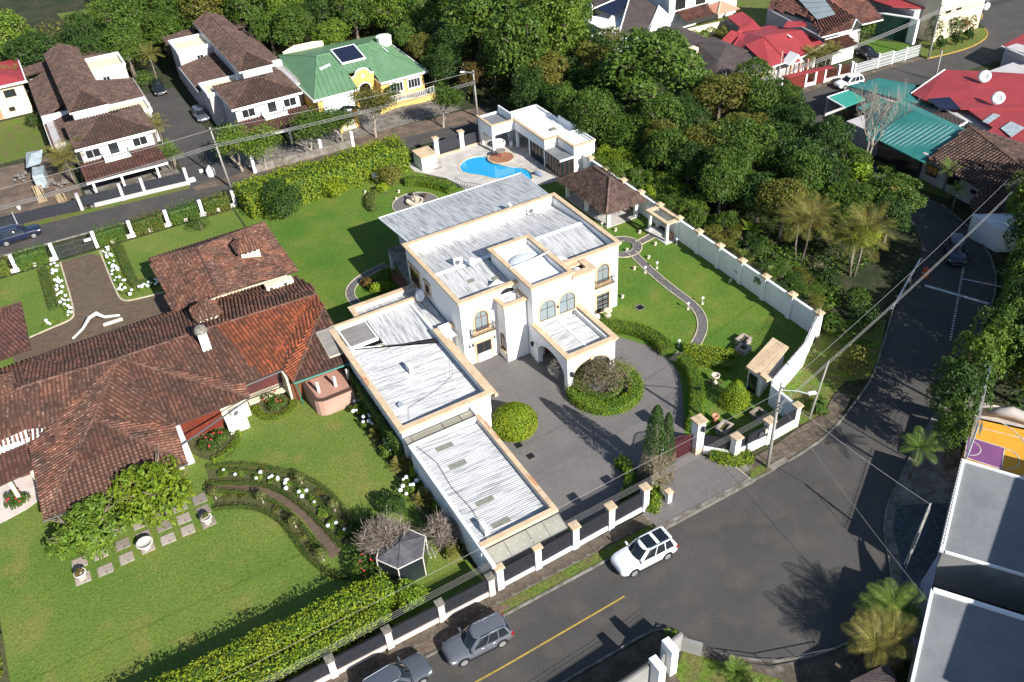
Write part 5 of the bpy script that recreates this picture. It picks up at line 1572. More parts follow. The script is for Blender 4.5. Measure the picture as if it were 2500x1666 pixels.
t=thing('garden_pergola','white pergola with tan top frame and four columns against the garden wall','pergola',(12.4,8.3,0))
for x_,y_ in((11.75,10.0),(13.05,10.1),(11.75,6.85),(13.05,6.85)):
    obj('column',MB().box(x_-.24,x_+.24,y_-.24,y_+.24,0,.2).box(x_-.15,x_+.15,y_-.15,y_+.15,.2,2.45).box(x_-.2,x_+.2,y_-.2,y_+.2,2.3,2.45),'white',t)
obj('top_frame',MB().ring(rect(11.6,13.2,6.7,10.2),[(.18,2.45),(.25,2.55),(.25,2.75),(-.2,2.75),(-.2,2.45)]),'tan',t)
obj('floor',MB().box(11.3,13.4,6.4,10.4,0,.14),'deck',t)
mb=MB()
for i in range(7):
    mb.tube([(11.6,6.9+i*.5,2.62),(13.2,6.9+i*.5,2.62)],.03,5)
obj('lattice',mb,'greyframe',t)
t=thing('garden_chair','iron bench with pale seat under the garden pergola','bench',(12.7,8.6,.14))
mb=MB().box(-.25,.25,-.8,.8,.38,.44)
for i in range(9):
    mb.box(.22,.25,-.8+i*.2-.012,-.8+i*.2+.012,.44,.9)
mb.box(.21,.26,-.8,.8,.88,.93)
obj('seat',mb,'iron',t,local=True)
for y_ in(-.7,.7):
    obj('leg',MB().box(-.24,-.2,y_-.02,y_+.02,0,.4).box(.2,.24,y_-.02,y_+.02,0,.4),'iron',t,local=True)

# perimeter wall with capped piers
wp=[(15.4,26.8),(13.55,26.4),(13.5,17.6),(13.4,10.3),(13.2,-3.2),(12.9,-14.9)]
t=thing('perimeter_wall','long white garden wall with tan-capped piers along the right of the villa','wall',(13.3,5,0))
PY=[24.9,21.2,17.6,14.0,10.3,6.65,3.15,-.4,-3.95,-7.5,-11.3]
def xw(y):
    return 13.55-(26.4-y)/41.3*.62
ys=[26.5]+PY+[-14.9]
for a,b in zip(ys,ys[1:]):
    obj('panel',MB().bar((xw(a),a,0),(xw(b),b,0),.2,2.55).bar((xw(a),a,2.55),(xw(b),b,2.55),.3,.1),'white',t)
for y in PY+[-14.9]:
    x=xw(y)
    p=obj('pier',MB().box(x-.27,x+.27,y-.27,y+.27,0,2.75).add([(x-.27,y-.27,.0),(x+.27,y-.27,.0),(x+.27,y+.27,0),(x-.27,y+.27,0)],[(0,1,2,3)]),'white',t)
    obj('cap',MB().ring(rect(x-.27,x+.27,y-.27,y+.27),[(0,2.62),(.06,2.72),(.12,2.78),(.12,2.95),(-.2,3.02)]).box(x-.08,x+.08,y-.08,y+.08,2.9,3.06),'tan',p)
spk=MB()
for i in range(240):
    y=26-i*.17;x=xw(y)
    spk.tube([(x+.12,y,2.62),(x+.28,y-.05,2.85),(x+.38,y+.05,2.8)],.012,3,caps=False)
obj('wall_spikes',spk,'greyframe',t,fix=False)
t=thing('front_garden_wall','white wall running from the corner pier past the guard house','wall',(8,-17,0))
fw=[(12.9,-14.9),(8.6,-17.5),(2.55,-19.7)]
for a,b in zip(fw,fw[1:]):
    obj('panel',MB().bar((*a,0),(*b,0),.22,2.6).bar((*a,2.6),(*b,2.6),.32,.1),'white',t)
obj('panel',MB().bar((2.5,-19.7,0),(2.4,-22.6,0),.22,2.3),'white',t)
obj('cap',MB().bar((2.3,-18.6,2.62),(2.3,-19.5,2.62),.55,.3),'tan',t)
wr_=MB()
for k in range(3):
    a=[(12.9-.1,-14.9,2.85+.15*k),(8.6,-17.5,2.85+.15*k),(2.55,-19.7,2.85+.15*k)]
    wr_.tube(a,.014,4)
for i in range(14):
    f=i/13
    x=12.9+(2.55-12.9)*f;y=-14.9+(-19.7+14.9)*f-.35*math.sin(math.pi*f)
    wr_.tube([(x,y,2.7),(x,y,3.25)],.015,4)
obj('electric_wire',wr_,'greyframe',t,fix=False)
GH=thing('guard_house','small guard house with flat tan roof set against the white front wall','guard house',(4.6,-17.0,0))
gp=[(2.4,-18.6),(6.9,-16.75),(6.75,-15.35),(2.3,-17.0)]
obj('wall',MB().prism(gp,0,2.45),'white',GH)
obj('roof',MB().ring(gp,[(0,2.3),(.22,2.4),(.22,2.6),(-.2,2.6)]).prism(gp,2.5,2.58),'tan',GH)
obj('door',MB().add([(2.26,-18.2,.1),(2.2,-17.2,.1),(2.2,-17.2,2.1),(2.26,-18.2,2.1)],[(0,1,2,3)]),'glass',GH)

# front fence: pillars, plinth, railings (each bay a part)
def pillar_part(t,x,y,h=2.6,w=.52,lamp=False,base=None):
    p=obj('pillar',MB().box(x-w/2,x+w/2,y-w/2,y+w/2,0,h-.2),'white',t)
    obj('pillar_cap',MB().ring(rect(x-w/2,x+w/2,y-w/2,y+w/2),[(0,h-.3),(.05,h-.22),(.12,h-.16),(.12,h),(-w/2+.02,h+.03)]),'tan',p)
    for dx in(-.13,.0,.13):
        obj('cap_joint',MB().box(x+dx-.012,x+dx+.012,y-w/2-.1,y+w/2+.1,h+.005,h+.045),'edging',p)
    if base:
        obj('pillar_base',MB().ring(rect(x-w/2,x+w/2,y-w/2,y+w/2),[(0,0),(.02,0),(.02,base),(0,base)]),base and 'tan',p)
    if lamp:
        obj('lantern',MB().lathe([(.02,-.35),(.14,-.22),(.19,.12),(.23,.16),(.08,.3),(.02,.42)],(x+.05,y-w/2-.22,h-.75),8).tube([(x+.05,y-w/2,h-.55),(x+.05,y-w/2-.22,h-.4)],.03,5),'iron',p)
    return p
def bay(t,a,b,z0,z1,plinth,m='iron',panel=True,spike=.18,wall='white',step=.12):
    if plinth:
        obj('plinth',MB().bar((*a,0),(*b,0),.24,plinth),wall,t)
    rl=obj('railing',railing(MB(),(*a,0),(*b,0),z0,z1,step,.022,True,0,spike),m,t,fix=False)
    if panel:
        obj('backing_sheet',MB().bar((*a,z0+.04),(*b,z0+.04),.02,z1-z0-.08),'ironpanel',rl)
    return rl
F=thing('front_fence','black railing fence on a white plinth between tan-capped white pillars along the street','fence',(-20,-23.8,0))
FP=[(-27.45,-23.85),(-24.2,-23.8),(-20.8,-23.7),(-17.45,-23.6),(-14.1,-23.5)]
for i,p in enumerate(FP):
    pillar_part(F,*p,h=2.65)
for a,b in zip(FP,FP[1:]):
    bay(F,(a[0]+.26,a[1]),(b[0]-.26,b[1]),.45,2.15,.45)
F2=thing('corner_fence','black railing fence on a high white plinth right of the driveway gate','fence',(-1,-23,0))
pillar_part(F2,-4.5,-23.1,2.6,.6)
pillar_part(F2,-.95,-23.15,2.6,.6)
pillar_part(F2,2.35,-22.95,2.5,.5)
bay(F2,(-6.2,-21.2),(-4.7,-22.8),.8,2.1,.8,spike=0)
bay(F2,(-4.2,-23.15),(-1.25,-23.2),1.0,2.2,1.0,spike=0)
bay(F2,(-.65,-23.2),(2.1,-23.1),1.0,2.2,1.0,spike=0)
obj('letter_box',MB().box(-1.55,-1.3,-23.4,-23.28,1.5,1.9),'carved',F2)
obj('crest',MB().lathe([(.02,-.02),(.28,-.02),(.28,.02),(.02,.02)],(0,0,0),16).box(-.45,.45,-.3,-.26,-.1,.1),'greyframe',F2,local=True)
cr=bpy.data.objects['crest'];cr.rotation_euler=(R(90),0,0);cr.location=Vector((-1.9,-23.32,1.55))-F2.location
t=thing('gate_pillar','tall white gate pillar with tan cap and black wall lantern right of the maroon gate','pillar',(-6.6,-20.75,0))
pillar_part(t,-6.6,-20.75,3.75,.8,True,.7)
t=thing('gate_pillar','tall white gate pillar half hidden behind the street-side cypress','pillar',(-10.75,-20.7,0))
pillar_part(t,-10.75,-20.7,3.0,.7,False,.5)
bay(F,(-13.85,-23.3),(-11.05,-21.0),.45,2.1,.45)
t=thing('driveway_gate','maroon iron sliding gate with a curved crest across the driveway','gate',(-8.8,-20.6,0))
n_b=24
for i in range(n_b):
    f=i/(n_b-1);x=-10.35+f*3.3
    zt=2.4+.3*math.cos((f-.5)*math.pi*2)
    obj('gate_bar',MB().box(x-.022,x+.022,-20.63,-20.57,.1,zt),'maroon',t)
mb=MB()
cv=[(-10.35+f*3.3,-20.6,2.38+.3*math.cos((f-.5)*math.pi*2))for f in[i/16 for i in range(17)]]
mb.tube(cv,.035,6)
mb.box(-10.38,-7.02,-20.64,-20.56,.08,.2).box(-10.38,-7.02,-20.64,-20.56,1.1,1.16)
obj('gate_rail',mb,'maroon',t)
obj('backing_sheet',MB().box(-10.35,-7.05,-20.585,-20.575,.15,2.1),'maroon',t)
t=thing('bollard','short white post with tan cap at the left edge of the driveway apron','post',(-12.05,-23.95,.1))
obj('shaft',MB().box(-.2,.2,-.2,.2,0,1.1),'white',t,local=True)
obj('cap',MB().ring(rect(-.2,.2,-.2,.2),[(0,1.05),(.08,1.1),(.08,1.22),(-.19,1.24)]),'tan',t,local=True)

# neighbour's fences
F3=thing('neighbour_fence','dark railing fence on a pinkish plinth along the street, running left','fence',(-40,-23.95,0))
NP=[(-28.25,-24.0),(-32.3,-24.0),(-36.35,-24.0),(-40.5,-24.0),(-44.6,-24.0),(-48.7,-24.0),(-52.8,-24.0)]
for x_,y_ in NP:
    p=obj('pillar',MB().box(x_-.24,x_+.24,y_-.24,y_+.24,0,2.1),'pink',F3)
    obj('pillar_cap',MB().ring(rect(x_-.24,x_+.24,y_-.24,y_+.24),[(0,2.0),(.07,2.04),(.07,2.16),(-.22,2.19)]),'concrete',p)
for a,b in zip(NP,NP[1:]):
    bay(F3,(b[0]+.24,b[1]),(a[0]-.24,a[1]),.55,1.95,.55,panel=True,spike=.2,wall='pink')
F4=thing('rear_garden_wall','low pinkish garden wall with white posts and creeper along the back street','wall',(-40,45.3,0))
for a,b in((-62,-49.6),(-44.5,-27.6)):
    obj('plinth',MB().box(a,b,45.2,45.5,0,.5),'pink',F4)
    obj('railing',railing(MB(),(a,45.35,0),(b,45.35,0),.5,1.5,.16,.015),'iron',F4,fix=False)
for x_ in(-58.3,-53.9,-49.5,-44.75,-40.5,-36.1,-31.8,-27.6):
    obj('post',MB().box(x_-.2,x_+.2,45.15,45.55,0,2.2),'white',F4)
t=thing('iron_gate','grey iron double gate with white letter panel at the brown driveway','gate',(-47.1,45.3,0))
for x0_,x1_ in((-49.25,-47.15),(-47.1,-45.0)):
    mb=railing(MB(),(x0_,45.3,0),(x1_,45.3,0),.08,1.7,.14,.018)
    mb.bar((x0_,45.3,.8),(x1_,45.3,.8),.04,.05).tube([(x0_,45.3,.15),(x1_,45.3,1.6)],.02,4)
    obj('leaf',mb,'greyframe',t,fix=False)
obj('letter_panel',MB().box(-45.9,-45.1,45.22,45.25,1.2,1.55),'paper',t)

# street-lot fence below (grey wall with two piers)
t=thing('corner_lot_wall','grey plastered wall with pale piers and wire on top at the bottom corner lot','wall',(-22,-35.5,0))
cw=[(-32,-36.2),(-22.9,-35.7)]
obj('panel',MB().bar((*cw[0],0),(*cw[1],0),.2,2.4),'greywall',t)
obj('panel',MB().bar((-21.0,-35.0,0),(-19.5,-34.8,0),.2,2.0),'greywall',t)
obj('panel',MB().bar((-19.5,-34.8,0),(-18.6,-35.9,0),.2,1.4),'greywall',t)
obj('panel',MB().bar((-22.3,-36.0,0),(-21.4,-35.4,0),.12,2.1),'greywall',t)
for x_,y_ in((-22.6,-35.9),(-21.1,-35.3)):
    obj('pier',MB().box(x_-.28,x_+.28,y_-.75,y_+.35,0,2.9),'white',t)
wr_=MB()
for k in range(3):
    wr_.tube([(-32,-36.2,2.5+.18*k),(-22.9,-35.7,2.5+.18*k)],.012,4);wr_.tube([(-21.0,-35.0,2.1+.18*k),(-19.5,-34.8,2.1+.18*k)],.012,4)
for i in range(60):
    f=i/59
    wr_.tube([(-32+9.1*f,-36.2+.5*f,2.4),(-32+9.1*f,-36.2+.5*f,2.4+(.6 if i%10==0 else.28))],.012,3)
obj('electric_wire',wr_,'iron',t,fix=False)
rail_thing('kerb_railing','thin wire railing along the curved grey kerb of the island',[(-19.0,-34.0),(-17.6,-37.0),(-15.3,-39.0),(-11.2,-40.5)],.1,.9,'greyframe','railing',1.6)
sheet('lot_grass',[(-18.6,-36.0),(-19.4,-35.0),(-21,-36.0),(-21.3,-46),(-13,-46),(-15.4,-40)],.1,'verge')

# ================================================================== THE TILED HOUSE ON THE LEFT
T=thing('tiled_house','sprawling single-storey house with weathered clay tile roofs and cream turrets','house',(-42,10,0))
ZE=3.0
def k_(x0,x1,y0,y1,z0=0,z1=2.9,m='cream',n='wall'):
    return obj(n,MB().box(x0,x1,y0,y1,z0,z1),m,T)
k_(-55.0,-48.4,1.6,9);k_(-55.0,-44.2,9,20.8);k_(-48.4,-44.6,1.6,9);k_(-44.6,-37.6,5.0,20.8)
k_(-37.6,-33.8,7,20.8);k_(-33.8,-28.2,4.6,21);k_(-39.3,-28.2,20.8,32.0,0,3.3)
# roof: main ridge along X at y 14.3; two stepped front wings
R0=5.55
planes=[]
def pln(*pts,m=None):
    planes.append(([tuple(p)for p in pts],m)if m else[tuple(p)for p in pts])
# north slope of the main ridge
B_=(-46.4,12.8,5.5);C_=(-49.9,6.75,4.55)
W0,E0_=(-54.2,13.8,5.3),(-27.35,13.1,4.8)
N0=(-37.4,13.0,5.25)
pln((-54.8,21.3,ZE),W0,B_,(-40.2,21.3,ZE))
pln((-40.2,21.3,ZE),B_,N0,(-36.0,21.3,ZE))
pln((-36.0,21.3,ZE),N0,E0_,(-26.9,15.8,4.2),(-27.5,20.2,3.1))
# west end
pln((-58.3,8.4,ZE),(-55.4,8.3,ZE),W0,(-58.3,13.6,4.9))
pln((-58.3,21.0,ZE),(-58.3,13.6,4.9),W0,(-54.8,21.3,ZE))
pln((-55.4,8.3,ZE),B_,W0)
# stepped front wings
pln((-55.4,-1.3,ZE),C_,(-55.4,8.3,ZE))
pln((-55.4,8.3,ZE),C_,B_)
pln((-55.4,-1.3,ZE),(-44.2,-1.3,ZE),C_)
pln((-44.2,-1.3,ZE),(-44.05,3.9,ZE),C_)
pln((-44.05,3.9,ZE),B_,C_)
pln((-44.05,3.9,ZE),(-37.4,3.9,ZE),B_)
pln((-37.4,3.9,ZE),(-37.2,5.8,ZE),B_)
# front slope of the right-hand range (fresher orange tiles) and the cross wing end
pln((-37.2,5.8,ZE),(-35.6,5.9,ZE),N0,B_)
K_=(-29.8,11.6,4.5)
pln((-35.6,5.9,ZE),(-33.6,6.0,ZE),K_,E0_,N0,m='tileO')
pln((-33.6,6.0,ZE),(-33.4,3.6,ZE),(-27.3,11.2,4.55),K_,m='tileO')
pln(K_,(-27.3,11.2,4.55),E0_,m='tileO')
pln((-33.4,3.6,ZE),(-27.5,3.4,ZE),(-27.3,11.2,4.55))
rid=[(W0,B_),(B_,N0),(N0,E0_),(B_,C_),(C_,(-55.4,-1.3,ZE)),(C_,(-44.2,-1.3,ZE)),(B_,(-37.4,3.9,ZE)),
       ((-33.4,3.6,ZE),(-27.3,11.2,4.55)),((-58.3,13.6,4.9),W0)]
# rear wing (hipped, ridge along Y)
E0,E1,E2,E3=(-40.2,21.3,3.0),(-40.2,32.8,3.3),(-26.9,32.8,3.4),(-27.0,20.6,3.4)
ra,rb=(-35.5,27.6,5.7),(-35.6,17.5,5.6)
pln(E0,E1,ra,rb);pln(E1,E2,ra);pln(ra,E2,E3);pln(ra,E3,(-31.4,19.4,4.3),rb)
rid+=[(ra,rb),(ra,E1),(ra,E2)]
tiled_roof(T,planes,.36,.38,'tile',single=300,ridges=rid)
# small porch roof and the north-west block
tiled_roof(T,[[(-58.3,4.8,2.9),(-55.6,5.2,2.9),(-55.6,8.0,3.3),(-58.3,8.3,3.3)]],.36,.38,'tileR',name='porch_roof')
tiled_roof(T,[[(-60,20.8,4.2),(-53.4,20.8,4.4),(-53.6,32.2,3.2),(-60,32.2,3.2)]],.36,.38,'tileR',name='side_roof')
obj('cement_patch',MB().add([(-58.3,8.2,3.3),(-54.6,8.7,3.3),(-53.9,9.3,3.55),(-55.2,9.8,3.75),(-57.6,9.6,3.62),(-58.3,9.7,3.62)],[(0,1,2,3,4,5)]),'whitepaint',T)
obj('porch_post',MB().box(-57.6,-57.3,5.2,5.5,0,2.9).box(-55.75,-55.45,5.0,5.3,0,2.9),'cream',T)
obj('porch_door',MB().box(-57.2,-55.9,8.35,8.42,.1,2.5),'wood',T)
# turrets and chimney
def turret(x0,x1,y0,y1,z0,z1,za,slots='S'):
    b=obj('turret',MB().box(x0,x1,y0,y1,z0,z1),'cream',T)
    xm,ym=(x0+x1)/2,(y0+y1)/2
    pl,rd=hip_planes(x0-.35,x1+.35,y0-.35,y1+.35,z1,za,'x',inset=(x1-x0)/2+.34)
    tiled_roof(T,pl,.3,.34,'tile',name='turret_roof',rr=.09)
    mb=MB()
    for i in(-1,0,1):
        mb.box(xm+i*.5-.13,xm+i*.5+.13,y0-.012,y0+.02,z1-.42,z1-.28)
    obj('vent_slot',mb,'iron',b)
turret(-31.7,-29.7,24.3,26.2,3.9,5.5,6.9)
turret(-38.5,-36.7,15.2,17.0,4.4,5.2,6.6)
turret(-57.7,-55.6,13.9,15.9,4.4,5.5,6.8)
obj('clerestory',MB().box(-31.1,-28.2,18.1,18.9,3.4,4.25),'cream',T)
obj('clerestory_lamp',MB().lathe([(.02,0),(.16,.05),(.16,.18),(.02,.24)],(-30.6,17.95,3.9),10).lathe([(.02,0),(.16,.05),(.16,.18),(.02,.24)],(-29.1,17.95,3.9),10),'greyframe',T)
ch=obj('chimney',MB().box(-39.4,-38.6,10.6,11.3,4.4,6.6),'white',T)
obj('chimney_cap',MB().lathe([(.62,0),(.62,.1),(.5,.45),(.25,.62),(.02,.66)],(-39.0,10.95,6.6),16),'concrete',ch)
for x_,y_ in((-52.6,7.6),):
    obj('metal_flashing',MB().add([(x_,y_,3.52),(x_+.7,y_+.15,3.55),(x_+.7,y_+.8,3.8),(x_+.05,y_+.7,3.8)],[(0,1,2,3)]),'galv',T)
# gutters
gt=MB()
for a,b in(((-55.5,-1.35),(-44.2,-1.35)),((-44.15,1.2),(-37.4,3.82)),((-37.2,5.72),(-33.6,5.9))):
    gt.tube([(*a,2.93),(*b,2.93)],.08,6)
obj('gutter',gt,'greyframe',T)
obj('gutter',MB().tube([(-33.4,3.5,2.93),(-27.4,3.3,2.93)],.09,6).tube([(-33.2,3.6,2.9),(-33.0,3.7,.1)],.05,6),'greensteel',T)
# garden front: red louvred screens, white bits
for x0_,x1_,y_ in((-52.7,-46.2,1.5),):
    sc_=obj('screen',MB().box(x0_,x1_,y_-.03,y_+.03,.2,2.4),'redwood',T)
    mb=MB()
    for i in range(9):
        x_=x0_+(x1_-x0_)*i/8
        mb.box(x_-.03,x_+.03,y_-.08,y_-.03,.2,2.5)
    mb.box(x0_,x1_,y_-.09,y_-.04,1.0,1.06)
    obj('screen_bars',mb,'wood',sc_)
sc_=obj('screen',MB().box(-43.6,-40.05,4.82,4.9,.2,2.6),'redwood',T)
mb=MB()
for i in range(16):
    x_=-43.6+3.5*i/15
    mb.box(x_-.025,x_+.025,4.76,4.81,.2,2.7)
mb.box(-43.6,-40.05,4.75,4.81,1.3,1.36)
obj('screen_bars',mb,'wood',sc_)
obj('garden_wall',MB().box(-44.3,-43.65,1.8,4.5,0,2.75),'white',T)
obj('white_post',MB().box(-53.6,-53.1,-.6,-.2,0,2.6),'white',T)
obj('white_gate',railing(MB(),(-52.9,-.4,0),(-51.9,-.4,0),.1,1.7,.14,.02),'whiteiron',T,fix=False)
obj('service_box',MB().box(-40.0,-38.2,3.45,6.0,0,1.2),'white',T)
obj('barred_window',railing(MB(),(-37.2,6.2,0),(-33.8,6.5,0),.9,2.5,.14,.02),'greyframe',T,fix=False)
obj('window',MB().box(-37.3,-33.8,6.9,6.98,.9,2.5),'redwood',T)
obj('window_ledge',MB().box(-37.4,-33.7,5.7,6.3,.6,.78),'cream',T)
ac_unit('air_conditioner','white condenser on the boxed ledge of the tiled house',-38.9,4.4,1.2,R(20))
# brick bay under the south-east corner
bb=[(-32.6,6.8),(-32.4,2.6)]+[(-32.4+1.0*(1-math.cos(R(a))),2.0-1.0*math.sin(R(a)))for a in(20,45,70,90)]+[(-28.7,1.05),(-28.2,4.6)]
obj('brick_bay',MB().prism(bb,0,1.85),'brick',T)
obj('bay_coping',MB().ring(bb,[(0,1.78),(.05,1.8),(.05,1.9),(-.3,1.92)],closed=False),'pan',T)
for x_,y_ in((-31.6,2.4),(-30.0,2.3),(-28.6,2.6)):
    obj('bay_post',MB().box(x_-.13,x_+.13,y_-.13,y_+.13,1.85,3.0),'pink',T)
obj('bay_back_wall',MB().box(-33.6,-28.3,4.5,4.6,0,3.0),'wood',T)
obj('roof_window_frame',MB().add([(-29.5,4.4,3.5),(-27.7,4.3,3.5),(-27.5,8.0,4.15),(-29.4,8.1,4.15),(-29.4,4.5,3.6),(-27.8,4.4,3.6),(-27.6,7.9,4.25),(-29.3,8.0,4.25)],[(0,1,5,4),(1,2,6,5),(2,3,7,6),(3,0,4,7)]),'edging',T)
obj('roof_window',MB().add([(-29.4,4.5,3.6),(-27.8,4.4,3.6),(-27.6,7.9,4.25),(-29.3,8.0,4.25)],[(0,1,2,3)]),'oldglass',T)
t=thing('garden_sculpture','white curved stone wall-end by the brown driveway','sculpture',(-47.2,28.2,0))
obj('wall',MB().tube([(-50.2,26.8,.35),(-49.0,27.6,.6),(-48.0,28.7,1.0),(-47.2,28.9,1.1),(-46.6,28.2,.8),(-45.1,27.9,.6)],[.12,.14,.2,.26,.18,.13],8),'pot',t,smooth_=True)
obj('ledge',MB().box(-47.0,-45.0,27.6,27.9,0,.3),'pot',t)

# ================================================================== TOWNHOUSES ACROSS THE BACK STREET
def townhouse(label,X,mir):
    """X(a): local -> world x; a grows towards the drive side"""
    t=thing('townhouse',label,'house',(X(5),72,0))
    def bx(name,a0,a1,y0,y1,z0,z1,m):
        x0,x1=sorted((X(a0),X(a1)))
        return obj(name,MB().box(x0,x1,y0,y1,z0,z1),m,t)
    def sx(a0,a1):
        return sorted((X(a0),X(a1)))
    bx('wall',.5,10.0,63.4,71.5,0,5.25,'lilac')
    bx('wall',1.5,6.0,71.5,99,0,7.1,'lilac')
    bx('wall',-2.2,1.5,71.5,104,0,3.5,'lilac')
    bx('wall',6.0,11.6,71.8,76.9,0,4.7,'lilac')
    bx('wall',6.0,11.8,76.9,89.5,0,3.9,'lilac')
    bx('wall',6.0,11.7,89.6,95.6,0,6.0,'lilac')
    bx('flat_roof',6.2,11.5,89.9,95.4,5.9,6.05,'cream')
    for y0,y1,z in((89.5,95.7,6.5),(71.7,77.0,5.1)):
        x0,x1=sx(6.0,11.75)
        obj('parapet',MB().ring(rect(x0,x1,y0,y1),[(0,z-.6),(.08,z-.15),(.08,z),(-.22,z),(-.22,z-.6)]),'whitepaint',t)
    bx('flat_roof',6.2,11.5,71.9,76.8,4.6,4.75,'cream')
    # roofs
    x0,x1=sx(1.2,6.4)
    pl,rd=hip_planes(x0,x1,71.6,99.8,7.2,8.45,'y',True,False,inset=4.6)
    tiled_roof(t,pl,.42,.46,'tileB',ridges=rd)
    x0,x1=sx(0,10.5)
    pl,rd=hip_planes(x0,x1,62.9,73.2,5.4,7.0,'x',inset=4.4)
    tiled_roof(t,pl,.42,.46,'tileB',ridges=rd[:3]+rd[3:4])
    for nm,P_ in(('eaves',rect(x0+.05,x1-.05,62.95,71.5)),):
        obj('eaves',MB().ring(P_,[(0,5.05),(.08,5.1),(.08,5.42),(-.3,5.34),(-.3,5.05)]),'whitepaint',t)
    x0,x1=sx(1.2,6.4)
    obj('eaves',MB().ring([(x0,99.8),(x0,71.6),(x1,71.6),(x1,99.8)],[(0,6.95),(.06,7.0),(.06,7.22),(-.2,7.15),(-.2,6.95)],closed=False),'whitepaint',t)
    xa,xb,xc=X(-2.5),X(1.5),X(-2.3)
    lo=[[(xa,82,3.6),(xb,82,5.2),(xb,99.5,5.2),(xa,99.5,3.6)],[(xa,71.6,3.1),(xb,71.6,3.9),(xb,80.8,3.9),(xa,80.8,3.1)],[(xa,99.6,4.6),(xb,99.6,5.0),(xb,104,5.0),(xa,104,4.6)]]
    lo+=[[(X(6.4),77.1,4.9),(X(12.1),77.1,3.9),(X(12.1),89.4,3.9),(X(6.4),89.4,4.9)],[(X(6.4),95.8,5.4),(X(11.7),95.8,4.8),(X(11.7),103,4.8),(X(6.4),103,5.4)]]
    tiled_roof(t,lo,.42,.46,'tileB',name='side_roof')
    bx('parapet',-2.5,1.5,80.9,81.9,2.9,4.1,'whitepaint')
    bx('verge_board',-2.62,-2.5,71.5,104,2.95,3.25,'whitepaint')
    bx('verge_board',12.1,12.22,77,89.5,3.65,3.95,'whitepaint')
    # front
    x0,x1=sx(-.2,10.3)
    tiled_roof(t,[[(x0,58.4,2.55),(x1,58.1,2.55),(x1,63.3,3.2),(x0,63.3,3.2)]],.42,.46,'tileR',name='porch_roof')
    obj('porch_eaves',MB().bar((x0,58.35,2.3),(x1,58.05,2.3),.14,.26),'whitepaint',t)
    for a in(.4,4.0,8.6):
        bx('porch_post',a,a+.3,58.6,58.9,0,2.35,'white')
    bx('garage_opening',1.0,9.6,63.32,63.38,.1,2.5,'iron')
    for a in(2.0,8.2):
        window(t,(X(a),63.4,3.55),1.9,1.25,'S',0,'whitepaint','whitepaint','glass',1,0,sill='whitepaint',tw=.14)
    window(t,(X(4.7),63.4,3.3),1.35,1.95,'S',0,'whitepaint','whitepaint','glass',0,0,tw=.1,name='balcony_door')
    x0,x1=sx(3.0,6.4)
    b=obj('balcony',MB().box(x0,x1,61.7,63.38,3.1,3.28),'white',t)
    mb=MB()
    for A,B in(((x0,63.3),(x0,61.75)),((x0,61.75),(x1,61.75)),((x1,61.75),(x1,63.3))):
        railing(mb,(*A,0),(*B,0),3.28,4.1,.2,.02)
    obj('balcony_railing',mb,'whiteiron',b,fix=False)
    f='E' if not mir else 'W'
    window(t,(X(11.7)+(.0),92.2,4.2)if False else((X(8.4)),89.6,4.4),1.1,.7,'S',0,'whitepaint','whitepaint','glass',1,0,tw=.1)
    window(t,(X(10.02),69.0,3.6),1.3,1.2,f,0,'whitepaint','whitepaint','glass',1,0,tw=.1)
    return t
townhouse('greige townhouse with brown tile roofs and balcony, left of the drive',lambda a:-43.0+a,False)
townhouse('greige townhouse with brown tile roofs, next to the green-roofed house',lambda a:-11.3-a,True)
F5=thing('townhouse_fence','black panel fence with white posts in front of the left townhouse','fence',(-38,55.8,0))
tp_=[(-44.85,56.4),(-39.65,55.9),(-36.9,55.7),(-31.3,55.1)]
for a in tp_:
    obj('post',MB().box(a[0]-.2,a[0]+.2,a[1]-.2,a[1]+.2,0,2.5),'lilac',F5)
for i,(a,b)in enumerate(zip(tp_,tp_[1:])):
    obj('panel',MB().bar((a[0]+.2,a[1],.55),(b[0]-.2,b[1],.55),.06,1.35),'ironpanel',F5)
    aa=(a[0]+(1.6 if i==0 else.2),a[1]-(.15 if i==0 else 0))
    obj('plinth',MB().bar((*aa,0),(b[0]-.2,b[1],0),.25,.6),'lilac',F5)
F5=thing('site_fence','dark sheet fence along the building plot at the left edge','fence',(-52,57.2,0))
obj('panel',MB().bar((-70,59.0,.1),(-45.2,56.5,.1),.08,1.5),'ironpanel',F5)
for f in(.2,.45,.7):
    obj('post',MB().box(-70+24.8*f-.06,-70+24.8*f+.06,59-2.5*f-.12,59-2.5*f+.02,0,2.0),'galv',F5)
t=thing('back_street_wall','stained grey roadside wall with white end post under the leaning trees','wall',(-20,53.8,0))
obj('panel',MB().bar((-22.6,53.0,0),(-8.5,52.4,0),.25,1.1),'concrete',t)
obj('post',MB().box(-22.9,-22.5,52.8,53.2,0,2.6),'white',t)
obj('post',MB().box(-13.3,-12.9,52.5,52.9,0,2.3),'white',t)
obj('post',MB().box(-8.7,-8.3,52.2,52.6,0,2.3),'white',t)

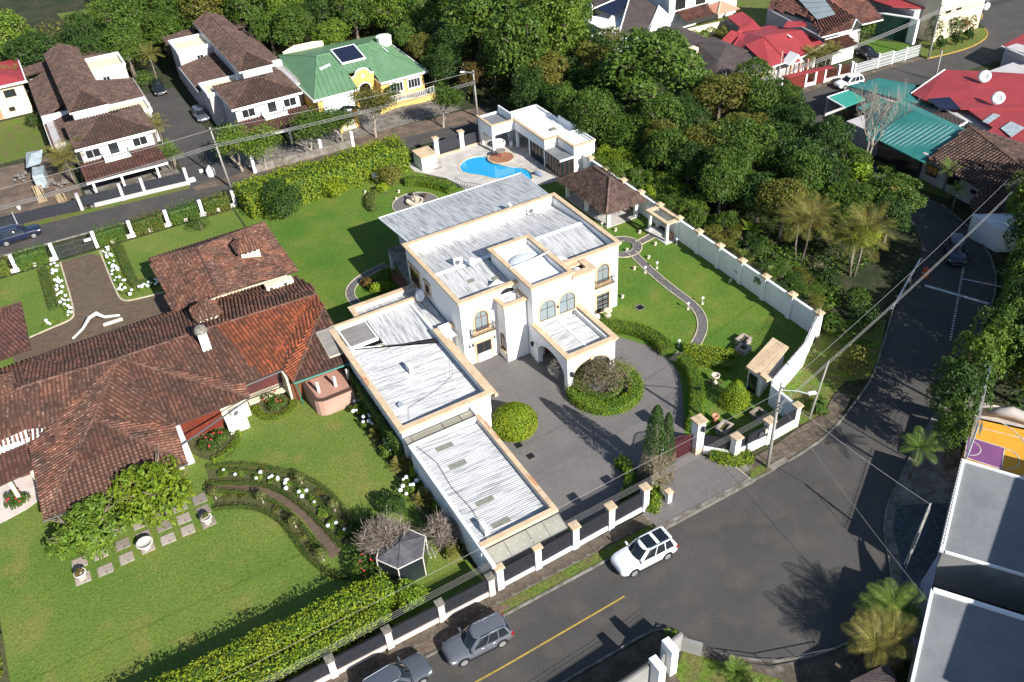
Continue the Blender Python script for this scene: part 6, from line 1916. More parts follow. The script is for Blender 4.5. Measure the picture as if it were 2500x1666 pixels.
# ================================================================== GREEN-ROOFED HOUSE
G=thing('green_roofed_house','yellow bungalow under a wide green hip roof with an arched entrance gable','house',(0,72,0))
obj('wall',MB().box(-8.9,-2.4,64.6,84,0,3.0).box(1.4,8.7,64.6,84,0,3.0).box(-2.4,1.4,70,84,0,3.0),'yellow',G)
gm=MB()
GA,GB=(-4.6,75.2,5.5),(4.2,75.2,5.5)
gp_=[[(-9.5,64.1,3.2),(-2.35,64.1,3.2),(-2.35,67.5,4.2),(-2.35,68.2,4.35),GA],[(-2.35,68.2,4.35),(1.35,68.2,4.35),GB,GA],[(1.35,64.1,3.2),(9.2,64.1,3.2),GB,(1.35,68.2,4.35)],
       [(9.2,64.1,3.2),(9.6,84.6,3.2),GB],[(9.6,84.6,3.2),(-7.8,86.4,3.2),GA,GB],[(-7.8,86.4,3.2),(-9.5,73.5,3.2),(-9.5,64.1,3.2),GA]]
for p in gp_:
    gm.poly(p);gm.poly([(x,y,z-.15)for x,y,z in p])
obj('roof',gm,'greenroof',G,fix=False)
sm=MB()
for p in gp_[:4]:
    P_,n_2,e_,s_=plane_axes(p);o0=P_[0]
    q=[((v-o0).dot(e_),(v-o0).dot(s_))for v in P_]
    a0,a1=min(v[0]for v in q),max(v[0]for v in q)
    i=a0
    while i<a1:
        hit=[b*.25 for b in range(0,60)if inpoly(i,b*.25,q)]
        if len(hit)>2:
            sm.tube([o0+e_*i+s_*hit[0]+n_2*.02,o0+e_*i+s_*hit[-1]+n_2*.02],.025,3,caps=False)
        i+=.8
obj('roof_seams',sm,'greenroof',G,fix=False)
rc=MB()
for a,b in((GA,GB),(GA,(-9.5,64.1,3.2)),(GB,(9.2,64.1,3.2)),(GB,(9.6,84.6,3.2)),(GA,(-7.8,86.4,3.2))):
    rc.tube([a,b],.09,5)
obj('ridge_cap',rc,'greenroof',G)
fa=MB()
for a,b in(((-9.6,64.0),(-2.3,64.0)),((1.3,64.0),(9.3,64.0)),((9.3,64.0),(9.7,84.6)),((-9.6,73.5),(-9.6,64.0)),((-2.35,64.0),(-2.35,68)),((1.35,64.0),(1.35,68))):
    fa.bar((*a,2.92),(*b,2.92),.14,.32)
obj('fascia',fa,'whitepaint',G)
obj('solar_frame',MB().add([(-2.2,70.6,5.1),(1.9,70.6,5.1),(1.9,75.3,6.0),(-2.2,75.3,6.0),(-2.2,70.6,4.9),(1.9,70.6,4.9),(1.9,75.3,5.6),(-2.2,75.3,5.6)],[(0,1,5,4),(1,2,6,5),(2,3,7,6),(3,0,4,7),(0,3,2,1)]),'whitepaint',G)
obj('solar_panel',MB().add([(-2.0,70.85,5.16),(1.7,70.85,5.16),(1.7,75.05,5.97),(-2.0,75.05,5.97)],[(0,1,2,3)]),'solar',G)
obj('roof_plate',MB().add([(-5.6,70.9,4.78),(-3.7,71.5,4.92),(-3.7,72.1,5.05),(-5.7,71.5,4.93)],[(0,1,2,3)]).add([(5.9,71.4,4.9),(6.1,71.4,4.86),(6.3,74.4,4.8),(6.1,74.4,4.85)],[(0,1,2,3)]),'whitepaint',G)
ol=[(-1.85,0),(-1.0,0),(-1.0,2.0)]+[(-1.0*math.cos(R(180*i/10)),2.0+.9*math.sin(R(180*i/10)))for i in range(1,10)]+[(1.0,2.0),(1.0,0),(1.85,0),(1.85,4.0),(1.5,4.1)]+[(1.25*math.cos(R(180*i/12)),4.1+.95*math.sin(R(180*i/12)))for i in range(13)]+[(-1.5,4.1),(-1.85,4.0)]
obj('entrance_gable',MB().extrude(ol,(-.5,66.6,0),(1,0,0),(0,0,1),(0,.35,0)),'yellow',G)
obj('gable_moulding',MB().tube([(-.5-1.85,66.7,4.05),(-2.0,66.7,4.15)]+[(-.5-1.25*math.cos(R(180*i/12)),66.7,4.15+.95*math.sin(R(180*i/12)))for i in range(13)]+[(1.0,66.7,4.15),(1.35,66.7,4.05)],.14,6),'whitepaint',G)
obj('arch_trim',MB().tube([(-1.5,66.55,0),(-1.5,66.55,2.0)]+[(-.5-1.0*math.cos(R(180*i/12)),66.55,2.0+.9*math.sin(R(180*i/12)))for i in range(13)]+[(.5,66.55,2.0),(.5,66.55,0)],.09,6),'whitepaint',G)
obj('gable_medallion',MB().extrude([(.28*math.cos(R(a)),.28*math.sin(R(a)))for a in range(0,360,30)],(-.5,66.59,4.0),(1,0,0),(0,0,1),(0,-.05,0)),'whitepaint',G)
obj('entrance_side',MB().box(-2.35,-2.1,66.95,70,0,4.0).box(1.1,1.35,66.95,70,0,4.0),'yellow',G)
obj('entrance_grille',railing(MB(),(-1.45,67.3,0),(.45,67.3,0),.1,2.9,.16,.025),'iron',G,fix=False)
obj('garage_door',MB().box(-8.1,-3.0,64.5,64.58,.05,2.75),'whitepaint',G)
for cx in(4.0,7.0):
    window(G,(cx,64.6,.9),2.1,1.5,'S',0,'whitepaint','whitepaint','glass',3,0,tw=.15)
obj('roof_tank',MB().lathe([(1.2,0),(1.25,1.2),(1.3,1.25),(1.3,1.4),(.05,1.5)],(7.9,77.5,3.9),12),'whitepaint',G)
obj('rear_parapet',MB().add([(-7,86.0,3.0),(0,85.6,3.0),(0,85.6,4.0),(-1.6,85.7,4.2),(-5,85.9,4.2),(-7,86.0,3.5)],[(0,1,2,3,4,5)]).add([(-7,86.3,3.0),(0,85.9,3.0),(0,85.9,4.0),(-1.6,86.0,4.2),(-5,86.2,4.2),(-7,86.3,3.5)],[(0,1,2,3,4,5)]),'cream',G)
t=thing('yellow_wall','curved low yellow garden wall with white railings before the green-roofed house','wall',(3.6,60.6,0))
obj('plinth',MB().ring(smooth([(-.8,60.2),(1.2,60.9),(3.8,61.0),(6.2,60.2),(8.6,60.6)],2),[(0,0),(0,.95),(-.25,.95),(-.25,0)],closed=False),'yellow',t)
mb=MB();pts=smooth([(.8,61.0),(3.8,61.2),(6.2,60.4),(8.6,60.8)],2)
for a,b in zip(pts,pts[1:]):
    railing(mb,(*a,0),(*b,0),.95,2.0,.22,.03)
obj('railing',mb,'whiteiron',t,fix=False)
t=thing('yellow_gatehouse','pair of yellow gate piers with a small tiled gable by the back street','gate',(-6.8,58.2,0))
obj('pier',MB().box(-8.4,-7.9,57.6,58.2,0,2.5),'yellow',t)
obj('pier',MB().box(-5.7,-5.1,58.2,58.8,0,3.0),'yellow',t)
obj('gable',MB().add([(-9.3,57.3,2.4),(-6.8,57.6,3.4),(-4.6,57.8,2.8),(-9.3,58.8,2.4),(-6.8,59.0,3.4),(-4.6,59.2,2.8)],[(0,1,4,3),(1,2,5,4)]),'darkroof',t)
obj('wall',MB().box(-7.9,-5.7,58.0,58.2,0,1.4),'cream',t)

# cream house at the left edge
t=thing('cream_house','cream house with red hip roof cut off by the left edge','house',(-54,99,0))
obj('wall',MB().box(-62,-46.4,96.2,107,0,5.2),'cream',t)
mb=MB()
for p in hip_planes(-66,-45.7,95.3,107.6,5.3,7.0,'x')[0]:
    mb.poly(p)
obj('roof',mb,'redroof',t,fix=False)
obj('fascia',MB().ring([(-66,95.3),(-45.7,95.3),(-45.7,107.6)],[(0,5.0),(.1,5.05),(.1,5.36),(-.1,5.36)],closed=False),'whitepaint',t)
window(t,(-48.6,96.2,3.1),1.7,1.2,'S',0,None,'wood','glass',0,0)
window(t,(-49.2,96.2,.9),.9,.7,'S',0,None,'wood','glass',0,0)
obj('panel',MB().box(-52.6,-50.8,96.1,96.19,.1,2.2),'terracotta',t)

# ================================================================== HOUSES UP THE STREET (right)
def slab_roof(t,polys,m,th=.16,name='roof',seams=None,fascia=None,fm='whitepaint'):
    mb=MB()
    for p in polys:
        mb.poly(p);mb.poly([(x,y,z-th)for x,y,z in reversed(p)])
        for i in range(len(p)):
            a,b=p[i],p[(i+1)%len(p)]
            mb.poly([a,b,(b[0],b[1],b[2]-th),(a[0],a[1],a[2]-th)])
    o=obj(name,mb,m,t,fix=False)
    if seams:
        sm=MB()
        for p in polys:
            P_,n_2,e_,s_=plane_axes(p);o0=P_[0]
            q=[((v-o0).dot(e_),(v-o0).dot(s_))for v in P_]
            a=min(v[0]for v in q)+.15;a1=max(v[0]for v in q);b1=max(v[1]for v in q);b0=min(v[1]for v in q)
            while a<a1:
                hit=[b0+k*.2 for k in range(int((b1-b0)/.2)+1)if inpoly(a,b0+k*.2,q)]
                if len(hit)>2:
                    sm.tube([o0+e_*a+s_*hit[0]+n_2*.02,o0+e_*a+s_*hit[-1]+n_2*.02],seams[1],3,caps=False)
                a+=seams[0]
        if not sm.empty():
            obj('roof_ribs',sm,seams[2]if len(seams)>2 else m,o,fix=False)
    if fascia:
        fm_=MB()
        for a,b in fascia:
            fm_.tube([a,b],.12,5)
        obj('fascia',fm_,fm,o)
    return o
# red-roofed house
t=thing('red_roofed_house','house with overlapping bright red sheet hip roofs beside the charcoal-roofed house','house',(57,40,0))
obj('wall',MB().box(52,62.5,34.5,40,0,2.9).box(51,63,40,45,0,3.0),'pink',t)
slab_roof(t,[[(51.4,33.1,3.0),(55.0,33.3,3.0),(55.1,38.9,5.2),(52.0,39.4,4.5)],[(55.0,33.3,3.1),(57.5,33.2,3.1),(64.8,35.3,3.0),(63.6,39.4,4.3),(55.2,39.0,5.3)],
              [(51.0,40.9,3.6),(55.3,39.2,5.0),(63.6,39.6,4.2),(62.5,45.2,3.8),(56.0,45.0,4.2)],[(49.0,40.4,3.3),(52.2,39.4,4.2),(58.2,42.8,4.5),(54.2,43.2,4.4)],
              [(50.2,43.8,3.6),(54.4,42.6,3.7),(55.6,43.6,4.3),(54.4,45.4,4.7)],[(54.4,42.6,3.7),(56.8,43.0,3.9),(56.6,44.9,4.3),(55.0,44.6,4.6)],
              [(55.8,45.2,4.4),(59.4,43.6,4.2),(59.6,45.8,4.9),(58.0,47.0,4.8)],[(61.8,41.4,4.7),(64.8,39.4,4.7),(65.6,40.6,4.9),(63.4,42.4,5.0)]],'redroof',
          fascia=[((51.4,33.05,2.95),(55.0,33.25,2.95)),((57.5,33.1,3.0),(64.8,35.2,2.9))])
obj('roof_plate',MB().add([(59.4,37.4,4.6),(59.7,37.2,4.57),(60.0,38.6,4.62),(59.8,38.7,4.63)],[(0,1,2,3)]),'whitepaint',t)
obj('porch_gable',MB().add([(54.4,32.2,2.9),(57.2,32.0,2.9),(55.9,32.1,4.3),(54.4,33.8,2.9),(57.2,33.7,2.9),(55.9,33.8,4.3)],[(0,1,2),(3,5,4),(0,2,5,3),(1,4,5,2)]),'whitepaint',t)
obj('gable_panel',MB().add([(55.3,31.98,3.1),(56.5,31.95,3.1),(55.95,31.98,3.75)],[(0,1,2)]),'redroof',t)
for x_ in(55.0,56.8,58.4):
    obj('porch_column',MB().box(x_-.13,x_+.13,32.2,32.5,0,2.9),'terracotta',t)
t=thing('street_wall','white-posted street wall with red coping before the red-roofed house','wall',(58,29.4,0))
for x_,y_ in((51.4,30.4),(55.6,29.7),(57.3,29.45),(59.0,29.2),(61.6,28.9),(64.0,28.6)):
    obj('post',MB().box(x_-.17,x_+.17,y_-.17,y_+.17,0,2.3),'white',t)
for a,b in(((55.6,29.7),(57.3,29.45)),((59.0,29.2),(61.6,28.9)),((61.6,28.9),(64.0,28.6))):
    obj('plinth',MB().bar((*a,0),(*b,0),.22,.6),'pink',t)
    obj('railing',railing(MB(),(*a,0),(*b,0),.6,2.0,.2,.02),'redwood',t,fix=False)
obj('coping',MB().bar((51.6,30.3,2.3),(60.0,29.0,2.3),.9,.12),'redroof',t)
obj('gate_leaf',MB().bar((51.5,30.4,.1),(55.5,29.75,.1),.06,1.9).bar((57.4,29.45,.1),(58.9,29.2,.1),.06,1.9),'redwood',t)
t=thing('white_iron_fence','white iron lattice fence and gates along the upper street','fence',(70,28.4,0))
for a,b,h_ in(((64.7,28.6),(69.4,28.3),1.7),((69.4,28.3),(72.2,28.15),2.2),((72.4,28.15),(75.2,28.0),1.9),((75.2,28.0),(78.4,27.9),1.9)):
    mb=railing(MB(),(*a,0),(*b,0),.1,h_,.22,.03)
    for k in range(1,4):
        mb.bar((*a,h_*k/4),(*b,h_*k/4),.04,.05)
    obj('panel',mb,'whiteiron',t,fix=False)
    obj('post',MB().box(a[0]-.12,a[0]+.12,a[1]-.12,a[1]+.12,0,h_+.2),'white',t)

# charcoal-roofed house
t=thing('charcoal_roofed_house','cream house with wide charcoal shingle gables half hidden by the big tree','house',(45,37,0))
obj('wall',MB().box(41.0,49.0,32.0,40,0,3.2).box(42,50,40,52,0,3.2),'cream',t)
slab_roof(t,[[(35.4,28.6,2.7),(43.0,30.4,4.3),(43.7,35.9,5.0),(41.0,36.6,4.0)],[(43.0,30.4,4.3),(49.6,32.0,3.2),(51.4,38.0,3.9),(43.7,35.9,5.0)],
              [(41.0,36.2,3.8),(43.7,35.9,5.0),(51.4,38.0,4.2),(48.6,40.0,5.0),(46.7,44.6,4.6)],[(48.6,40.0,5.0),(51.4,38.0,4.2),(51.0,45.8,4.3),(46.7,44.6,4.6)],
              [(42.0,45.0,3.6),(46.6,44.0,4.6),(47.1,53.4,4.8),(42.0,53.0,3.6)],[(46.6,44.0,4.6),(50.6,45.6,3.9),(50.6,52.5,4.1),(47.1,53.4,4.8)]],'darkroof',th=.2)
obj('gable_wall',MB().add([(36.2,29.0,0),(49.4,32.1,0),(49.4,32.1,3.0),(43.0,30.6,4.1),(36.2,29.0,2.6)],[(0,1,2,3,4)]),'yellow',t)
obj('gable_fascia',MB().tube([(35.4,28.5,2.65),(43.0,30.3,4.25)],.16,5).tube([(43.0,30.3,4.25),(49.6,31.9,3.15)],.16,5),'cream',t)
obj('gable_vent',MB().box(43.2,44.8,30.2,30.4,3.2,3.35),'iron',t)
obj('window',MB().add([(38.2,29.4,.8),(40.6,29.95,.8),(40.6,29.95,2.3),(38.2,29.4,2.3)],[(0,1,2,3)]),'glass',t)
obj('chimney',MB().box(43.4,44.8,41.8,42.9,3.5,5.1),'cream',t)
obj('side_wall',MB().add([(45.5,31.0,0),(50.2,31.6,0),(50.6,33.4,2.4),(48.6,30.6,2.6),(46.0,30.4,1.9)],[(0,1,2,3,4)]),'white',t)
t=thing('side_gate','white gate with slats at the corner of the charcoal-roofed house','gate',(50.2,29.9,0))
mb=railing(MB(),(48.9,30.6,0),(51.2,30.3,0),.1,1.9,.2,.03)
obj('leaf',mb,'whiteiron',t,fix=False)
obj('post',MB().box(48.7,49.0,30.4,30.7,0,2.5),'white',t)

# white house with dark roofs and solar panels
t=thing('white_house','white house with steep dark roofs, solar sheet and a white roof terrace','house',(46,62,0))
obj('wall',MB().box(41.0,51.5,58.2,68.2,0,3.4).box(38.0,41.4,54.5,60.5,0,2.7),'white',t)
slab_roof(t,[[(41.0,57.4,3.4),(46.6,56.4,3.4),(52.4,61.6,4.6),(52.3,68.4,5.8),(51.2,68.2,5.8)]],'darkroof',th=.2,fascia=[((41.0,57.4,3.45),(51.4,68.2,5.85)),((43.2,68.4,4.6),(51.4,68.2,5.85))])
obj('solar_sheet',MB().add([(43.6,67.6,4.7),(44.9,64.0,4.2),(49.4,66.0,5.2),(51.0,68.0,5.8)],[(0,1,2,3)]),'solar',t)
slab_roof(t,[[(44,69,4.6),(52,69,5.6),(56,76,5.0),(48,78,4.4)]],'darkroof',name='rear_roof')
obj('gable_wall',MB().add([(46.4,56.6,0),(54.2,60.6,0),(54.2,60.6,3.2),(52.6,61.8,5.0),(49.4,58.6,4.2),(46.4,56.6,3.4)],[(0,1,2,3,4,5)]).box(52,54.2,60.6,61,0,3),'white',t)
obj('terrace',MB().box(36.6,40.4,55.2,59.6,2.7,2.86),'whitepaint',t)
obj('terrace_wall',MB().box(36.8,44.6,59.6,59.8,2.7,3.9).box(40.3,40.5,55.2,59.6,2.8,4.0),'whitepaint',t)
obj('side_wall',MB().box(43.0,43.2,68,75,0,5.5),'white',t)
t=thing('white_apartment_wall','white two-storey house with dark square windows behind the steep dark roof','house',(58,64,0))
obj('wall',MB().box(54.6,70,61.4,74,0,6.5),'white',t)
for x_ in(57.0,61.5):
    window(t,(x_,61.4,3.6),2.0,1.6,'S',0,'iron','iron','glass',3,0,tw=.08)
tiled_roof(t,[[(55.5,57.6,2.6),(62.0,57.8,2.6),(63.0,61.2,3.3),(56.0,61.2,3.3)]],.45,.5,'tileR',name='porch_roof')
t=thing('salmon_roofed_pavilion','garden pavilion with a salmon pink hip roof','pavilion',(64,59.3,0))
pl,rd=hip_planes(61.6,66.6,56.8,61.8-.6,2.8,4.1,'x',inset=2.4)
slab_roof(t,pl,'pinkroof',fascia=[rd[0],rd[1],rd[2]],fm='edging')
obj('post',MB().box(61.9,62.1,57.1,57.3,0,2.7).box(66.1,66.3,57.1,57.3,0,2.7),'wood',t)
t=thing('garden_shed','small grey shed with a bright red pitched roof in the back garden','shed',(62.8,52.2,0))
slab_roof(t,[[(60.6,50.0,2.6),(64.2,50.4,2.8),(64.9,54.4,3.2),(61.4,54.1,3.1)]],'redroof')
obj('wall',MB().box(61.2,64,50.8,53.8,0,2.6),'greywall',t)
t=thing('back_garden_wall','cream garden wall behind the variegated shrubs','wall',(56,57,0))
obj('panel',MB().bar((52.5,56.4,0),(64.6,55.2,0),.2,2.0),'cream',t)

# house with red-brown tiles and big skylight
t=thing('red_tiled_house','two-storey house with red-brown tile gables, roof skylight and white balcony','house',(70,40,0))
obj('wall',MB().box(66.4,75.0,37.2,50,0,4.6),'lilac',t)
tiled_roof(t,[[(63.2,34.6,4.6),(69.0,34.2,4.6),(71.6,36.0,5.4),(72.6,44,6.6),(69.4,47.6,6.8),(66.0,40.0,5.8)],[(66.0,49.4,4.6),(66.0,40.0,5.6),(69.4,47.6,6.8),(69.5,52,6.6)],
               [(71.6,36.0,5.4),(71.3,34.2,4.9),(76.2,34.4,4.6),(78.5,39,5.2),(74,46,6.6),(72.6,44,6.6)],[(69.4,47.6,6.8),(72.6,44,6.6),(74,46,6.6),(78.5,39,5.2),(82,46,5.2),(74,54,6.4)]],.45,.5,'tileR')
obj('gable_fascia',MB().tube([(63.2,34.55,4.5),(69.0,34.15,4.5),(71.4,35.6,5.3),(71.3,34.15,4.8),(76.2,34.35,4.5)],.13,5).tube([(66.0,49.4,4.55),(63.2,34.6,4.5)],.1,5),'whitepaint',t)
obj('skylight',MB().add([(65.6,38.2,5.75),(69.6,38.2,5.75),(71.8,43.0,6.65),(68.4,45.8,6.85)],[(0,1,2,3)]),'paleglass',t)
sb=MB()
for i in range(5):
    f=i/4
    a=Vector((65.6,38.2,5.8)).lerp(Vector((68.4,45.8,6.9)),f);b=Vector((69.6,38.2,5.8)).lerp(Vector((71.8,43.0,6.7)),f)
    sb.tube([a,b],.05,4)
obj('skylight_bars',sb,'greyframe',t)
window(t,(69.2,37.2,3.0),1.5,1.5,'S',0,'whitepaint','whitepaint','glass',1,0)
obj('balcony',MB().box(65.8,71.0,36.2,36.4,2.6,3.3).box(65.8,71,36.2,38,2.5,2.62),'whitepaint',t)
tiled_roof(t,[[(64.9,32.6,2.6),(69.2,32.4,2.6),(70.4,35.8,3.0),(65.4,36.1,3.0)]],.45,.5,'tileR',name='carport_roof')
obj('carport',MB().box(65.2,69.8,33.6,36,0,2.5).box(64.9,69.1,32.45,32.6,2.35,2.62),'white',t)
t=thing('cream_building','tall cream building with small slot windows above the street corner','building',(88,33,0))
obj('wall',MB().box(84.4,95.5,30.4,44,0,7.5),'cream',t)
for x_ in(86.0,88.5):
    obj('slot_window',MB().box(x_,x_+1.2,30.3,30.39,4.4,4.8),'glass',t)
slab_roof(t,[[(80,36,5.4),(84.5,33,5.0),(86,44,5.6),(80,48,5.6)]],'redroof',name='side_roof')
obj('side_wing',MB().box(82.4,84.4,33.5,46,0,4.8),'lilac',t)
for y_ in(35,38,41):
    obj('garage_opening',MB().box(82.2,82.39,y_,y_+1.6,.2,3.0),'wood',t)
t=thing('green_screen_wall','tall dark green screen wall beside the white iron fence','wall',(82,36,0))
obj('screen',MB().bar((79.0,40.5,0),(81.5,33.4,0),.15,3.8),'darkgreen',t)
obj('coping',MB().bar((79.0,40.5,3.8),(82.3,32.6,3.8),.5,.14),'whitepaint',t)
obj('end_pier',MB().box(81.4,82.0,31.8,33.2,0,4.0),'white',t)

# teal-roofed house and neighbours
t=thing('teal_roofed_house','house with a ribbed teal sheet roof below the upper street','house',(50,7,0))
obj('wall',MB().box(46.5,54.5,.6,13.5,0,2.9),'lilac',t)
slab_roof(t,[[(44.3,7.9,2.9),(44.8,-.2,2.9),(54.2,1.0,3.9),(53.0,12.2,4.7),(51.2,14.0,3.4)]][:0]+[[(45.3,7.3,3.0),(44.8,-.3,3.0),(52.6,.2,4.4),(52.8,11.4,4.6)]],'tealroof',seams=(.62,.035,'galv'))
slab_roof(t,[[(45.3,7.3,3.0),(52.8,11.4,4.6),(51.4,14.0,3.3),(44.4,8.2,2.9)],[(52.6,.2,4.4),(54.4,.9,3.9),(55.2,12.6,4.1),(52.8,11.4,4.6)]],'tealroof',name='side_roof')
slab_roof(t,[[(50.4,14.2,2.9),(56.0,14.0,2.9),(56.8,15.8,3.1),(50.6,15.4,3.1)]],'tealroof',name='small_roof',seams=(.5,.05,'galv'))
obj('dark_glazing',MB().box(45.6,46.4,.8,7.2,.2,2.8),'glass',t)
slab_roof(t,[[(54.6,21.0,3.3),(56.2,12.4,3.6),(58.0,8.6,3.2),(61.8,15.6,3.4),(60.0,20.4,3.3)]],'tealroof',name='rear_roof',seams=(.9,.03))
obj('rear_wall',MB().box(55.4,60.2,12.5,19.5,0,3.1),'lilac',t)
t=thing('mint_canopy','flat mint green canopy at the back of the teal-roofed house','canopy',(52.6,19,0))
slab_roof(t,[[(50.1,17.2,2.6),(54.4,17.4,2.6),(55.0,20.8,2.7),(50.6,20.8,2.7)]],'mint',fascia=[((50.1,17.2,2.6),(50.6,20.85,2.65)),((50.6,20.85,2.65),(55.0,20.85,2.65))])
obj('wall',MB().box(50.4,54.6,20.5,20.7,0,2.5),'lilac',t)
t=thing('red_sheet_house','long house under a large red sheet roof with pale skylights and two dishes','house',(63,4,0))
obj('wall',MB().box(58,78,-8,13,0,3.2),'lilac',t)
slab_roof(t,[[(58.6,13.6,3.6),(57.6,10.6,3.9),(58.6,5.8,4.1),(72.0,-4.0,4.1),(80.0,-4.0,4.8),(72.0,8.0,4.9),(66.6,14.9,4.6)],[(66.6,14.9,4.6),(72.0,8.0,4.9),(80.0,-4.0,4.8),(84,0,3.6),(70.6,14.0,3.8)],
              [(53.6,-.4,3.6),(57.6,.2,3.8),(59.6,6.0,4.0),(72.0,-4.0,4.0),(68,-12.0,3.6),(56.4,-6.6,3.5)]],'redroof',fascia=[((58.6,13.6,3.55),(66.6,14.9,4.6))])
for p in([(57.7,1.9,3.92),(60.6,2.5,4.0),(60.8,1.6,3.99),(57.7,1.0,3.9)],[(57.9,-.6,3.86),(60.4,-.2,3.95),(60.2,-2.3,3.9),(56.9,-2.9,3.78)]):
    obj('skylight',MB().add([(x,y,z+.08)for x,y,z in p],[(0,1,2,3)]),'galv',t)
slab_roof(t,[[(57.0,9.8,4.5),(56.2,7.2,4.3),(58.2,5.6,4.3),(59.5,8.4,4.6)]],'solar',name='solar_roof')
t=thing('grey_carport','dark ribbed carport roof with white edge beside the teal roof','carport',(57,5.9,0))
slab_roof(t,[[(56.2,8.0,3.3),(58.2,7.6,3.4),(57.8,3.9,3.2),(55.2,3.6,3.1)]],'darkroof',fascia=[((57.8,3.9,3.2),(55.2,3.6,3.1)),((58.2,7.6,3.4),(57.8,3.9,3.2))],seams=(.5,.04))
obj('post',MB().box(55.4,55.6,3.8,4.0,0,3.0).box(57.4,57.6,4.0,4.2,0,3.0),'whitepaint',t)
dish('satellite_dish','white dish on the red sheet roof, nearer the ridge',67.0,9.0,4.4,.85,R(200),35)
dish('satellite_dish','white dish on the red sheet roof, lower of the two',63.2,4.0,4.0,.85,R(200),35)
t=thing('brown_tiled_house','long white house with a dark brown ribbed tile roof beside the shaded street','house',(50,-4,0))
obj('wall',MB().add([(46.2,1.2,0),(45.6,-8.2,0),(52,-8.6,0),(53,.6,0),(46.2,1.2,3.3),(45.6,-8.2,2.9),(52,-8.6,3.4),(53,.6,3.4)],[(0,1,5,4),(1,2,6,5),(2,3,7,6),(3,0,4,7),(4,5,6,7)]),'lilac',t)
tiled_roof(t,[[(45.3,-.2,3.4),(44.4,-8.8,3.1),(49.8,-10.2,4.2),(53.4,.8,4.9)],[(53.4,.8,4.9),(49.8,-10.2,4.2),(57.0,-10,3.4),(57.4,-5,3.4)]],.42,.5,'tileB',ridges=[((53.4,.8,4.95),(49.8,-10.2,4.25))])
for y_ in(-.9,-4.0):
    window(t,(45.85,y_,1.2),1.5,1.3,'W',0,None,'iron','glass',1,0)
obj('vent_window',MB().box(45.4,45.62,-7.2,-6.6,1.6,2.0),'iron',t)
t=thing('white_outbuilding','white block with a low brown tiled roof beside the shaded street','house',(44.5,-11,0))
obj('wall',MB().prism([(41.8,-9.8),(39.6,-11.2),(39.4,-15.0),(42.5,-17),(47,-14),(46,-9)],0,2.7),'whitepaint',t)
tiled_roof(t,[[(41.6,-9.2,2.8),(39.9,-11.0,2.7),(46.8,-15.6,3.2),(48.8,-11.0,3.4),(44.8,-8.2,3.2)]],.42,.5,'tileB')
t=thing('corner_house','grey house with red roof edge at the right side of the photo','house',(88,15,0))
obj('wall',MB().box(83.6,92,8,17.4,0,3.2).box(81.0,83.6,10,15,0,1.8),'lilac',t)
slab_roof(t,[[(83.0,12.0,3.0),(83.8,18.2,3.1),(90,19,3.4),(92,8,3.6)]],'redroof',fascia=[((83.0,12.0,2.95),(83.8,18.2,3.05))])
window(t,(83.58,12,1.2),1.4,1.2,'W',0,'whitepaint','whitepaint','glass',0,0)

# ================================================================== BOTTOM RIGHT: court and grey roofs
t=thing('sports_court','small orange sports court with purple key and white lines behind a tall net','sports court',(15,-34,0))
cz=3.0
obj('court_floor',MB().prism([(8.1,-34.8),(12.4,-32.3),(19,-41.5),(13.5,-44.5)],0,cz),'courtO',t)
obj('key',MB().prism([(8.15,-34.7),(10.25,-33.35),(11.5,-35.7),(9.4,-37.0)][::-1],cz-.01,cz+.012),'courtP',t)
cl=MB()
def cline(pts,w_=.07,z=cz+.02):
    for a,b in zip(pts,pts[1:]):
        cl.bar((*a,z),(*b,z),w_,.008)
cline([(8.15,-34.7),(10.25,-33.35),(11.5,-35.7),(9.4,-37.0),(8.15,-34.7)]);cline([(11.9,-33.3),(16.8,-40.6)])
cline([(9.3+.85*math.cos(R(a)),-34.2+.85*math.sin(R(a)))for a in range(-155,40,15)])
cline([(10.45+1.25*math.cos(R(a)),-36.35+1.1*math.sin(R(a)))for a in range(-150,36,15)])
cline([(9.2+4.6*math.cos(R(a)),-34.2+4.2*math.sin(R(a)))for a in range(-80,20,10)])
obj('court_lines',cl,'roadwhite',t,fix=False)
nt_=MB()
for k in range(20):
    f=k/19
    nt_.tube([(8.0+4.4*f,-34.9+2.6*f,cz),(8.1+4.5*f,-34.9+2.7*f,cz+3.6)],.010,3,caps=False)
for k in range(12):
    z=cz+3.6*k/11
    nt_.tube([(8.0,-34.9,z),(12.4,-32.3,z)],.010,3,caps=False)
obj('net',nt_,'cable',t,fix=False)
obj('net_mast',MB().tube([(12.5,-32.2,2.5),(12.9,-31.8,8.0)],.09,6),'galv',t)
obj('net_stay',MB().tube([(12.1,-32.6,2.5),(12.9,-31.8,8.0)],.05,6),'galv',t)
obj('net_post',MB().tube([(7.9,-35.0,0),(8.0,-34.9,6.6)],.06,6),'galv',t)
obj('canvas',MB().poly([(12.6,-32.2,cz),(12.8,-31.9,cz+1.4),(16.5,-36.5,cz+1.1),(21,-42,cz+1.3),(20.4,-43,cz)]),'tarp',t)
obj('canvas_fold',MB().tube([(12.9,-32.8,cz+.9),(14.0,-34.1,cz+1.3),(15.2,-35.6,cz+.8),(16.6,-37.4,cz+1.2),(19,-41,cz+1)],[.3,.5,.4,.55,.5],8),'tarp',t,smooth_=True)
obj('backboard',MB().tube([(8.9,-34.5,cz),(9.0,-34.4,cz+2.9)],.07,6).add([(8.5,-35.0,cz+2.2),(9.5,-34.3,cz+2.2),(9.5,-34.3,cz+3.2),(8.5,-35.0,cz+3.2)],[(0,1,2,3)]),'acwhite',t)
t=thing('grey_flat_roof','flat grey membrane roof with white edge directly below the sports court','building',(7,-38,0))
g1=[(7.0,-35.3),(14.5,-48.2),(8,-53.5),(-1.2,-40.1)]
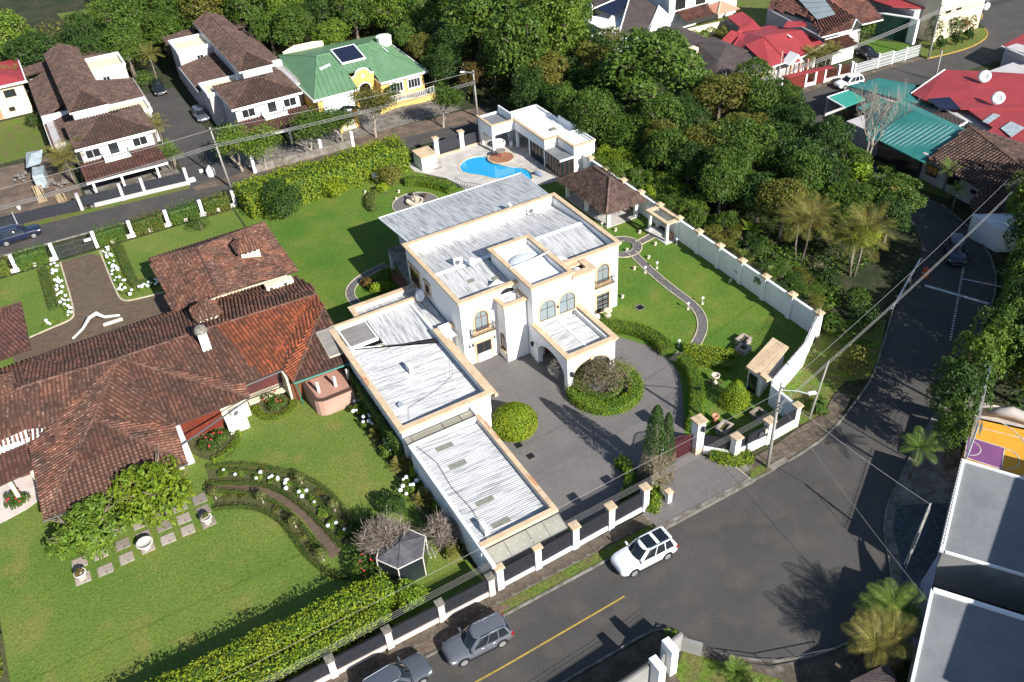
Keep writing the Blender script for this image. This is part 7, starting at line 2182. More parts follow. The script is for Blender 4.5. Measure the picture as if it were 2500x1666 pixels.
obj('wall',MB().prism(g1[::-1],0,3.6),'greywall',t)
obj('roof',MB().prism(g1[::-1],3.6,3.7),'greyroof',t)
obj('roof_edge',MB().bar((7.05,-35.2,3.6),(-1.3,-40.05,3.6),.28,.3).bar((7.05,-35.3,3.62),(14.6,-48.2,3.62),.14,.25).bar((-1.1,-40.2,3.6),(8,-53.6,3.6),.14,.2),'whitepaint',t)
bw_=MB()
for i in range(28):
    f=i/27
    bw_.tube([(7.0-8.1*f,-35.1-4.8*f,3.9),(6.9-8.1*f,-35.0-4.8*f,4.2)],.02,3,caps=False)
bw_.tube([(7.0,-35.1,4.1),(-1.1,-39.9,4.1)],.02,4)
obj('barbed_wire',bw_,'iron',t,fix=False)
t=thing('grey_flat_roof','flat grey membrane roof at the bottom right corner, beyond the dark gap','building',(-6,-46,0))
g2=[(-4.2,-41.8),(4.2,-54.2),(-4,-60),(-10.6,-45.6)]
obj('wall',MB().prism(g2[::-1],0,3.4),'greywall',t)
obj('roof',MB().prism(g2[::-1],3.4,3.5),'greyroof',t)
obj('roof_edge',MB().bar((-4.2,-41.8,3.4),(4.2,-54.2,3.4),.3,.28).bar((-4.2,-41.75,3.42),(-10.6,-45.55,3.42),.2,.2),'whitepaint',t)
obj('wire_coil',MB().tube([(-10.6+.11*i+.05*math.cos(i*.9),-45.9-.14*i,3.7+.16*math.sin(i*1.3))for i in range(50)],.012,3,caps=False),'acwhite',t,fix=False)
t=thing('blue_canvas','torn blue grey canvas hanging on the side of the grey building','canvas',(-2.4,-40.3,0))
obj('cloth',MB().poly([(-1.2,-39.9,3.4),(-2.0,-40.4,3.3),(-5.6,-42.6,2.4),(-7.4,-43.7,.8),(-6.4,-42.7,1.0),(-4.9,-41.6,1.2),(-2.8,-40.2,1.6)]),'bluetarp',t)
t=thing('tiled_gable','brown tiled roof tip with white edges in the bottom right corner','house',(-10,-51.5,0))
tiled_roof(t,[[(-9.4,-51.4,5.6),(-11.6,-50.6,4.2),(-14.5,-54.5,4.2),(-12.2,-55.6,5.6)],[(-9.4,-51.4,5.6),(-12.2,-55.6,5.6),(-8,-58,4.2),(-6.6,-53.0,4.2)]],.36,.4,'tileB')
obj('fascia',MB().tube([(-11.6,-50.6,4.2),(-9.4,-51.4,5.6),(-6.6,-53.0,4.2)],.1,5),'whitepaint',t)
obj('wall',MB().prism([(-14,-54.5),(-8,-57.5),(-7,-53.2),(-11.4,-51.2)][::-1],0,4.1),'cream',t)
t=thing('orange_house','orange walled house corner with white coping at the bottom edge','house',(-13,-46.5,0))
obj('wall',MB().prism([(-9.2,-45.4),(-12.6,-47.4),(-15,-52),(-10,-52)],0,3.0),'yellow',t)
obj('coping',MB().bar((-9.0,-44.9,3.0),(-12.2,-46.4,3.0),.3,.14).bar((-6.4,-43.6,2.6),(-9.0,-44.9,3.0),.2,.14),'white',t)
t=thing('dark_roofed_shed','dark ribbed shed roof at the bottom edge behind the palms','shed',(-14,-45,0))
slab_roof(t,[[(-10.2,-43.6,2.6),(-13.0,-43.2,2.4),(-16.4,-48,2.4),(-12.5,-48.5,2.8)]],'darkroof',seams=(.4,.04))
obj('wall',MB().box(-15,-11,-48,-44.5,0,2.3),'greywall',t)
# taller buildings just south of the frame whose shadows fall across the lower right
t=thing('apartment_block','grey apartment block standing south of the flat grey roofs','building',(5,-57,0))
ab=[(12.5,-46.2),(-7.0,-55.4),(0,-68),(20,-58)]
obj('wall',MB().prism(ab,0,8.6),'greywall',t)
obj('parapet',MB().ring(ab[::-1],[(0,8.3),(.15,8.4),(.15,9.0),(-.2,9.0)]),'whitepaint',t)

# ================================================================== GARDEN OBJECTS
def garden_lamp(label,x,y,tall):
    t=thing('garden_lamp',label,'lamp',(x,y,.04),'white lamps on the villa lawn')
    h=.75 if tall else.22
    obj('stake',MB().tube([(0,0,0),(0,0,h)],.03 if tall else.06,6),'whiteiron',t,local=True)
    if tall:
        obj('head',MB().lathe([(.02,h-.02),(.16,h),(.13,h+.1),(.02,h+.16)],(0,0,0),10),'whitepaint',t,local=True)
        obj('foot',MB().lathe([(.16,0),(.14,.12),(.04,.16)],(0,0,0),10),'carved',t,local=True)
    else:
        obj('head',MB().lathe([(.05,h-.08),(.16,h+.02),(.15,h+.14),(.02,h+.2)],(0,0,0),10).box(-.2,.1,-.09,.09,0,.1),'carved',t,local=True)
for lb,x,y,tl_ in(
    ('small white lamp on the lawn just in front of the thatched pavilion',8.5,12.2,False),('small white lamp on the lawn between pavilion and pergola',10.5,10.2,False),
    ('small white lamp on the lawn just right of the short path to the pergola',10.4,7.1,False),('tall white lamp on the lawn at the pergola corner by the wall',12.4,5.8,True),
    ('tall white lamp right of the upper straight stretch of the garden path',7.6,3.2,True),('white lamp left of the upper straight stretch of the garden path',6.0,3.2,True),
    ('small white lamp on the lawn left of the path below the round bed',5.5,4.4,False),('small white lamp inside the round grass bed of the path circle',7.0,7.9,False),
    ('small white lamp on the lawn between the villa corner and the square drain',1.3,.8,False),('tall white lamp outside the bend of the garden path',7.4,-4.7,True),
    ('tall white lamp inside the bend of the garden path',5.6,-4.6,True),('tiny white lamp on the open lawn right of the path circle',8.1,5.3,False),
    ('small white lamp on the lawn close under the long garden wall',12.4,-3.3,False),('tall white lamp by the clipped hedge at the foot of the path',1.0,-8.9,True)):
    garden_lamp(lb,x,y,tl_)
t=thing('pavilion_lamp','tall white garden lamp beside the villa at the near pavilion column','lamp',(7.3,13.3,.04))
obj('stake',MB().tube([(0,0,0),(0,0,.9)],.03,6),'whiteiron',t,local=True)
obj('head',MB().lathe([(.02,.88),(.17,.9),(.13,1.02),(.02,1.08)],(0,0,0),10).lathe([(.16,0),(.13,.12),(.04,.16)],(0,0,0),10),'carved',t,local=True)
t=thing('drain_cover','square dark drain grate with pale frame in the right lawn','drain cover',(1.75,-1.6,.03))
obj('frame',MB().ring(rect(-.36,.36,-.36,.36),[(0,0),(.09,0),(.09,.07),(0,.07)]),'concrete',t,local=True)
gr=MB().box(-.36,.36,-.36,.36,0,.02)
for i in range(7):
    gr.box(-.34+i*.1,-.30+i*.1,-.36,.36,.02,.05)
obj('grate',gr,'iron',t,local=True)
for i,(x,y,lb)in enumerate(((-18.9,-11.9,'dark square manhole in the paving close to the ball bush'),(-18.7,-13.6,'dark square manhole in the paving beside the garage'))):
    t=thing('manhole_cover',lb,'manhole',(x,y,.06),'manholes of the driveway court')
    obj('cover',MB().box(-.3,.3,-.3,.3,0,.012),'iron',t,local=True)
def urn(name,label,x,y,prof,m,n=16,plant=None,z=.04,cat='pot',s=1.0,plinth=None):
    t=thing(name,label,cat,(x,y,z))
    if plinth:
        obj('plinth',MB().box(-plinth,plinth,-plinth,plinth,0,.03).ring(rect(-plinth,plinth,-plinth,plinth),[(0,0),(.05,0),(.05,.07),(-.03,.07),(-.03,0)]),'bed',t,local=True)
    obj('vessel',MB().lathe([(r*s,h*s)for r,h in prof],(0,0,0),n),m,t,local=True,smooth_=True)
    if plant:
        p,nn=crown_pts(.42*s,.42*s,.3*s,5,160)
        p[:,2]+=prof[-1][1]*s+.15
        linked('plant',quads_mesh('plant',leaf_quads(p,nn,.22*s,.35,.6,-.4),plant),(0,0,0),t)
    return t
URN=[(.26,0),(.26,.06),(.12,.12),(.09,.35),(.2,.48),(.38,.62),(.42,.78),(.34,.78),(.28,.66),(.04,.62)]
urn('stone_urn','pale stone birdbath urn on a dark square plinth in the corner garden',.4,-14.9,[(a,b*1.25)for a,b in URN],'carved',plinth=.5,cat='urn')
urn('clay_urn','single terracotta urn on the corner lawn behind the fence',-2.95,-18.85,[(.2,0),(.22,.06),(.14,.14),(.26,.4),(.34,.62),(.36,.74),(.27,.74),(.05,.5)],'terracotta',cat='urn')
urn('stone_urn','pale tiered stone urn beside the barred right-hand villa window',-2.2,-1.5,[(.3,0),(.3,.08),(.1,.16),(.1,.4),(.34,.62),(.34,.7),(.1,.74),(.1,.95),(.42,1.2),(.44,1.3),(.32,1.3),(.05,1.15)],'carved',cat='urn')
urn('round_pot','round brown clay pot standing under the garden pergola',12.65,7.15,[(.2,0),(.34,.25),(.36,.5),(.26,.66),(.2,.66),(.05,.4)],'terracotta',z=.14)
POT=[(.28,0),(.34,.1),(.42,.55),(.47,.6),(.47,.72),(.38,.72),(.36,.6),(.05,.58)]
urn('garden_pot','white pot with a brown-leaved plant on the leftmost dark stepping stone',-54.2,-5.9,POT,'pot',plant='leafRust',z=.08)
urn('garden_pot','wide fluted white bowl with bare soil on the middle stepping stone',-49.3,-5.6,[(.3,0),(.3,.1),(.18,.16),(.5,.42),(.66,.6),(.68,.68),(.55,.68),(.45,.5),(.05,.48)],'pot',12,z=.08)
urn('garden_pot','white pot with a green plant at the right end of the stepping stones',-44.45,-5.7,POT,'pot',plant='leafOlive',z=.08)
def planter(label,x,y,w_,d_,rz,plant=False):
    t=thing('planter_box',label,'planter',(x,y,.04),None,rz)
    obj('box',MB().ring(rect(-w_,w_,-d_,d_),[(-.1,.1),(-.1,.5),(0,.5),(.06,.5),(.06,.58),(-.16,.58),(-.16,.1)]).ring(rect(-w_,w_,-d_,d_),[(0,0),(.0,.5),(-.1,.5),(-.1,0)]),'stone',t,local=True)
    obj('soil',MB().box(-w_+.08,w_-.08,-d_+.08,d_-.08,0,.36),'bed',t,local=True)
planter('square stone planter box on the right lawn, upper of two beside the guard house',6.5,-11.9,.6,.5,.2)
planter('square stone planter box on the right lawn, lower of two beside the guard house',5.6,-12.9,.55,.5,.2)
planter('square stone planter box inside the corner fence, right one',.5,-20.5,.55,.5,.1)
planter('square stone planter box directly behind the slanted fence bay by the gate',-3.1,-20.2,.7,.45,.35)
t=thing('garden_fountain','round two-tier fountain in the gravel circle behind the villa','fountain',(-8.2,32.2,.07))
obj('basin',MB().lathe([(.95,0),(1.05,.3),(1.1,.34),(1.1,.42),(.9,.42),(.85,.15),(.05,.12)],(0,0,0),28),'carved',t,local=True)
obj('upper_bowl',MB().lathe([(.12,.12),(.1,.7),(.42,.9),(.45,.98),(.35,.98),(.08,.86),(.07,1.3),(.2,1.4),(.02,1.5)],(0,0,0),18),'stone',t,local=True,smooth_=True)
for lb,x,y in(('small dark urn at the far edge of the fountain circle',-7.6,34.0),('dark round pot on the fountain circle paving',-6.6,32.8)):
    urn('dark_urn',lb,x,y,[(.2,0),(.1,.12),(.3,.4),(.34,.5),(.24,.5),(.04,.35)],'pan',cat='urn')
for lb,x,y in(('white garden ornament on the lawn left of the fountain circle',-9.8,34.4),('small pale ornament on the lawn beyond the fountain circle',-8.7,36.0),('pale ornament on the lawn under the lumpy rear hedge',-12.4,38.4)):
    garden_lamp(lb,x,y,False)
t=thing('mirror_ball','silver ball on a post in front of the rear hedge','sphere',(-10.1,40.3,0))
obj('ball',MB().lathe([(.02,-.5)]+[(.5*math.cos(R(a)),.5*math.sin(R(a)))for a in range(-75,80,15)]+[(.02,.5)],(0,0,1.0),20),'steel',t,local=True,smooth_=True)
obj('stand',MB().lathe([(.25,0),(.1,.1),(.1,.5)],(0,0,0),10),'concrete',t,local=True)

# construction plot
t=thing('scaffold_shelter','crumpled grey-blue metal sheet shelter on the building plot','shelter',(-48.2,70.5,0))
obj('sheet',MB().add([(-49.6,69.2,2.2),(-47.6,68.6,2.5),(-46.8,71.6,3.2),(-49.0,73.0,2.8),(-48.3,70.8,3.3)],[(0,1,4),(1,2,4),(2,3,4),(3,0,4)]),'galv',t)
obj('cover',MB().prism([(-49.2,66.4),(-47.8,66.2),(-47.4,69),(-48.9,69.4)],0,2.0),'galv',t)
for i,(x,y,lb)in enumerate(((-49.0,64.0,'stack of long sawn boards leaning on the building plot'),(-46.7,62.2,'low stack of short sawn boards on the building plot'))):
    t=thing('lumber_stack',lb,'boards',(x,y,0))
    for k in range(9):
        obj('board',MB().bar((x-.5+k*.12,y-2.2,.1+.0*k),(x-.7+k*.13+random.uniform(-.2,.2),y+(1.6 if i==0 else-.4),(.9 if i==0 else.5)+random.uniform(-.1,.1)),.1,.06),'lumber',t)
for x,y,s,lb in((-46.2,65.2,.9,'grey heap of concrete blocks behind the boards, right one'),(-47.8,66.8,.7,'grey heap of concrete blocks next to the crumpled sheet'),(-51.0,70.5,1.2,'brown rubble heap at the back of the building plot')):
    t=thing('block_heap',lb,'rubble',(x,y,0))
    for k in range(14):
        a,b,c_=random.uniform(-s,s),random.uniform(-s,s),random.uniform(0,s*.8)
        obj('block',MB().box(a-.2,a+.2,b-.15,b+.15,c_,c_+.22),'blocks',t,local=True)
urn('white_bucket','white bucket on the bare ground of the building plot',-52.0,61.6,[(.18,0),(.24,.45),(.2,.45),(.16,.05)],'paper',cat='bucket')
t=thing('water_tank','white bottle-shaped plastic tank by the leaning utility pole','tank',(-28.0,55.8,0))
obj('body',MB().lathe([(.5,0),(.58,.1),(.58,.9),(.45,1.15),(.2,1.3),(.2,1.5),(.05,1.55)],(0,0,0),16),'paper',t,local=True,smooth_=True)
for x,y,lb in((-30.6,55.9,'white square box on the dark drive, larger'),(-28.9,57.8,'white square box on the dark drive, smaller')):
    t=thing('box',lb,'box',(x,y,.03));s=.4 if 'larger' in lb else.25
    obj('lid',MB().box(-s,s,-s*1.1,s*1.1,0,.3),'paper',t,local=True)
t=thing('road_cone','orange barrel on the shaded street left of the stop line','barrel',(29.6,-13.9,0))
obj('barrel',MB().lathe([(.38,0),(.36,.1),(.3,1.0),(.05,1.05)],(0,0,0),14),'orange',t,local=True)
obj('band',MB().lathe([(.335,.45),(.34,.46),(.325,.62),(.315,.62)],(0,0,0),14),'roadwhite',t,local=True)
t=thing('guard_rail','long pale rail along the wooded edge of the shaded street','railing',(26,-14.5,0))
obj('rail',MB().bar((21.5,-16.5,.35),(31.2,-11.9,.35),.14,.3),'whitepaint',t)
for i in range(6):
    f=i/5
    obj('post',MB().box(21.5+9.7*f-.08,21.5+9.7*f+.08,-16.5+4.6*f-.2,-16.5+4.6*f-.04,0,.75),'concrete',t)
t=thing('hydrant','yellow hydrant on the verge beside the white van','hydrant',(99.8,33.0,0))
obj('body',MB().lathe([(.2,0),(.14,.1),(.14,.6),(.18,.65),(.02,.85)],(0,0,0),10),'roadyellow',t,local=True)
t=thing('storm_drain','dark open storm drain inlet in the kerb of the street','drain',(-1.9,-25.6,0))
obj('grate',MB().box(-1.0,.9,-.25,.25,.13,.16),'concrete',t,local=True)
obj('opening',MB().box(-.9,.8,-.35,-.26,.03,.12),'iron',t,local=True)
t=thing('glass_gazebo','small hexagonal smoked-glass garden house under a leafless creeper','garden house',(-32.6,-18.2,0))
hx=[(-32.6+2.0*math.cos(R(a)),-18.2+1.9*math.sin(R(a)))for a in range(0,360,60)]
obj('wall',MB().ring(hx,[(0,0),(0,2.1),(-.08,2.1),(-.08,0)]),'glass',t)
mb=MB()
for x,y in hx:
    mb.tube([(x,y,0),(x,y,2.15)],.05,6)
for(x,y),(x2,y2)in zip(hx,hx[1:]+hx[:1]):
    mb.tube([(x,y,2.15),(x2,y2,2.15)],.05,5)
obj('frame',mb,'pot',t)
mb=MB()
for x,y in hx:
    mb.tube([(x,y,2.17),(-32.6,-18.2,2.76)],.022,4)
obj('roof_bars',mb,'greyframe',t)
obj('roof',MB().add([(*p,2.13)for p in hx]+[(-32.6,-18.2,2.72)],[(i,(i+1)%6,6)for i in range(6)]),mat('smoked_roof_sheet',(.075,.072,.080),(.12,.115,.12),scale=1.5,rough=.45),t)
t=thing('low_ladder','pale leaning ladder against the garden side of the glass garden house','ladder',(-30.6,-17.6,0))
obj('rail',MB().tube([(-30.4,-16.6,.1),(-30.9,-19.6,1.3)],.04,5).tube([(-30.1,-16.7,.1),(-30.6,-19.7,1.3)],.04,5),'whitepaint',t)

# ================================================================== HEDGES AND CLIPPED SHRUBS
hedge('garden_hedge','tall lumpy yellow-green hedge along the back of the villa lawn',[(-27,42.9),(-22,43.4),(-15,42.9),(-9,43.6),(-4.6,43.4)],5.2,3.3,'hedgeY',size=.30,dens=34,wob=.14,lump=.38,coremat='ivy')
hedge('street_hedge','yellow-green hedge behind the neighbour fence, lawn-side row',[(-34.6,-20.4),(-44,-20.3),(-56,-20.3),(-62,-20.3)],1.9,2.35,'hedgeY',size=.20,dens=75,wob=.1,lump=.16)
hedge('street_hedge','yellow-green hedge behind the neighbour fence, street-side row',[(-35.6,-22.2),(-44,-22.3),(-56,-22.4),(-62,-22.4)],1.9,2.15,'hedgeY',size=.20,dens=75,wob=.1,lump=.16)
hedge('clipped_hedge','curved clipped hedge right of the carriage porch',smooth([(-3.4,-2.3),(-1.9,-3.7),(-.6,-5.6),(-.25,-7.4),(-.7,-9.3)],2),1.5,1.0,'hedgeG',size=.13,dens=110)
hedge('clipped_hedge','long clipped hedge curving along the driveway to the gate',smooth([(-.35,-10.9),(-.5,-12.6),(-1.8,-15.0),(-3.9,-17.5),(-5.4,-18.9)],2),1.25,1.15,'hedgeG',size=.13,dens=110)
hedge('clipped_hedge','straight yellowish hedge in the corner garden, upper of two',[(1.0,-9.7),(4.2,-13.3)],1.0,.9,'hedgeY',size=.15,dens=100,wob=.08)
hedge('clipped_hedge','straight yellowish hedge in the corner garden, lower of two',[(.2,-10.7),(3.0,-14.4)],1.0,.8,'hedgeY',size=.15,dens=100,wob=.08)
hedge('ring_hedge','ring-shaped clipped hedge round the driveway island',[(-8.6+2.9*math.cos(2*math.pi*i/28),-10.1+2.9*math.sin(2*math.pi*i/28))for i in range(28)],1.35,.95,'hedgeG',size=.14,dens=110,closed=True)
hedge('ring_hedge','inner low ring hedge under the olive bush on the driveway island',[(-8.7+1.7*math.cos(2*math.pi*i/20),-9.8+1.7*math.sin(2*math.pi*i/20))for i in range(20)],.8,.9,'leafLight',size=.14,dens=90,closed=True)
hedge('clipped_hedge','short curved hedge beside the gate inside the driveway',smooth([(-13.0,-18.4),(-12.7,-19.4),(-13.4,-20.9),(-15.2,-22.3)],2),1.0,1.0,'hedgeG',size=.13,dens=100)
hedge('clipped_hedge','low dark hedge directly behind the front railing by the garage',[(-20.2,-22.9),(-15.6,-22.8)],.9,.7,'leafMid',size=.14,dens=80)
hedge('low_hedge','low yellowish hedge at the street side of the corner fence by the gate',smooth([(-5.9,-21.9),(-5.2,-23.2),(-3.4,-24.0)],2),1.3,.75,'hedgeY',size=.15,dens=100,wob=.08)
hedge('low_hedge','low yellowish hedge between the bollard and the front fence',smooth([(-12.2,-22.4),(-12.8,-23.4),(-13.9,-24.2)],1),.9,.7,'hedgeY',size=.15,dens=100,wob=.08)
hedge('clipped_hedge','curved clipped hedge below the pool terrace steps',smooth([(-7.0,37.5),(-5.2,36.2),(-3.6,33.6),(-3.0,31.9)],2),1.5,1.1,'hedgeG',size=.15,dens=90)
hedge('clipped_hedge','crescent clipped hedge on the far left of the fountain circle',smooth([(-11.6,37.2),(-12.8,36.2),(-13.4,34.4),(-13.3,33.2)],2),1.0,.8,'hedgeD',size=.15,dens=90)
for lb,pts in(('outermost box hedge of the curved neighbour bed',[(-42.9,.5),(-40.6,-.7),(-38.9,-1.9),(-37.6,-3.4),(-36.3,-4.9),(-35.4,-6.6),(-34.8,-8.4),(-34.5,-10.4),(-34.4,-12.7)]),
                ('box hedge between the topiary strip and the hydrangea strip',[(-41.6,-.9),(-39.4,-2.6),(-37.4,-5.1),(-36.4,-7.0),(-35.7,-9.5),(-35.4,-11.9),(-35.2,-13.3)]),
                ('box hedge along the upper side of the curved garden path',[(-43.4,-1.5),(-41.4,-2.6),(-39.3,-4.2),(-37.9,-6.6),(-37.1,-8.9),(-36.5,-11.8),(-36.1,-14.0)]),
                ('box hedge along the lower side of the curved garden path',[(-43.0,-2.7),(-40.9,-4.3),(-39.2,-6.4),(-38.2,-9.0),(-37.8,-12.1),(-37.3,-14.0)]),
                ('innermost box hedge bordering the big lower lawn',[(-43.6,-4.6),(-41.6,-5.5),(-40.1,-7.1),(-39.3,-9.0),(-38.95,-11.1),(-38.8,-13.0),(-38.3,-14.8),(-37.8,-16.1),(-36.6,-17.0)])):
    hedge('box_hedge',lb,smooth(pts,2),.42,.42,'hedgeD',size=.09,dens=160,wob=.025,round_=.1)
hedge('box_hedge','L-shaped box hedge right of the brown driveway',[(-42.6,43.8),(-42.6,34.6),(-42.5,33.7),(-40.6,33.2)],1.1,.6,'hedgeD',size=.13,dens=90,wob=.03,round_=.1)
hedge('box_hedge','straight box hedge left of the brown driveway',[(-51.2,43.6),(-51.2,34.0)],1.0,.6,'hedgeD',size=.13,dens=90,wob=.03,round_=.1)
hedge('box_hedge','curved yellow border hedge of the red-flowered bed by the AC box',smooth([(-39.3,4.0),(-39.5,2.4),(-40.9,1.1),(-42.3,1.0)],2),.6,.45,'hedgeY',size=.12,dens=120)
hedge('box_hedge','curved yellow border hedge of the round bed by the brick bay',smooth([(-37.0,5.6),(-36.9,3.8),(-35.4,3.0),(-34.0,3.6),(-33.3,5.4)],2),.6,.45,'hedgeY',size=.12,dens=120)
for i,(x0,x1,lb)in enumerate(((-44.6,-41.2,'creeper mound on the garden wall right of the iron gate'),(-40.2,-36.6,'creeper mound on the garden wall, second right of the iron gate'),(-35.8,-32.2,'creeper mound on the garden wall, third right of the iron gate'),(-31.4,-28.2,'creeper mound on the garden wall next to the leaning utility pole'),(-53.6,-50.2,'creeper mound on the garden wall left of the iron gate'),(-58,-54.5,'creeper mound on the garden wall at the left edge'))):
    hedge('wall_creeper',lb,[(x0,45.6),((x0+x1)/2,45.7),(x1,45.6)],1.6,2.0,'leafMid' if i%2==0 else 'leafOlive',size=.24,dens=45,wob=.25,lump=.16,group='creeper along the back garden wall')
hedge('garden_hedge','narrow climbing hedge between the annexe wall and the neighbour bed',[(-28.35,4.0),(-28.4,-8.6)],.6,2.6,'ivy',size=.2,dens=50,wob=.1)
t=thing('ball_bush','bright green clipped ball bush beside the garage','shrub',(-18.3,-10.3,0))
p=sphere_pts(8500);p[:,2]=np.where(p[:,2]<-.75,-p[:,2],p[:,2])
linked('foliage',quads_mesh('foliage',leaf_quads(p*np.array([2.05,2.05,1.4])*rng.uniform(.95,1.03,(8500,1))+np.array([0,0,1.25]),p,.15,.6,.45),'hedgeY'),(0,0,0),t)
obj('stem',MB().lathe([(.3,0),(1.5,.5),(1.75,1.2),(1.3,2.1),(.1,2.4)],(0,0,0),16),'ivy',t,local=True)
bush('island_bush','big greyish olive bush in the middle of the driveway island',-8.6,-9.4,3.4,3.8,'shrubB',size=.22,n=10000,lobes=30,rl=(.25,.42),aspect=.28)
def cone(name,label,x,y,r,h,leaf,n=3500,size=.14,cat='shrub',pw=.8,brown=None):
    t=thing(name,label,cat,(x,y,0))
    z=rng.random(n)**1.15;a=rng.uniform(0,2*math.pi,n)
    rad=r*(1-z**1.6)**pw*(1+.12*np.sin(a*3+z*9)+.1*rng.normal(0,1,n))
    p=np.stack([rad*np.cos(a),rad*np.sin(a),z*h+.05],1)
    nn=np.stack([np.cos(a),np.sin(a),np.full(n,.5)],1)
    lo=p[:,2]<(h*.45 if brown else-1)
    linked('foliage',quads_mesh('foliage',leaf_quads(p[~lo],nn[~lo],size,.5),leaf),(0,0,0),t)
    if brown:
        linked('dry_foliage',quads_mesh('dry_foliage',leaf_quads(p[lo],nn[lo],size,.35),brown),(0,0,0),t)
    obj('stem',MB().tube([(0,0,-.1),(0,0,h*.9)],[r*.5,.04],8),'bark' if brown else 'ivy',t,local=True)
    return t
cone('cone_shrub','cone-shaped clipped shrub on the corner lawn',-.05,-18.1,1.25,2.9,'hedgeY',n=4500)
cone('cypress','tall dark columnar cypress with browned lower half beside the gate',-11.7,-21.5,1.05,8.4,'leafDark',n=6500,size=.17,cat='tree',pw=.55,brown='shrubB')
cone('cypress','slimmer second stem of cypress just right of the tall dark one',-10.8,-21.8,.75,7.4,'leafDark',n=4000,size=.17,cat='tree',pw=.55,brown='shrubB')
for lb,x,y in(('ball topiary at the left end of the lower topiary row',-43.2,-3.5),('ball topiary, second along the lower topiary row',-39.95,-6.1),('ball topiary, third along the lower topiary row',-38.5,-10.1),('ball topiary at the far end of the lower topiary row',-37.75,-14.4),('ball topiary in the upper strip, left',-36.5,-5.8),('ball topiary in the upper strip, right',-35.2,-10.2)):
    t=thing('ball_topiary',lb,'topiary',(x,y,0),'ball topiaries of the curved bed')
    p=sphere_pts(420);linked('foliage',quads_mesh('foliage',leaf_quads(p*.44+np.array([0,0,.95]),p,.12,.6,.4),'hedgeD'),(0,0,0),t)
    obj('stem',MB().tube([(0,0,0),(0,0,.7)],.05,6).tube([(.06,0,0),(-.04,.03,.7)],.04,6),'palebark',t,local=True)

# hydrangeas: foliage and every flower head a part
fh=MB().lathe([(.03,-.16),(.15,-.08),(.19,.02),(.15,.12),(.03,.17)],(0,0,0),9)
fh_me=obj('flower_head',fh,'petal',smooth_=True).data
bpy.data.objects.remove(bpy.data.objects['flower_head'])
def hydrangea(label,x,y,r,h,nf,group,ry=None):
    t=bush('hydrangea',label,x,y,r,h,'leafLight',size=.2,n=int(700*r*r+260),group=group,ry=ry,stems=False,cat='flower bush',lobes=7)
    for i in range(nf):
        a=random.uniform(0,6.28);d=random.uniform(.15,.9)**.7
        s=random.uniform(.65,1.15)
        linked('flower_head',fh_me,(math.cos(a)*d*r,math.sin(a)*d*(ry or r),h*(1.02-.38*d*d)),t,(0,0,a),(s,s,s))
    return t
for i in range(7):
    hydrangea(['white-flowered bush left of the brown driveway, nearest the iron gate','white-flowered bush left of the brown driveway, second from the gate','white-flowered bush left of the brown driveway, third from the gate','white-flowered bush left of the brown driveway, middle of the row','white-flowered bush left of the brown driveway, fifth from the gate','white-flowered bush left of the brown driveway, sixth from the gate','white-flowered bush left of the brown driveway at the near corner'][i],-50.05+.02*i,43.2-1.8*i,.62,.6,6,'white-flowered bushes by the brown driveway',.95)
for i in range(6):
    hydrangea(['white-flowered bush right of the brown driveway, nearest the iron gate','white-flowered bush right of the brown driveway, second from the gate','white-flowered bush right of the brown driveway, third from the gate','white-flowered bush right of the brown driveway, fourth from the gate','white-flowered bush right of the brown driveway, fifth from the gate','white-flowered bush right of the brown driveway, at the corner curve'][i],-43.85,43.2-1.95*i,.6,.6,6,'white-flowered bushes by the brown driveway',1.0)
for i,x in enumerate((-43.3,-42.2,-41.2,-40.4)):
    hydrangea(['white-flowered bush in the short bed before the tiled house, left','white-flowered bush in the short bed before the tiled house, second','white-flowered bush in the short bed before the tiled house, third','white-flowered bush in the short bed in the roof shadow'][i],x,32.1+.2*i,.62,.55,5,'white-flowered bushes by the brown driveway')
hydrangea('leafy bush with few white flowers left of the brown driveway end',-52.0,31.4,1.0,.6,3,'white-flowered bushes by the brown driveway',.6)
for i,(x,y,r,n)in enumerate(((-29.0,-.2,.95,5),(-28.95,-2.4,.9,7),(-28.9,-6.6,1.0,6),(-28.95,-11.6,1.1,8))):
    hydrangea(['round white-flowered bush next to the brick bay','round white-flowered bush by the annexe wall, second from the bay','round white-flowered bush by the canopy end, between two tufts','round white-flowered bush along the garage wall, nearest the bare shrub'][i],x,y,r,1.1,n,'white-flowered bushes along the garage wall')
fl_pts=[(-41.9,-1.0),(-40.7,-1.9),(-39.4,-3.1),(-38.4,-4.2),(-37.6,-5.5),(-36.9,-6.8),(-36.4,-8.2),(-36.1,-9.8),(-35.9,-11.4),(-35.7,-12.9)]
fl_lb=['first','second','third','fourth','fifth','sixth','seventh','eighth','ninth','last']
for i,(x,y)in enumerate(fl_pts):
    hydrangea('low white-flowered bush between two box hedges, %s from the tree end'%fl_lb[i],x,y,.55,.42,(1,1,2,4,4,3,1,0,2,1)[i],'white-flowered strip in the curved bed',.7)
for i,(x,y)in enumerate([(-42.3,-3.9),(-41.2,-4.6),(-39.2,-7.6),(-38.9,-9.0),(-38.4,-11.4),(-38.3,-12.7),(-37.9,-15.4)]):
    bush('bed_plant','low straggly plant in the lower topiary strip, %s from the left'%['first','second','third','fourth','fifth','sixth','last'][i],x,y,.5,.4,'leafOlive',size=.16,n=260,group='straggly plants in the topiary strip',stems=False,cat='plant',aspect=.25)
for i,(x,y)in enumerate([(-41.0,.2-.6),(-38.8,-2.4),(-37.0,-4.6),(-35.6,-7.6),(-35.0,-9.3),(-34.9,-11.6)]):
    bush('bed_plant','low leafy plant in the upper topiary strip, %s from the left'%['first','second','third','fourth','fifth','last'][i],x,y,.45,.35,'leafOlive',size=.16,n=240,group='leafy plants in the upper topiary strip',stems=False,cat='plant',aspect=.3)
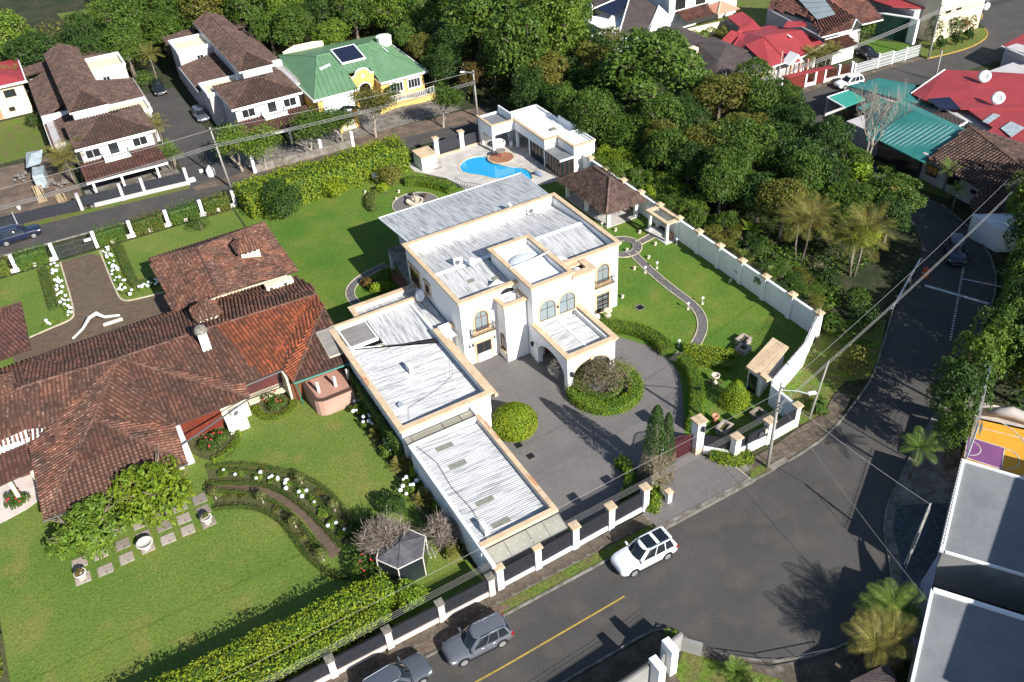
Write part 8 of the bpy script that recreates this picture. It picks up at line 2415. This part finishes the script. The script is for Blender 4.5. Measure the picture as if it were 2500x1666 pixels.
def redbush(label,x,y,r,h):
    t=bush('red_flowered_bush',label,x,y,r,h,'leafMid',size=.2,n=1500,lobes=10,cat='flower bush')
    for i in range(7):
        a=random.uniform(0,6.28);d=random.uniform(.2,.8)
        linked('flower',fh_me,(math.cos(a)*d*r,math.sin(a)*d*r,h*(.98-.3*d)),t,(0,0,0),(.5,.5,.5),'redpetal')
redbush('dark green bush with red flowers before the red screen by the AC box',-41.4,2.9,1.6,1.2)
redbush('dark green bush with red flowers in the round bed by the brick bay',-35.3,5.2,1.55,1.1)
redbush('dark green bush with orange flowers by the porch in the left corner',-57.8,5.4,1.2,.9)
redbush('dark shrub with pink flowers in front of the smoked-glass garden house',-35.2,-17.4,1.6,1.8)
for i,(x,y)in enumerate(((-28.7,-4.3),(-28.6,-8.9),(-28.6,-13.4))):
    palm('spiky_tuft',['spiky grey-green tuft by the annexe corner','spiky grey-green tuft beside the garage wall','spiky tuft nearest the bare brown shrub'][i],x,y,.5,1.15,30,'palm',group='spiky tufts along the garage wall',arch=.6,tr=.12,cat='plant')
for i,y in enumerate((-10.6,-6.0,-14.9)):
    cone('topiary_spike',['slender pale green spike plant by the garage corner','slender yellow spike plant by the white-flowered bush','slender green spike plant near the bare shrub'][i],-28.3,y,.32,1.6,'hedgeY',n=300,size=.18,cat='plant')
bush('round_shrub','big round dark shrub on the left of the villa lawn',-23.0,38.6,3.0,4.4,'leafDark',size=.3,n=8000,lobes=30)
bush('garden_shrub','yellow-green shrub with loose leaves before the rear hedge',-8.6,38.6,2.1,2.9,'leafOlive',size=.25,n=3200,lobes=14)
bush('garden_shrub','leafy yellowish shrub at the foot of the rear hedge, right of the round shrub',-15.8,40.0,2.0,1.9,'hedgeY',size=.26,n=2400,lobes=12)
bush('garden_shrub','small bright shrub at the foot of the yellow-green shrub',-10.2,36.9,1.1,1.4,'hedgeY',size=.25,n=900,lobes=8)
for lb,x,y,r,h,lf in(('light green shrub inside the curved path, near the villa',-18.3,18.2,1.3,1.5,'leafLight'),('light green shrub inside the curved path, front',-19.6,16.7,1.5,1.4,'hedgeY'),('small reddish shrub inside the curved path',-20.3,18.6,.8,1.0,'leafRust')):
    bush('path_shrub',lb,x,y,r,h,lf,size=.24,n=1300,lobes=10)
bush('lawn_shrub','feathery green shrub on the neighbour back lawn',-33.0,41.6,1.7,2.2,'leafMid',size=.2,n=1800,lobes=12,aspect=.3)
for i,(x,y,r)in enumerate(((-60.8,-5.5,.9),(-60.8,-8.0,1.0),(-60.9,-11,1.1))):
    bush('border_shrub',['shrub in the left border bed, upper','shrub in the left border bed, middle','yellowish shrub in the left border bed, lower'][i],x,y,r,.8,('leafMid','leafDark','hedgeY')[i],size=.2,n=700)
bush('garage_shrub','small bright green shrub behind the corner of the front canopy',-20.7,-23.0,.6,1.6,'hedgeG',size=.18,n=500)
for lb,x,y,r,h,lf in(('dark leafy shrub beside the glass garden house, lawn side',-34.6,-15.6,1.5,1.6,'leafDark'),('yellow-green leafy shrub at the end of the street hedge',-33.6,-21.9,1.6,2.0,'hedgeG'),('olive shrub below the glass garden house',-35.9,-18.9,1.1,1.2,'leafOlive'),('dark shrub between the curved bed and the bare creeper',-33.8,-13.4,1.3,1.1,'leafDark'),('pale leafy shrub at the foot of the bare brown shrub',-28.9,-19.2,1.0,1.2,'leafOlive')):
    bush('garden_shrub',lb,x,y,r,h,lf,size=.22,n=int(900*r),lobes=9)
bush('boundary_creeper','green creeper spilling over the neighbour side of the tan annexe wall',-28.5,-6.9,.7,2.4,'ivy',size=.22,n=900,ry=1.6,cat='creeper')
for lb,x,y,r,h,lf in(('tropical shrub with pale leaves at the bottom corner lot, upper',-17.6,-38.2,.8,1.1,'palmG'),('tropical shrub at the bottom corner lot, middle',-17.4,-40.2,.9,1.2,'palmG'),('tropical shrub at the bottom corner lot, lower',-16.5,-42.4,1.0,1.3,'palmG')):
    palm('tropical_shrub',lb,x,y,.35,1.3,22,'palmG',arch=.7,tr=.08,cat='plant')
bush('kerb_shrub','small shrub on the point of the kerb island',-19.4,-33.9,.8,.7,'leafLight',size=.18,n=400)

# ================================================================== CARS
suv('white_suv','white SUV with black panoramic roof parked at the front kerb',-17.05,-27.35,math.pi-.03,'white',4.97,2.0,1.85,True)
suv('grey_suv','dark grey SUV with roof rails at the kerb facing left',-31.1,-27.15,math.pi-.04,'grey',4.85,1.94,1.76)
suv('grey_suv','slate grey SUV at the bottom edge facing right',-37.15,-26.95,.06,'slate',4.9,1.94,1.74)
suv('navy_suv','dark navy SUV on the back street at the left edge',-52.75,53.25,.02,'navy',5.3,1.95,1.85)
suv('black_car','black car standing on the drive between the two townhouses',-27.3,91.3,-math.pi/2-.06,'black',4.7,1.95,1.65,False,False)
suv('blue_grey_car','slate blue car half under the eaves of the right townhouse',-24.2,76.2,-math.pi/2,'slate',4.6,1.85,1.55,False,False)
suv('white_car','white crossover parked on the upper street by the mint canopy',60.8,26.0,math.pi-.15,'white',4.5,1.85,1.65,False,True)
suv('black_car','black car in front of the carport with red-brown tiles',71.8,32.4,-1.75,'black',4.5,1.85,1.5,False,False)
suv('dark_pickup','dark car driving on the shaded street beyond the stop line',35.2,-13.1,math.pi+.75,'navy',4.8,1.85,1.75,False,False)
suv('white_van','white van parked at the far street corner',103.0,37.2,-1.2,'white',5.2,2.0,2.2,False,False,van=True)

# ================================================================== POLES AND LINES
utility_pole('leaning concrete pole with wires on the back street',-26.7,50.9,8.6,(-.45,.2))
utility_pole('concrete pole with a street lamp on the back street behind the pool house',10.6,50.4,7.2,(-.1,0),lamp=(-1.1,.8,.2))
utility_pole('tall concrete pole with insulators in front of the corner fence',-3.0,-25.45,9.2,(.0,.1),lamp=(2.4,-.8,-1.0))
utility_pole('short leaning street lamp pole on the verge outside the corner wall',4.1,-23.0,5.2,(1.9,.7),fit=False,r=.09)
utility_pole('pale leaning pole with braces on the cobbled forecourt',-1.1,-37.9,5.6,(1.0,.3),fit=False,r=.09)
utility_pole('concrete pole on the corner lawn of the upper street',78.6,26.3,8.5,fit=True)
utility_pole('thin pole in front of the charcoal-roofed house',51.0,30.9,6.2,(.3,0),fit=False,r=.1)
utility_pole('white forked post behind the teal roof on the upper street',72.4,20.0,4.5,fit=False,r=.12)
t=thing('pole_brace','pale angle braces at the foot of the forecourt pole','brace',(-1.0,-37.8,0))
obj('brace',MB().tube([(-.6,-37.9,2.6),(-2.6,-38.6,1.6)],.06,6).tube([(-.1,-37.7,5.2),(-2.6,-38.8,1.4)],.02,4).tube([(-.1,-37.7,5.0),(-1.9,-38.4,.6)],.02,4),'pole',t)
wire('single pale wire above the front fence',(-75,-26.2,8.3),(-3.0,-25.6,8.7),.5,.012)
wire('bundle of pale wires above the front pavement',(-75,-27.2,7.5),(-3.0,-25.8,7.2),.35,.009,bundle=4,gap=.2)
wire('wire rising from the tall front pole to the wooded street',(-3.0,-25.4,8.7),(40,-13.5,8.0),.5,.014)
wire('bundle of wires from the tall front pole along the wooded street',(-3.0,-25.4,7.0),(40,-14.5,7.4),.5,.013,bundle=3,gap=.18)
wire('long pale wire crossing the street to the forecourt pole',(-3.0,-25.4,8.2),(.0,-37.6,5.4),.3,.022)
wire('thin wire crossing the street towards the lower building',(-3.0,-25.4,7.4),(-6,-43,4.5),.3,.016)
wire('upper wire along the back street',(-75,50.5,8.4),(-27.1,51.0,8.3),.4,.03)
wire('bundle of wires along the back street left of the leaning pole',(-75,50.9,5.9),(-27.0,51.0,6.3),.3,.03,bundle=3,gap=.2)
wire('bundle of wires along the back street above the rear hedge',(-27.0,51.0,6.3),(10.6,50.3,5.6),.35,.03,bundle=3,gap=.2)
wire('upper wire from the leaning pole to the street lamp pole',(-27.1,51.0,8.3),(10.5,50.4,7.0),.4,.03)
wire('bundle of wires along the upper street',(40,24.5,6.5),(78.6,26.4,7.6),.5,.04,bundle=3,gap=.25)
wire('bundle of wires crossing the far street corner',(78.6,26.4,7.6),(140,24,8),.6,.04,bundle=3,gap=.25)

# ================================================================== TREES
tree_proto('broadA',4,9,3.5,34,8500,.40)
tree_proto('broadB',4,10,4.0,26,8000,.42,rl=(.3,.46))
tree_proto('broadC',3.6,8,3.0,40,9000,.34,rl=(.24,.38))
tree_proto('tallA',3,12,5.2,34,8500,.40,rl=(.28,.44))
tree_proto('loose',3.6,8.5,2.8,20,4200,.42,rl=(.22,.36),aspect=.35,core=.25)
tree_proto('bigleaf',3,7,2.2,16,1700,.85,aspect=.4,rl=(.3,.45),tilt=.45)
tree_proto('weep',2.6,10,4.6,30,7000,.42,rl=(.26,.42),aspect=.35,droop=.6)
tree_proto('umbrella',4.2,6.5,1.0,26,2200,.36,rl=(.22,.34),aspect=.3,bark='palebark',base=.35,core=.3)
tree_proto('low',3,3.4,1.6,26,5200,.34,rl=(.26,.42),base=.2)
KEYS=['broadA','broadB','broadC','tallA','broadA','broadC']
LEAVES=['leafMid','leafDark','leafMid','leafLight','leafMid','leafOlive','leafDark']
placed=[]
MARKS={'the pool house':(15,34),'the thatched pavilion':(14,18),'the garden pergola':(14,8),'the lower garden wall':(13.5,-8),'the shaded street rail':(26,-14),'the teal-roofed house':(46,5),'the mint canopy':(51,20),'the charcoal-roofed house':(41,35),'the left townhouse':(-39,104),'the right townhouse':(-17,104),'the green-roofed house':(2,86),'the white house with dark roofs':(40,66),'the drive end':(-28,96),'the top left corner':(-45,165),'the top edge centre':(2,130),'the far top corner':(-30,200),'the far left slope':(-20,165),'the far right wood':(40,110),'the cream house':(-50,107),'the sports court':(14,-33),'the stop line':(31,-20),'the white outbuilding':(46,-16)}
LOOK={'leafMid':'green','leafDark':'dark green','leafLight':'bright green','leafOlive':'olive','leafRust':'rusty','hedgeG':'vivid green'}
ORD=['first','second','third','fourth','fifth','sixth','seventh','eighth','ninth','tenth','eleventh','twelfth']
def wood(poly,n,kind,group,r=(2.6,4.2),h=(7,11),keys=KEYS,leaves=LEAVES,gap=.95,cat='tree',name='tree',marks=None):
    xs=[p[0]for p in poly];ys=[p[1]for p in poly]
    spots=[]
    for _ in range(6000):
        if len(spots)==n:
            break
        x,y=random.uniform(min(xs),max(xs)),random.uniform(min(ys),max(ys))
        rr=random.uniform(*r)
        if not inpoly(x,y,poly)or any((x-a)**2+(y-b)**2<(gap*.5*(rr+c))**2*1.6 for a,b,c in placed):
            continue
        placed.append((x,y,rr));spots.append((x,y,rr,random.choice(leaves)))
    cnt={}
    near=[]
    for q in spots:
        k=min(marks or MARKS,key=lambda k:(MARKS[k][0]-q[0])**2+(MARKS[k][1]-q[1])**2)
        near.append(((MARKS[k][0]-q[0])**2+(MARKS[k][1]-q[1])**2,k,q))
    for d,k,(x,y,rr,lf)in sorted(near,key=lambda v:v[0]):
        i=cnt.get((k,lf),0);cnt[(k,lf)]=i+1
        plant_tree(random.choice(keys),name,'%s %s %s from %s'%(ORD[min(i,11)],LOOK[lf],kind,k),cat,x,y,rr,random.uniform(*h),lf,group)
# single trees that stand out
def one(key,label,x,y,r,h,leaf,name='tree',cat='tree'):
    placed.append((x,y,r*.8))
    return plant_tree(key,name,label,cat,x,y,r,h,leaf)
one('broadC','huge spreading tree with visible trunk right of the pool house',29.5,33.5,8.2,13.5,'leafMid','big_tree')
one('loose','olive brownish tree crown at the lower right of the huge tree',34.0,24.5,4.6,9.5,'leafOlive','big_tree')
one('bigleaf','bright tree with big hand-shaped leaves above the shaded street',33.6,-1.0,3.0,6.0,'hedgeG','bigleaf_tree')
one('bigleaf','yellowish big-leaved tree arching between the two palm clumps',24.9,-8.2,2.4,6.2,'hedgeY','bigleaf_tree')
one('broadB','tall bamboo-like green crown behind the pool house, left',18.5,52.0,5.2,15,'leafMid')
one('tallA','tall bamboo-like green crown behind the pool house, right',26.0,52.5,5.0,16,'leafLight')
one('tallA','tall dense green crown at the top centre of the photo',20.0,66.0,5.8,17,'leafMid')
one('broadB','tall green crown left of the white house with dark roofs',31.5,59.0,5.4,16,'leafMid')
one('broadC','dense round dark tree in the ravine beside the shaded gap',26.5,12.0,4.8,9,'leafMid')
one('loose','rusty brown thin tree behind the pool house pole',13.2,56.2,2.6,6.5,'leafRust')
one('low','light green low tree touching the red screens of the tiled house',-47.3,-1.9,3.7,5.0,'hedgeG','shade_tree')
one('low','darker low spreading tree over the stepping stones on the left lawn',-52.8,-2.8,3.5,4.2,'leafLight','shade_tree')
one('low','dark shrubby tree at the edge of the curved bed by the lower lawn',-31.2,-12.8,1.4,1.6,'leafDark','shade_tree')
placed+=[(21,-4.4,4),(23.4,-9.8,4),(19,1.2,1.5)]
# the ravine behind the villa wall
rav=[(18.5,27),(19,4),(20,-9),(24,-10),(30,-8),(36,-4),(36.5,3),(39,12),(43.5,21),(46,26.5),(37,27.5),(33,34),(37,45),(36,54),(26,58),(17,60),(15.2,47),(17,40),(17,30)]
wood(rav,62,'ravine tree','ravine trees',r=(2.4,4.0),h=(6,9.5),leaves=['leafMid','leafDark','leafDark','leafMid','leafOlive','leafDark'])
wood([(14.6,26),(14.4,8),(18.5,2),(20,12),(19.5,27)],22,'low thicket tree behind the wall, counted','thicket behind the garden wall',r=(1.5,2.4),h=(2.4,4.0),keys=['low','low','broadC'],leaves=['leafLight','leafLight','hedgeG','leafMid'],gap=.8,name='thicket_tree')
wood([(13.8,8),(13.6,-13),(16,-14),(20,-10),(19,3)],18,'low thicket tree along the wall, counted','thicket behind the garden wall',r=(1.2,2.0),h=(1.8,3.2),keys=['low','loose'],leaves=['leafMid','leafDark','leafOlive','leafMid'],gap=.8,name='thicket_tree')
# woods along the top of the picture
wood([(-62,108),(-46,106.5),(-28,98),(-26.5,106),(-9.5,106),(-7,89),(12,88),(14,63),(24,62),(36,72),(42,80),(40,100),(30,120),(-10,135),(-30,128),(-34,114),(-45,118),(-62,120)],95,'tree of the upper wood','wood along the top',r=(3,5),h=(6,11))
wood([(10.5,86),(10.5,57),(15,56),(17,70),(16,88)],8,'shrubby tree beside the bungalow, counted','trees beside the green-roofed house',r=(1.8,2.8),h=(3.5,7),leaves=['leafMid','leafRust','leafDark','leafOlive'])
wood([(-30,120),(-10,138),(30,124),(44,100),(70,90),(80,130),(0,230),(-70,230),(-50,172),(-28,168)],60,'far wood tree','far wood',r=(4,6.5),h=(8,13))
wood([(-62,121),(-46,119),(-49,150),(-70,160)],9,'slope tree','trees in the top left corner',r=(3,5),h=(6,10))
# tall leafy screen along the right side of the shaded street
rs=[(9.6,-32.4),(12.2,-30.7),(15.2,-29.6),(18.4,-29.2),(21.8,-28.4),(25.0,-26.8),(28.2,-25.2),(31.4,-23.6),(35.0,-21.4),(38.4,-18.6),(41.4,-15.6)]
for i,(x,y)in enumerate(rs):
    plant_tree('weep','screen_tree','tall drooping tree in the row right of the shaded street, %s from the sports court'%ORD[i],'tree',x,y,random.uniform(1.9,2.5)if i else 1.5,random.uniform(8.5,10.5)if i else 6.5,['leafMid','leafDark','leafLight','leafMid'][i%4],'row of drooping trees by the shaded street')
wood([(20,-33),(28,-29),(38,-23),(50,-14),(60,-20),(45,-36),(28,-40)],22,'tree behind the drooping row','trees at the right edge',r=(3,4.6),h=(9,13),leaves=['leafMid','leafDark','leafLight','leafOlive'])
# verge outside the garden wall
for lb,x,y,r,h,lf in(('yellowish shrub on the verge right of the corner wall',11.6,-20.6,2.0,2.6,'leafOlive'),('dark green shrub on the verge close to the shaded street',14.2,-18.6,1.6,2.0,'leafMid'),('feathery shrub at the foot of the leaning lamp pole',5.4,-22.6,1.2,1.3,'leafMid'),('low green shrub outside the garden wall corner',14.8,-15.2,1.5,1.6,'leafMid'),('leafy shrub above the street bend outside the wall',17.8,-16.4,1.7,2.4,'leafDark'),('shrub by the end of the pale rail',19.6,-14.2,1.6,2.6,'leafMid')):
    bush('verge_shrub',lb,x,y,r,h,lf,size=.26,n=1500,lobes=11)
# palms
palm('areca_palm','tall clump of yellowish palms at the left corner of the left townhouse',-44.0,64.6,4.6,2.6,13,'palm',5,1.2)
palm('areca_palm','clump of yellowish palms at the drive corner of the left townhouse',-31.9,69.2,4.2,2.2,12,'palm',4,.8)
palm('areca_palm','small green palms by the drive edge of the left townhouse',-32.0,61.2,2.6,1.7,10,'palmG',4,.8)
palm('areca_palm','palm clump in front of the red-roofed house',60.8,33.2,3.4,2.3,13,'palm',4,.9)
palm('areca_palm','second palm clump in front of the red-roofed house, nearer the carport',63.4,33.2,3.2,2.2,13,'palm',3,.9)
palm('fan_palm','large feathery palm in the wood left of the shaded street, upper',21.0,-4.4,5.4,3.8,17,'palm',2,.8)
palm('fan_palm','large feathery palm in the wood beside the street rail',23.4,-9.8,5.4,3.8,18,'palm',2,.9)
palm('young_palm','single young palm with white-washed trunk on the right of the street',5.6,-32.4,3.5,1.9,15,'palmG')
palm('areca_palm','feathery palm clump at the bottom kerb, upper',-7.0,-41.6,2.6,2.6,14,'palmG',3,.8)
palm('areca_palm','feathery palm clump at the bottom kerb, lower',-9.3,-42.6,2.4,2.6,15,'palm',3,.7)
palm('garden_palm','small palm with a whitened trunk on the lawn by the brown tiled house',45.2,-3.4,3.2,1.8,13,'palmG')
palm('garden_palm','small palm beside the white outbuilding',42.9,-6.6,2.6,1.7,13,'palmG')
palm('wood_palm','palm in the wood behind the left townhouse',-29.5,100,5.5,3.2,15,'palmG')
palm('wood_palm','palm in the wood above the drive end',-26.5,97,4.5,3.0,15,'palm')
palm('wood_palm','palm left of the left townhouse roofs',-47.2,101,4.5,2.8,15,'palm')
for i,(x,y)in enumerate(((15.2,-2.0),(15.4,-6.2),(17.4,2.4))):
    palm('yucca',['spiky rosette plant right of the wall, lower','spiky rosette plant right of the wall, lowest','spiky rosette plant right of the wall, upper'][i],x,y,1.2,1.3,34,'palmG',arch=.45,cat='plant',tr=.08)
FRB=quads_mesh('leaf',leaf_quads(np.zeros((1,3))+np.array([[1.0,0,.5]]),np.array([[0,0,1.]]),.1),'palmG')
def banana(label,x,y,h):
    t=thing('banana_plant',label,'banana plant',(x,y,0))
    obj('stem',MB().tube([(0,0,0),(0,0,h*.5)],.12,7),'palmG',t,local=True)
    V=[]
    for k in range(6):
        a,b=k/6,(k+1)/6
        f=lambda s:(s*2.2,0,1.5*s-1.1*s*s);wd=lambda s:.38*math.sin(math.pi*min(1,.12+.86*s))
        (x0,_,z0),(x1,_,z1)=f(a),f(b)
        V+=[(x0,-wd(a),z0-.1),(x1,-wd(b),z1-.1),(x1,0,z1),(x0,0,z0),(x0,0,z0),(x1,0,z1),(x1,wd(b),z1-.1),(x0,wd(a),z0-.1)]
    me=quads_mesh('leaf',np.array(V),'hedgeG')
    for i in range(7):
        linked('leaf',me,(0,0,h*.45),t,(0,-R(20+8*i)*.5,i*2.4),(h*.25,)*3)
banana('banana plant behind the garden wall by the shaded gap',19.0,1.2,3.6)
banana('banana plant in the wood above the right townhouse',-30.5,112,5)
banana('second banana plant in the wood above the right townhouse',-27.6,111,4.6)
# leafless and thin trees
bare_tree('bare_tree','big leafless pale tree in front of the teal-roofed house',41.6,4.8,13,6.0,'palebark',6,.16,nfirst=5,upw=.95)
bare_tree('bare_tree','cluster of bare tan trunks behind the green-roofed house, left',14.6,92,9,1.2,'palebark',4,.24,nfirst=4,upw=2.5)
bare_tree('bare_tree','cluster of bare tan trunks behind the green-roofed house, right',16.4,86.5,8,1.0,'palebark',4,.22,nfirst=4,upw=2.5)
twig_bush('bare_shrub','bare brown twiggy shrub against the garage wall',-29.1,-17.9,2.0,2.6,230)
twig_bush('bare_creeper','grey tangled leafless creeper over the smoked-glass garden house',-33.3,-16.6,2.3,3.3,260,cat='creeper',leaf='shrubB',nleaf=500,z0=1.6)
for i,(x,y,h)in enumerate(((-21.0,52.9,7.4),(-14.4,52.9,7.4),(-4.6,53.2,8.6),(4.8,50.2,8.0),(-24.0,54.5,7.6),(-9.6,53.4,6.4))):
    bare_tree('street_tree',['feathery pale-limbed tree over the back street, second from the leaning pole','feathery pale-limbed tree over the back street, middle','feathery pale-limbed tree in front of the yellow gate piers','feathery pale-limbed tree nearest the pool terrace gate','leafy green tree right beside the leaning pole','small feathery tree between two larger ones on the back street'][i],x,y,h,5.0,'palebark',4,.15,nfirst=4,upw=.7,leaf=('leafLight','leafMid','leafOlive','leafMid','leafLight','leafMid')[i],nleaf=3400,lsize=.34,lz=.5)
bare_tree('flowering_shrub','pale cream-leaved shrub above the garden wall corner',19.6,-9.0,3.0,1.6,'palebark',4,.08,nfirst=4,cat='shrub',leaf='shrubB',nleaf=500,lsize=.2)
# small shrubs in the plots up the street
for lb,x,y,r,h,lf in(('round conifer on the corner lawn, left',82.8,27.6,1.1,2.4,'leafDark'),('round conifer on the corner lawn, middle',86.2,27.3,1.1,2.4,'leafDark'),('round conifer on the corner lawn, right',89.6,27.6,1.0,2.0,'leafDark'),('green shrub in the front garden by the dark screen wall, left',75.6,37.4,1.8,3.6,'leafMid'),('green shrub in the front garden by the dark screen wall, right',78.4,38.2,1.2,3.2,'leafLight'),('purple-leaved tree before the cream building',91.5,29.6,1.6,3.2,'leafRust'),('thin dark tree before the cream building',84.2,30.2,1.8,4.2,'leafDark'),('dark tree on the corner lawn by the cream building',88.5,30.0,1.6,3.8,'leafDark'),
                           ('variegated shrub along the cream garden wall, left',54.4,54.4,1.6,2.0,'hedgeY'),('variegated shrub along the cream garden wall, middle',57.2,53.8,1.7,2.2,'leafLight'),('variegated shrub along the cream garden wall, right',60.0,53.2,1.5,2.0,'leafOlive'),('dark shrub beside the red garden shed',59.6,50.4,1.4,1.8,'leafRust'),('small tree beside the white house under the solar sheet',44.4,63.0,1.6,2.6,'leafLight'),
                           ('shrub at the yellow wall of the green-roofed house, left',2.6,63.0,1.6,3.0,'leafDark'),('shrub at the yellow wall of the green-roofed house, right',9.8,61.8,1.8,2.6,'leafMid'),('shrub between the right townhouse and the green-roofed house',-10.0,62.2,1.2,1.8,'leafMid'),('shrub under the right townhouse front',-17.0,60.0,1.6,1.8,'leafMid'),('dark shrub by the cream house at the left edge',-46.8,89,1.6,2.2,'leafDark'),('shrub at the end of the drive between the townhouses',-28.4,96.5,2.2,2.0,'leafMid'),('lawn shrub by the shaded street right of the speed hump',44.2,4.2,1.2,1.0,'leafMid')):
    bush('garden_shrub',lb,x,y,r,h,lf,size=.3,n=900,lobes=9)
# undergrowth that fills the woods (nobody could count it)
def undergrowth(label,polys,n,size,leaf,hmax):
    P_=[]
    for poly in polys:
        xs=[p[0]for p in poly];ys=[p[1]for p in poly]
        k=0
        while k<n:
            x,y=random.uniform(min(xs),max(xs)),random.uniform(min(ys),max(ys))
            if inpoly(x,y,poly):
                P_.append((x,y,random.random()**1.5*hmax*(.5+.5*math.sin(x*.9)*math.cos(y*.7)+.35)));k+=1
    P_=np.array(P_)
    o=linked('undergrowth',quads_mesh('undergrowth',leaf_quads(P_,np.tile([[0,0,1.]],(len(P_),1)),size,.45,.5),leaf),(0,0,0))
    tag(o,label,'undergrowth');o['kind']='stuff'
undergrowth('low leafy undergrowth filling the ravine wood',[rav,[(13.9,27),(13.7,-14),(20,-12),(19,27)]],15000,.42,'leafMid',1.6)
undergrowth('low leafy undergrowth below the woods along the top',[[(-62,106),(-9.5,105),(-7,87),(11,88),(12,56),(40,60),(40,110),(-10,135),(-62,150)]],14000,.6,'leafOlive',1.3)
undergrowth('low leafy undergrowth behind the drooping street trees',[[(12,-34),(30,-26),(42,-16),(60,-20),(40,-40)]],6000,.45,'leafDark',1.4)
undergrowth('spiky ground cover along the outer foot of the white garden wall',[[(13.8,24),(13.4,-13),(14.6,-13),(15,24)]],5000,.4,'palmG',.9)
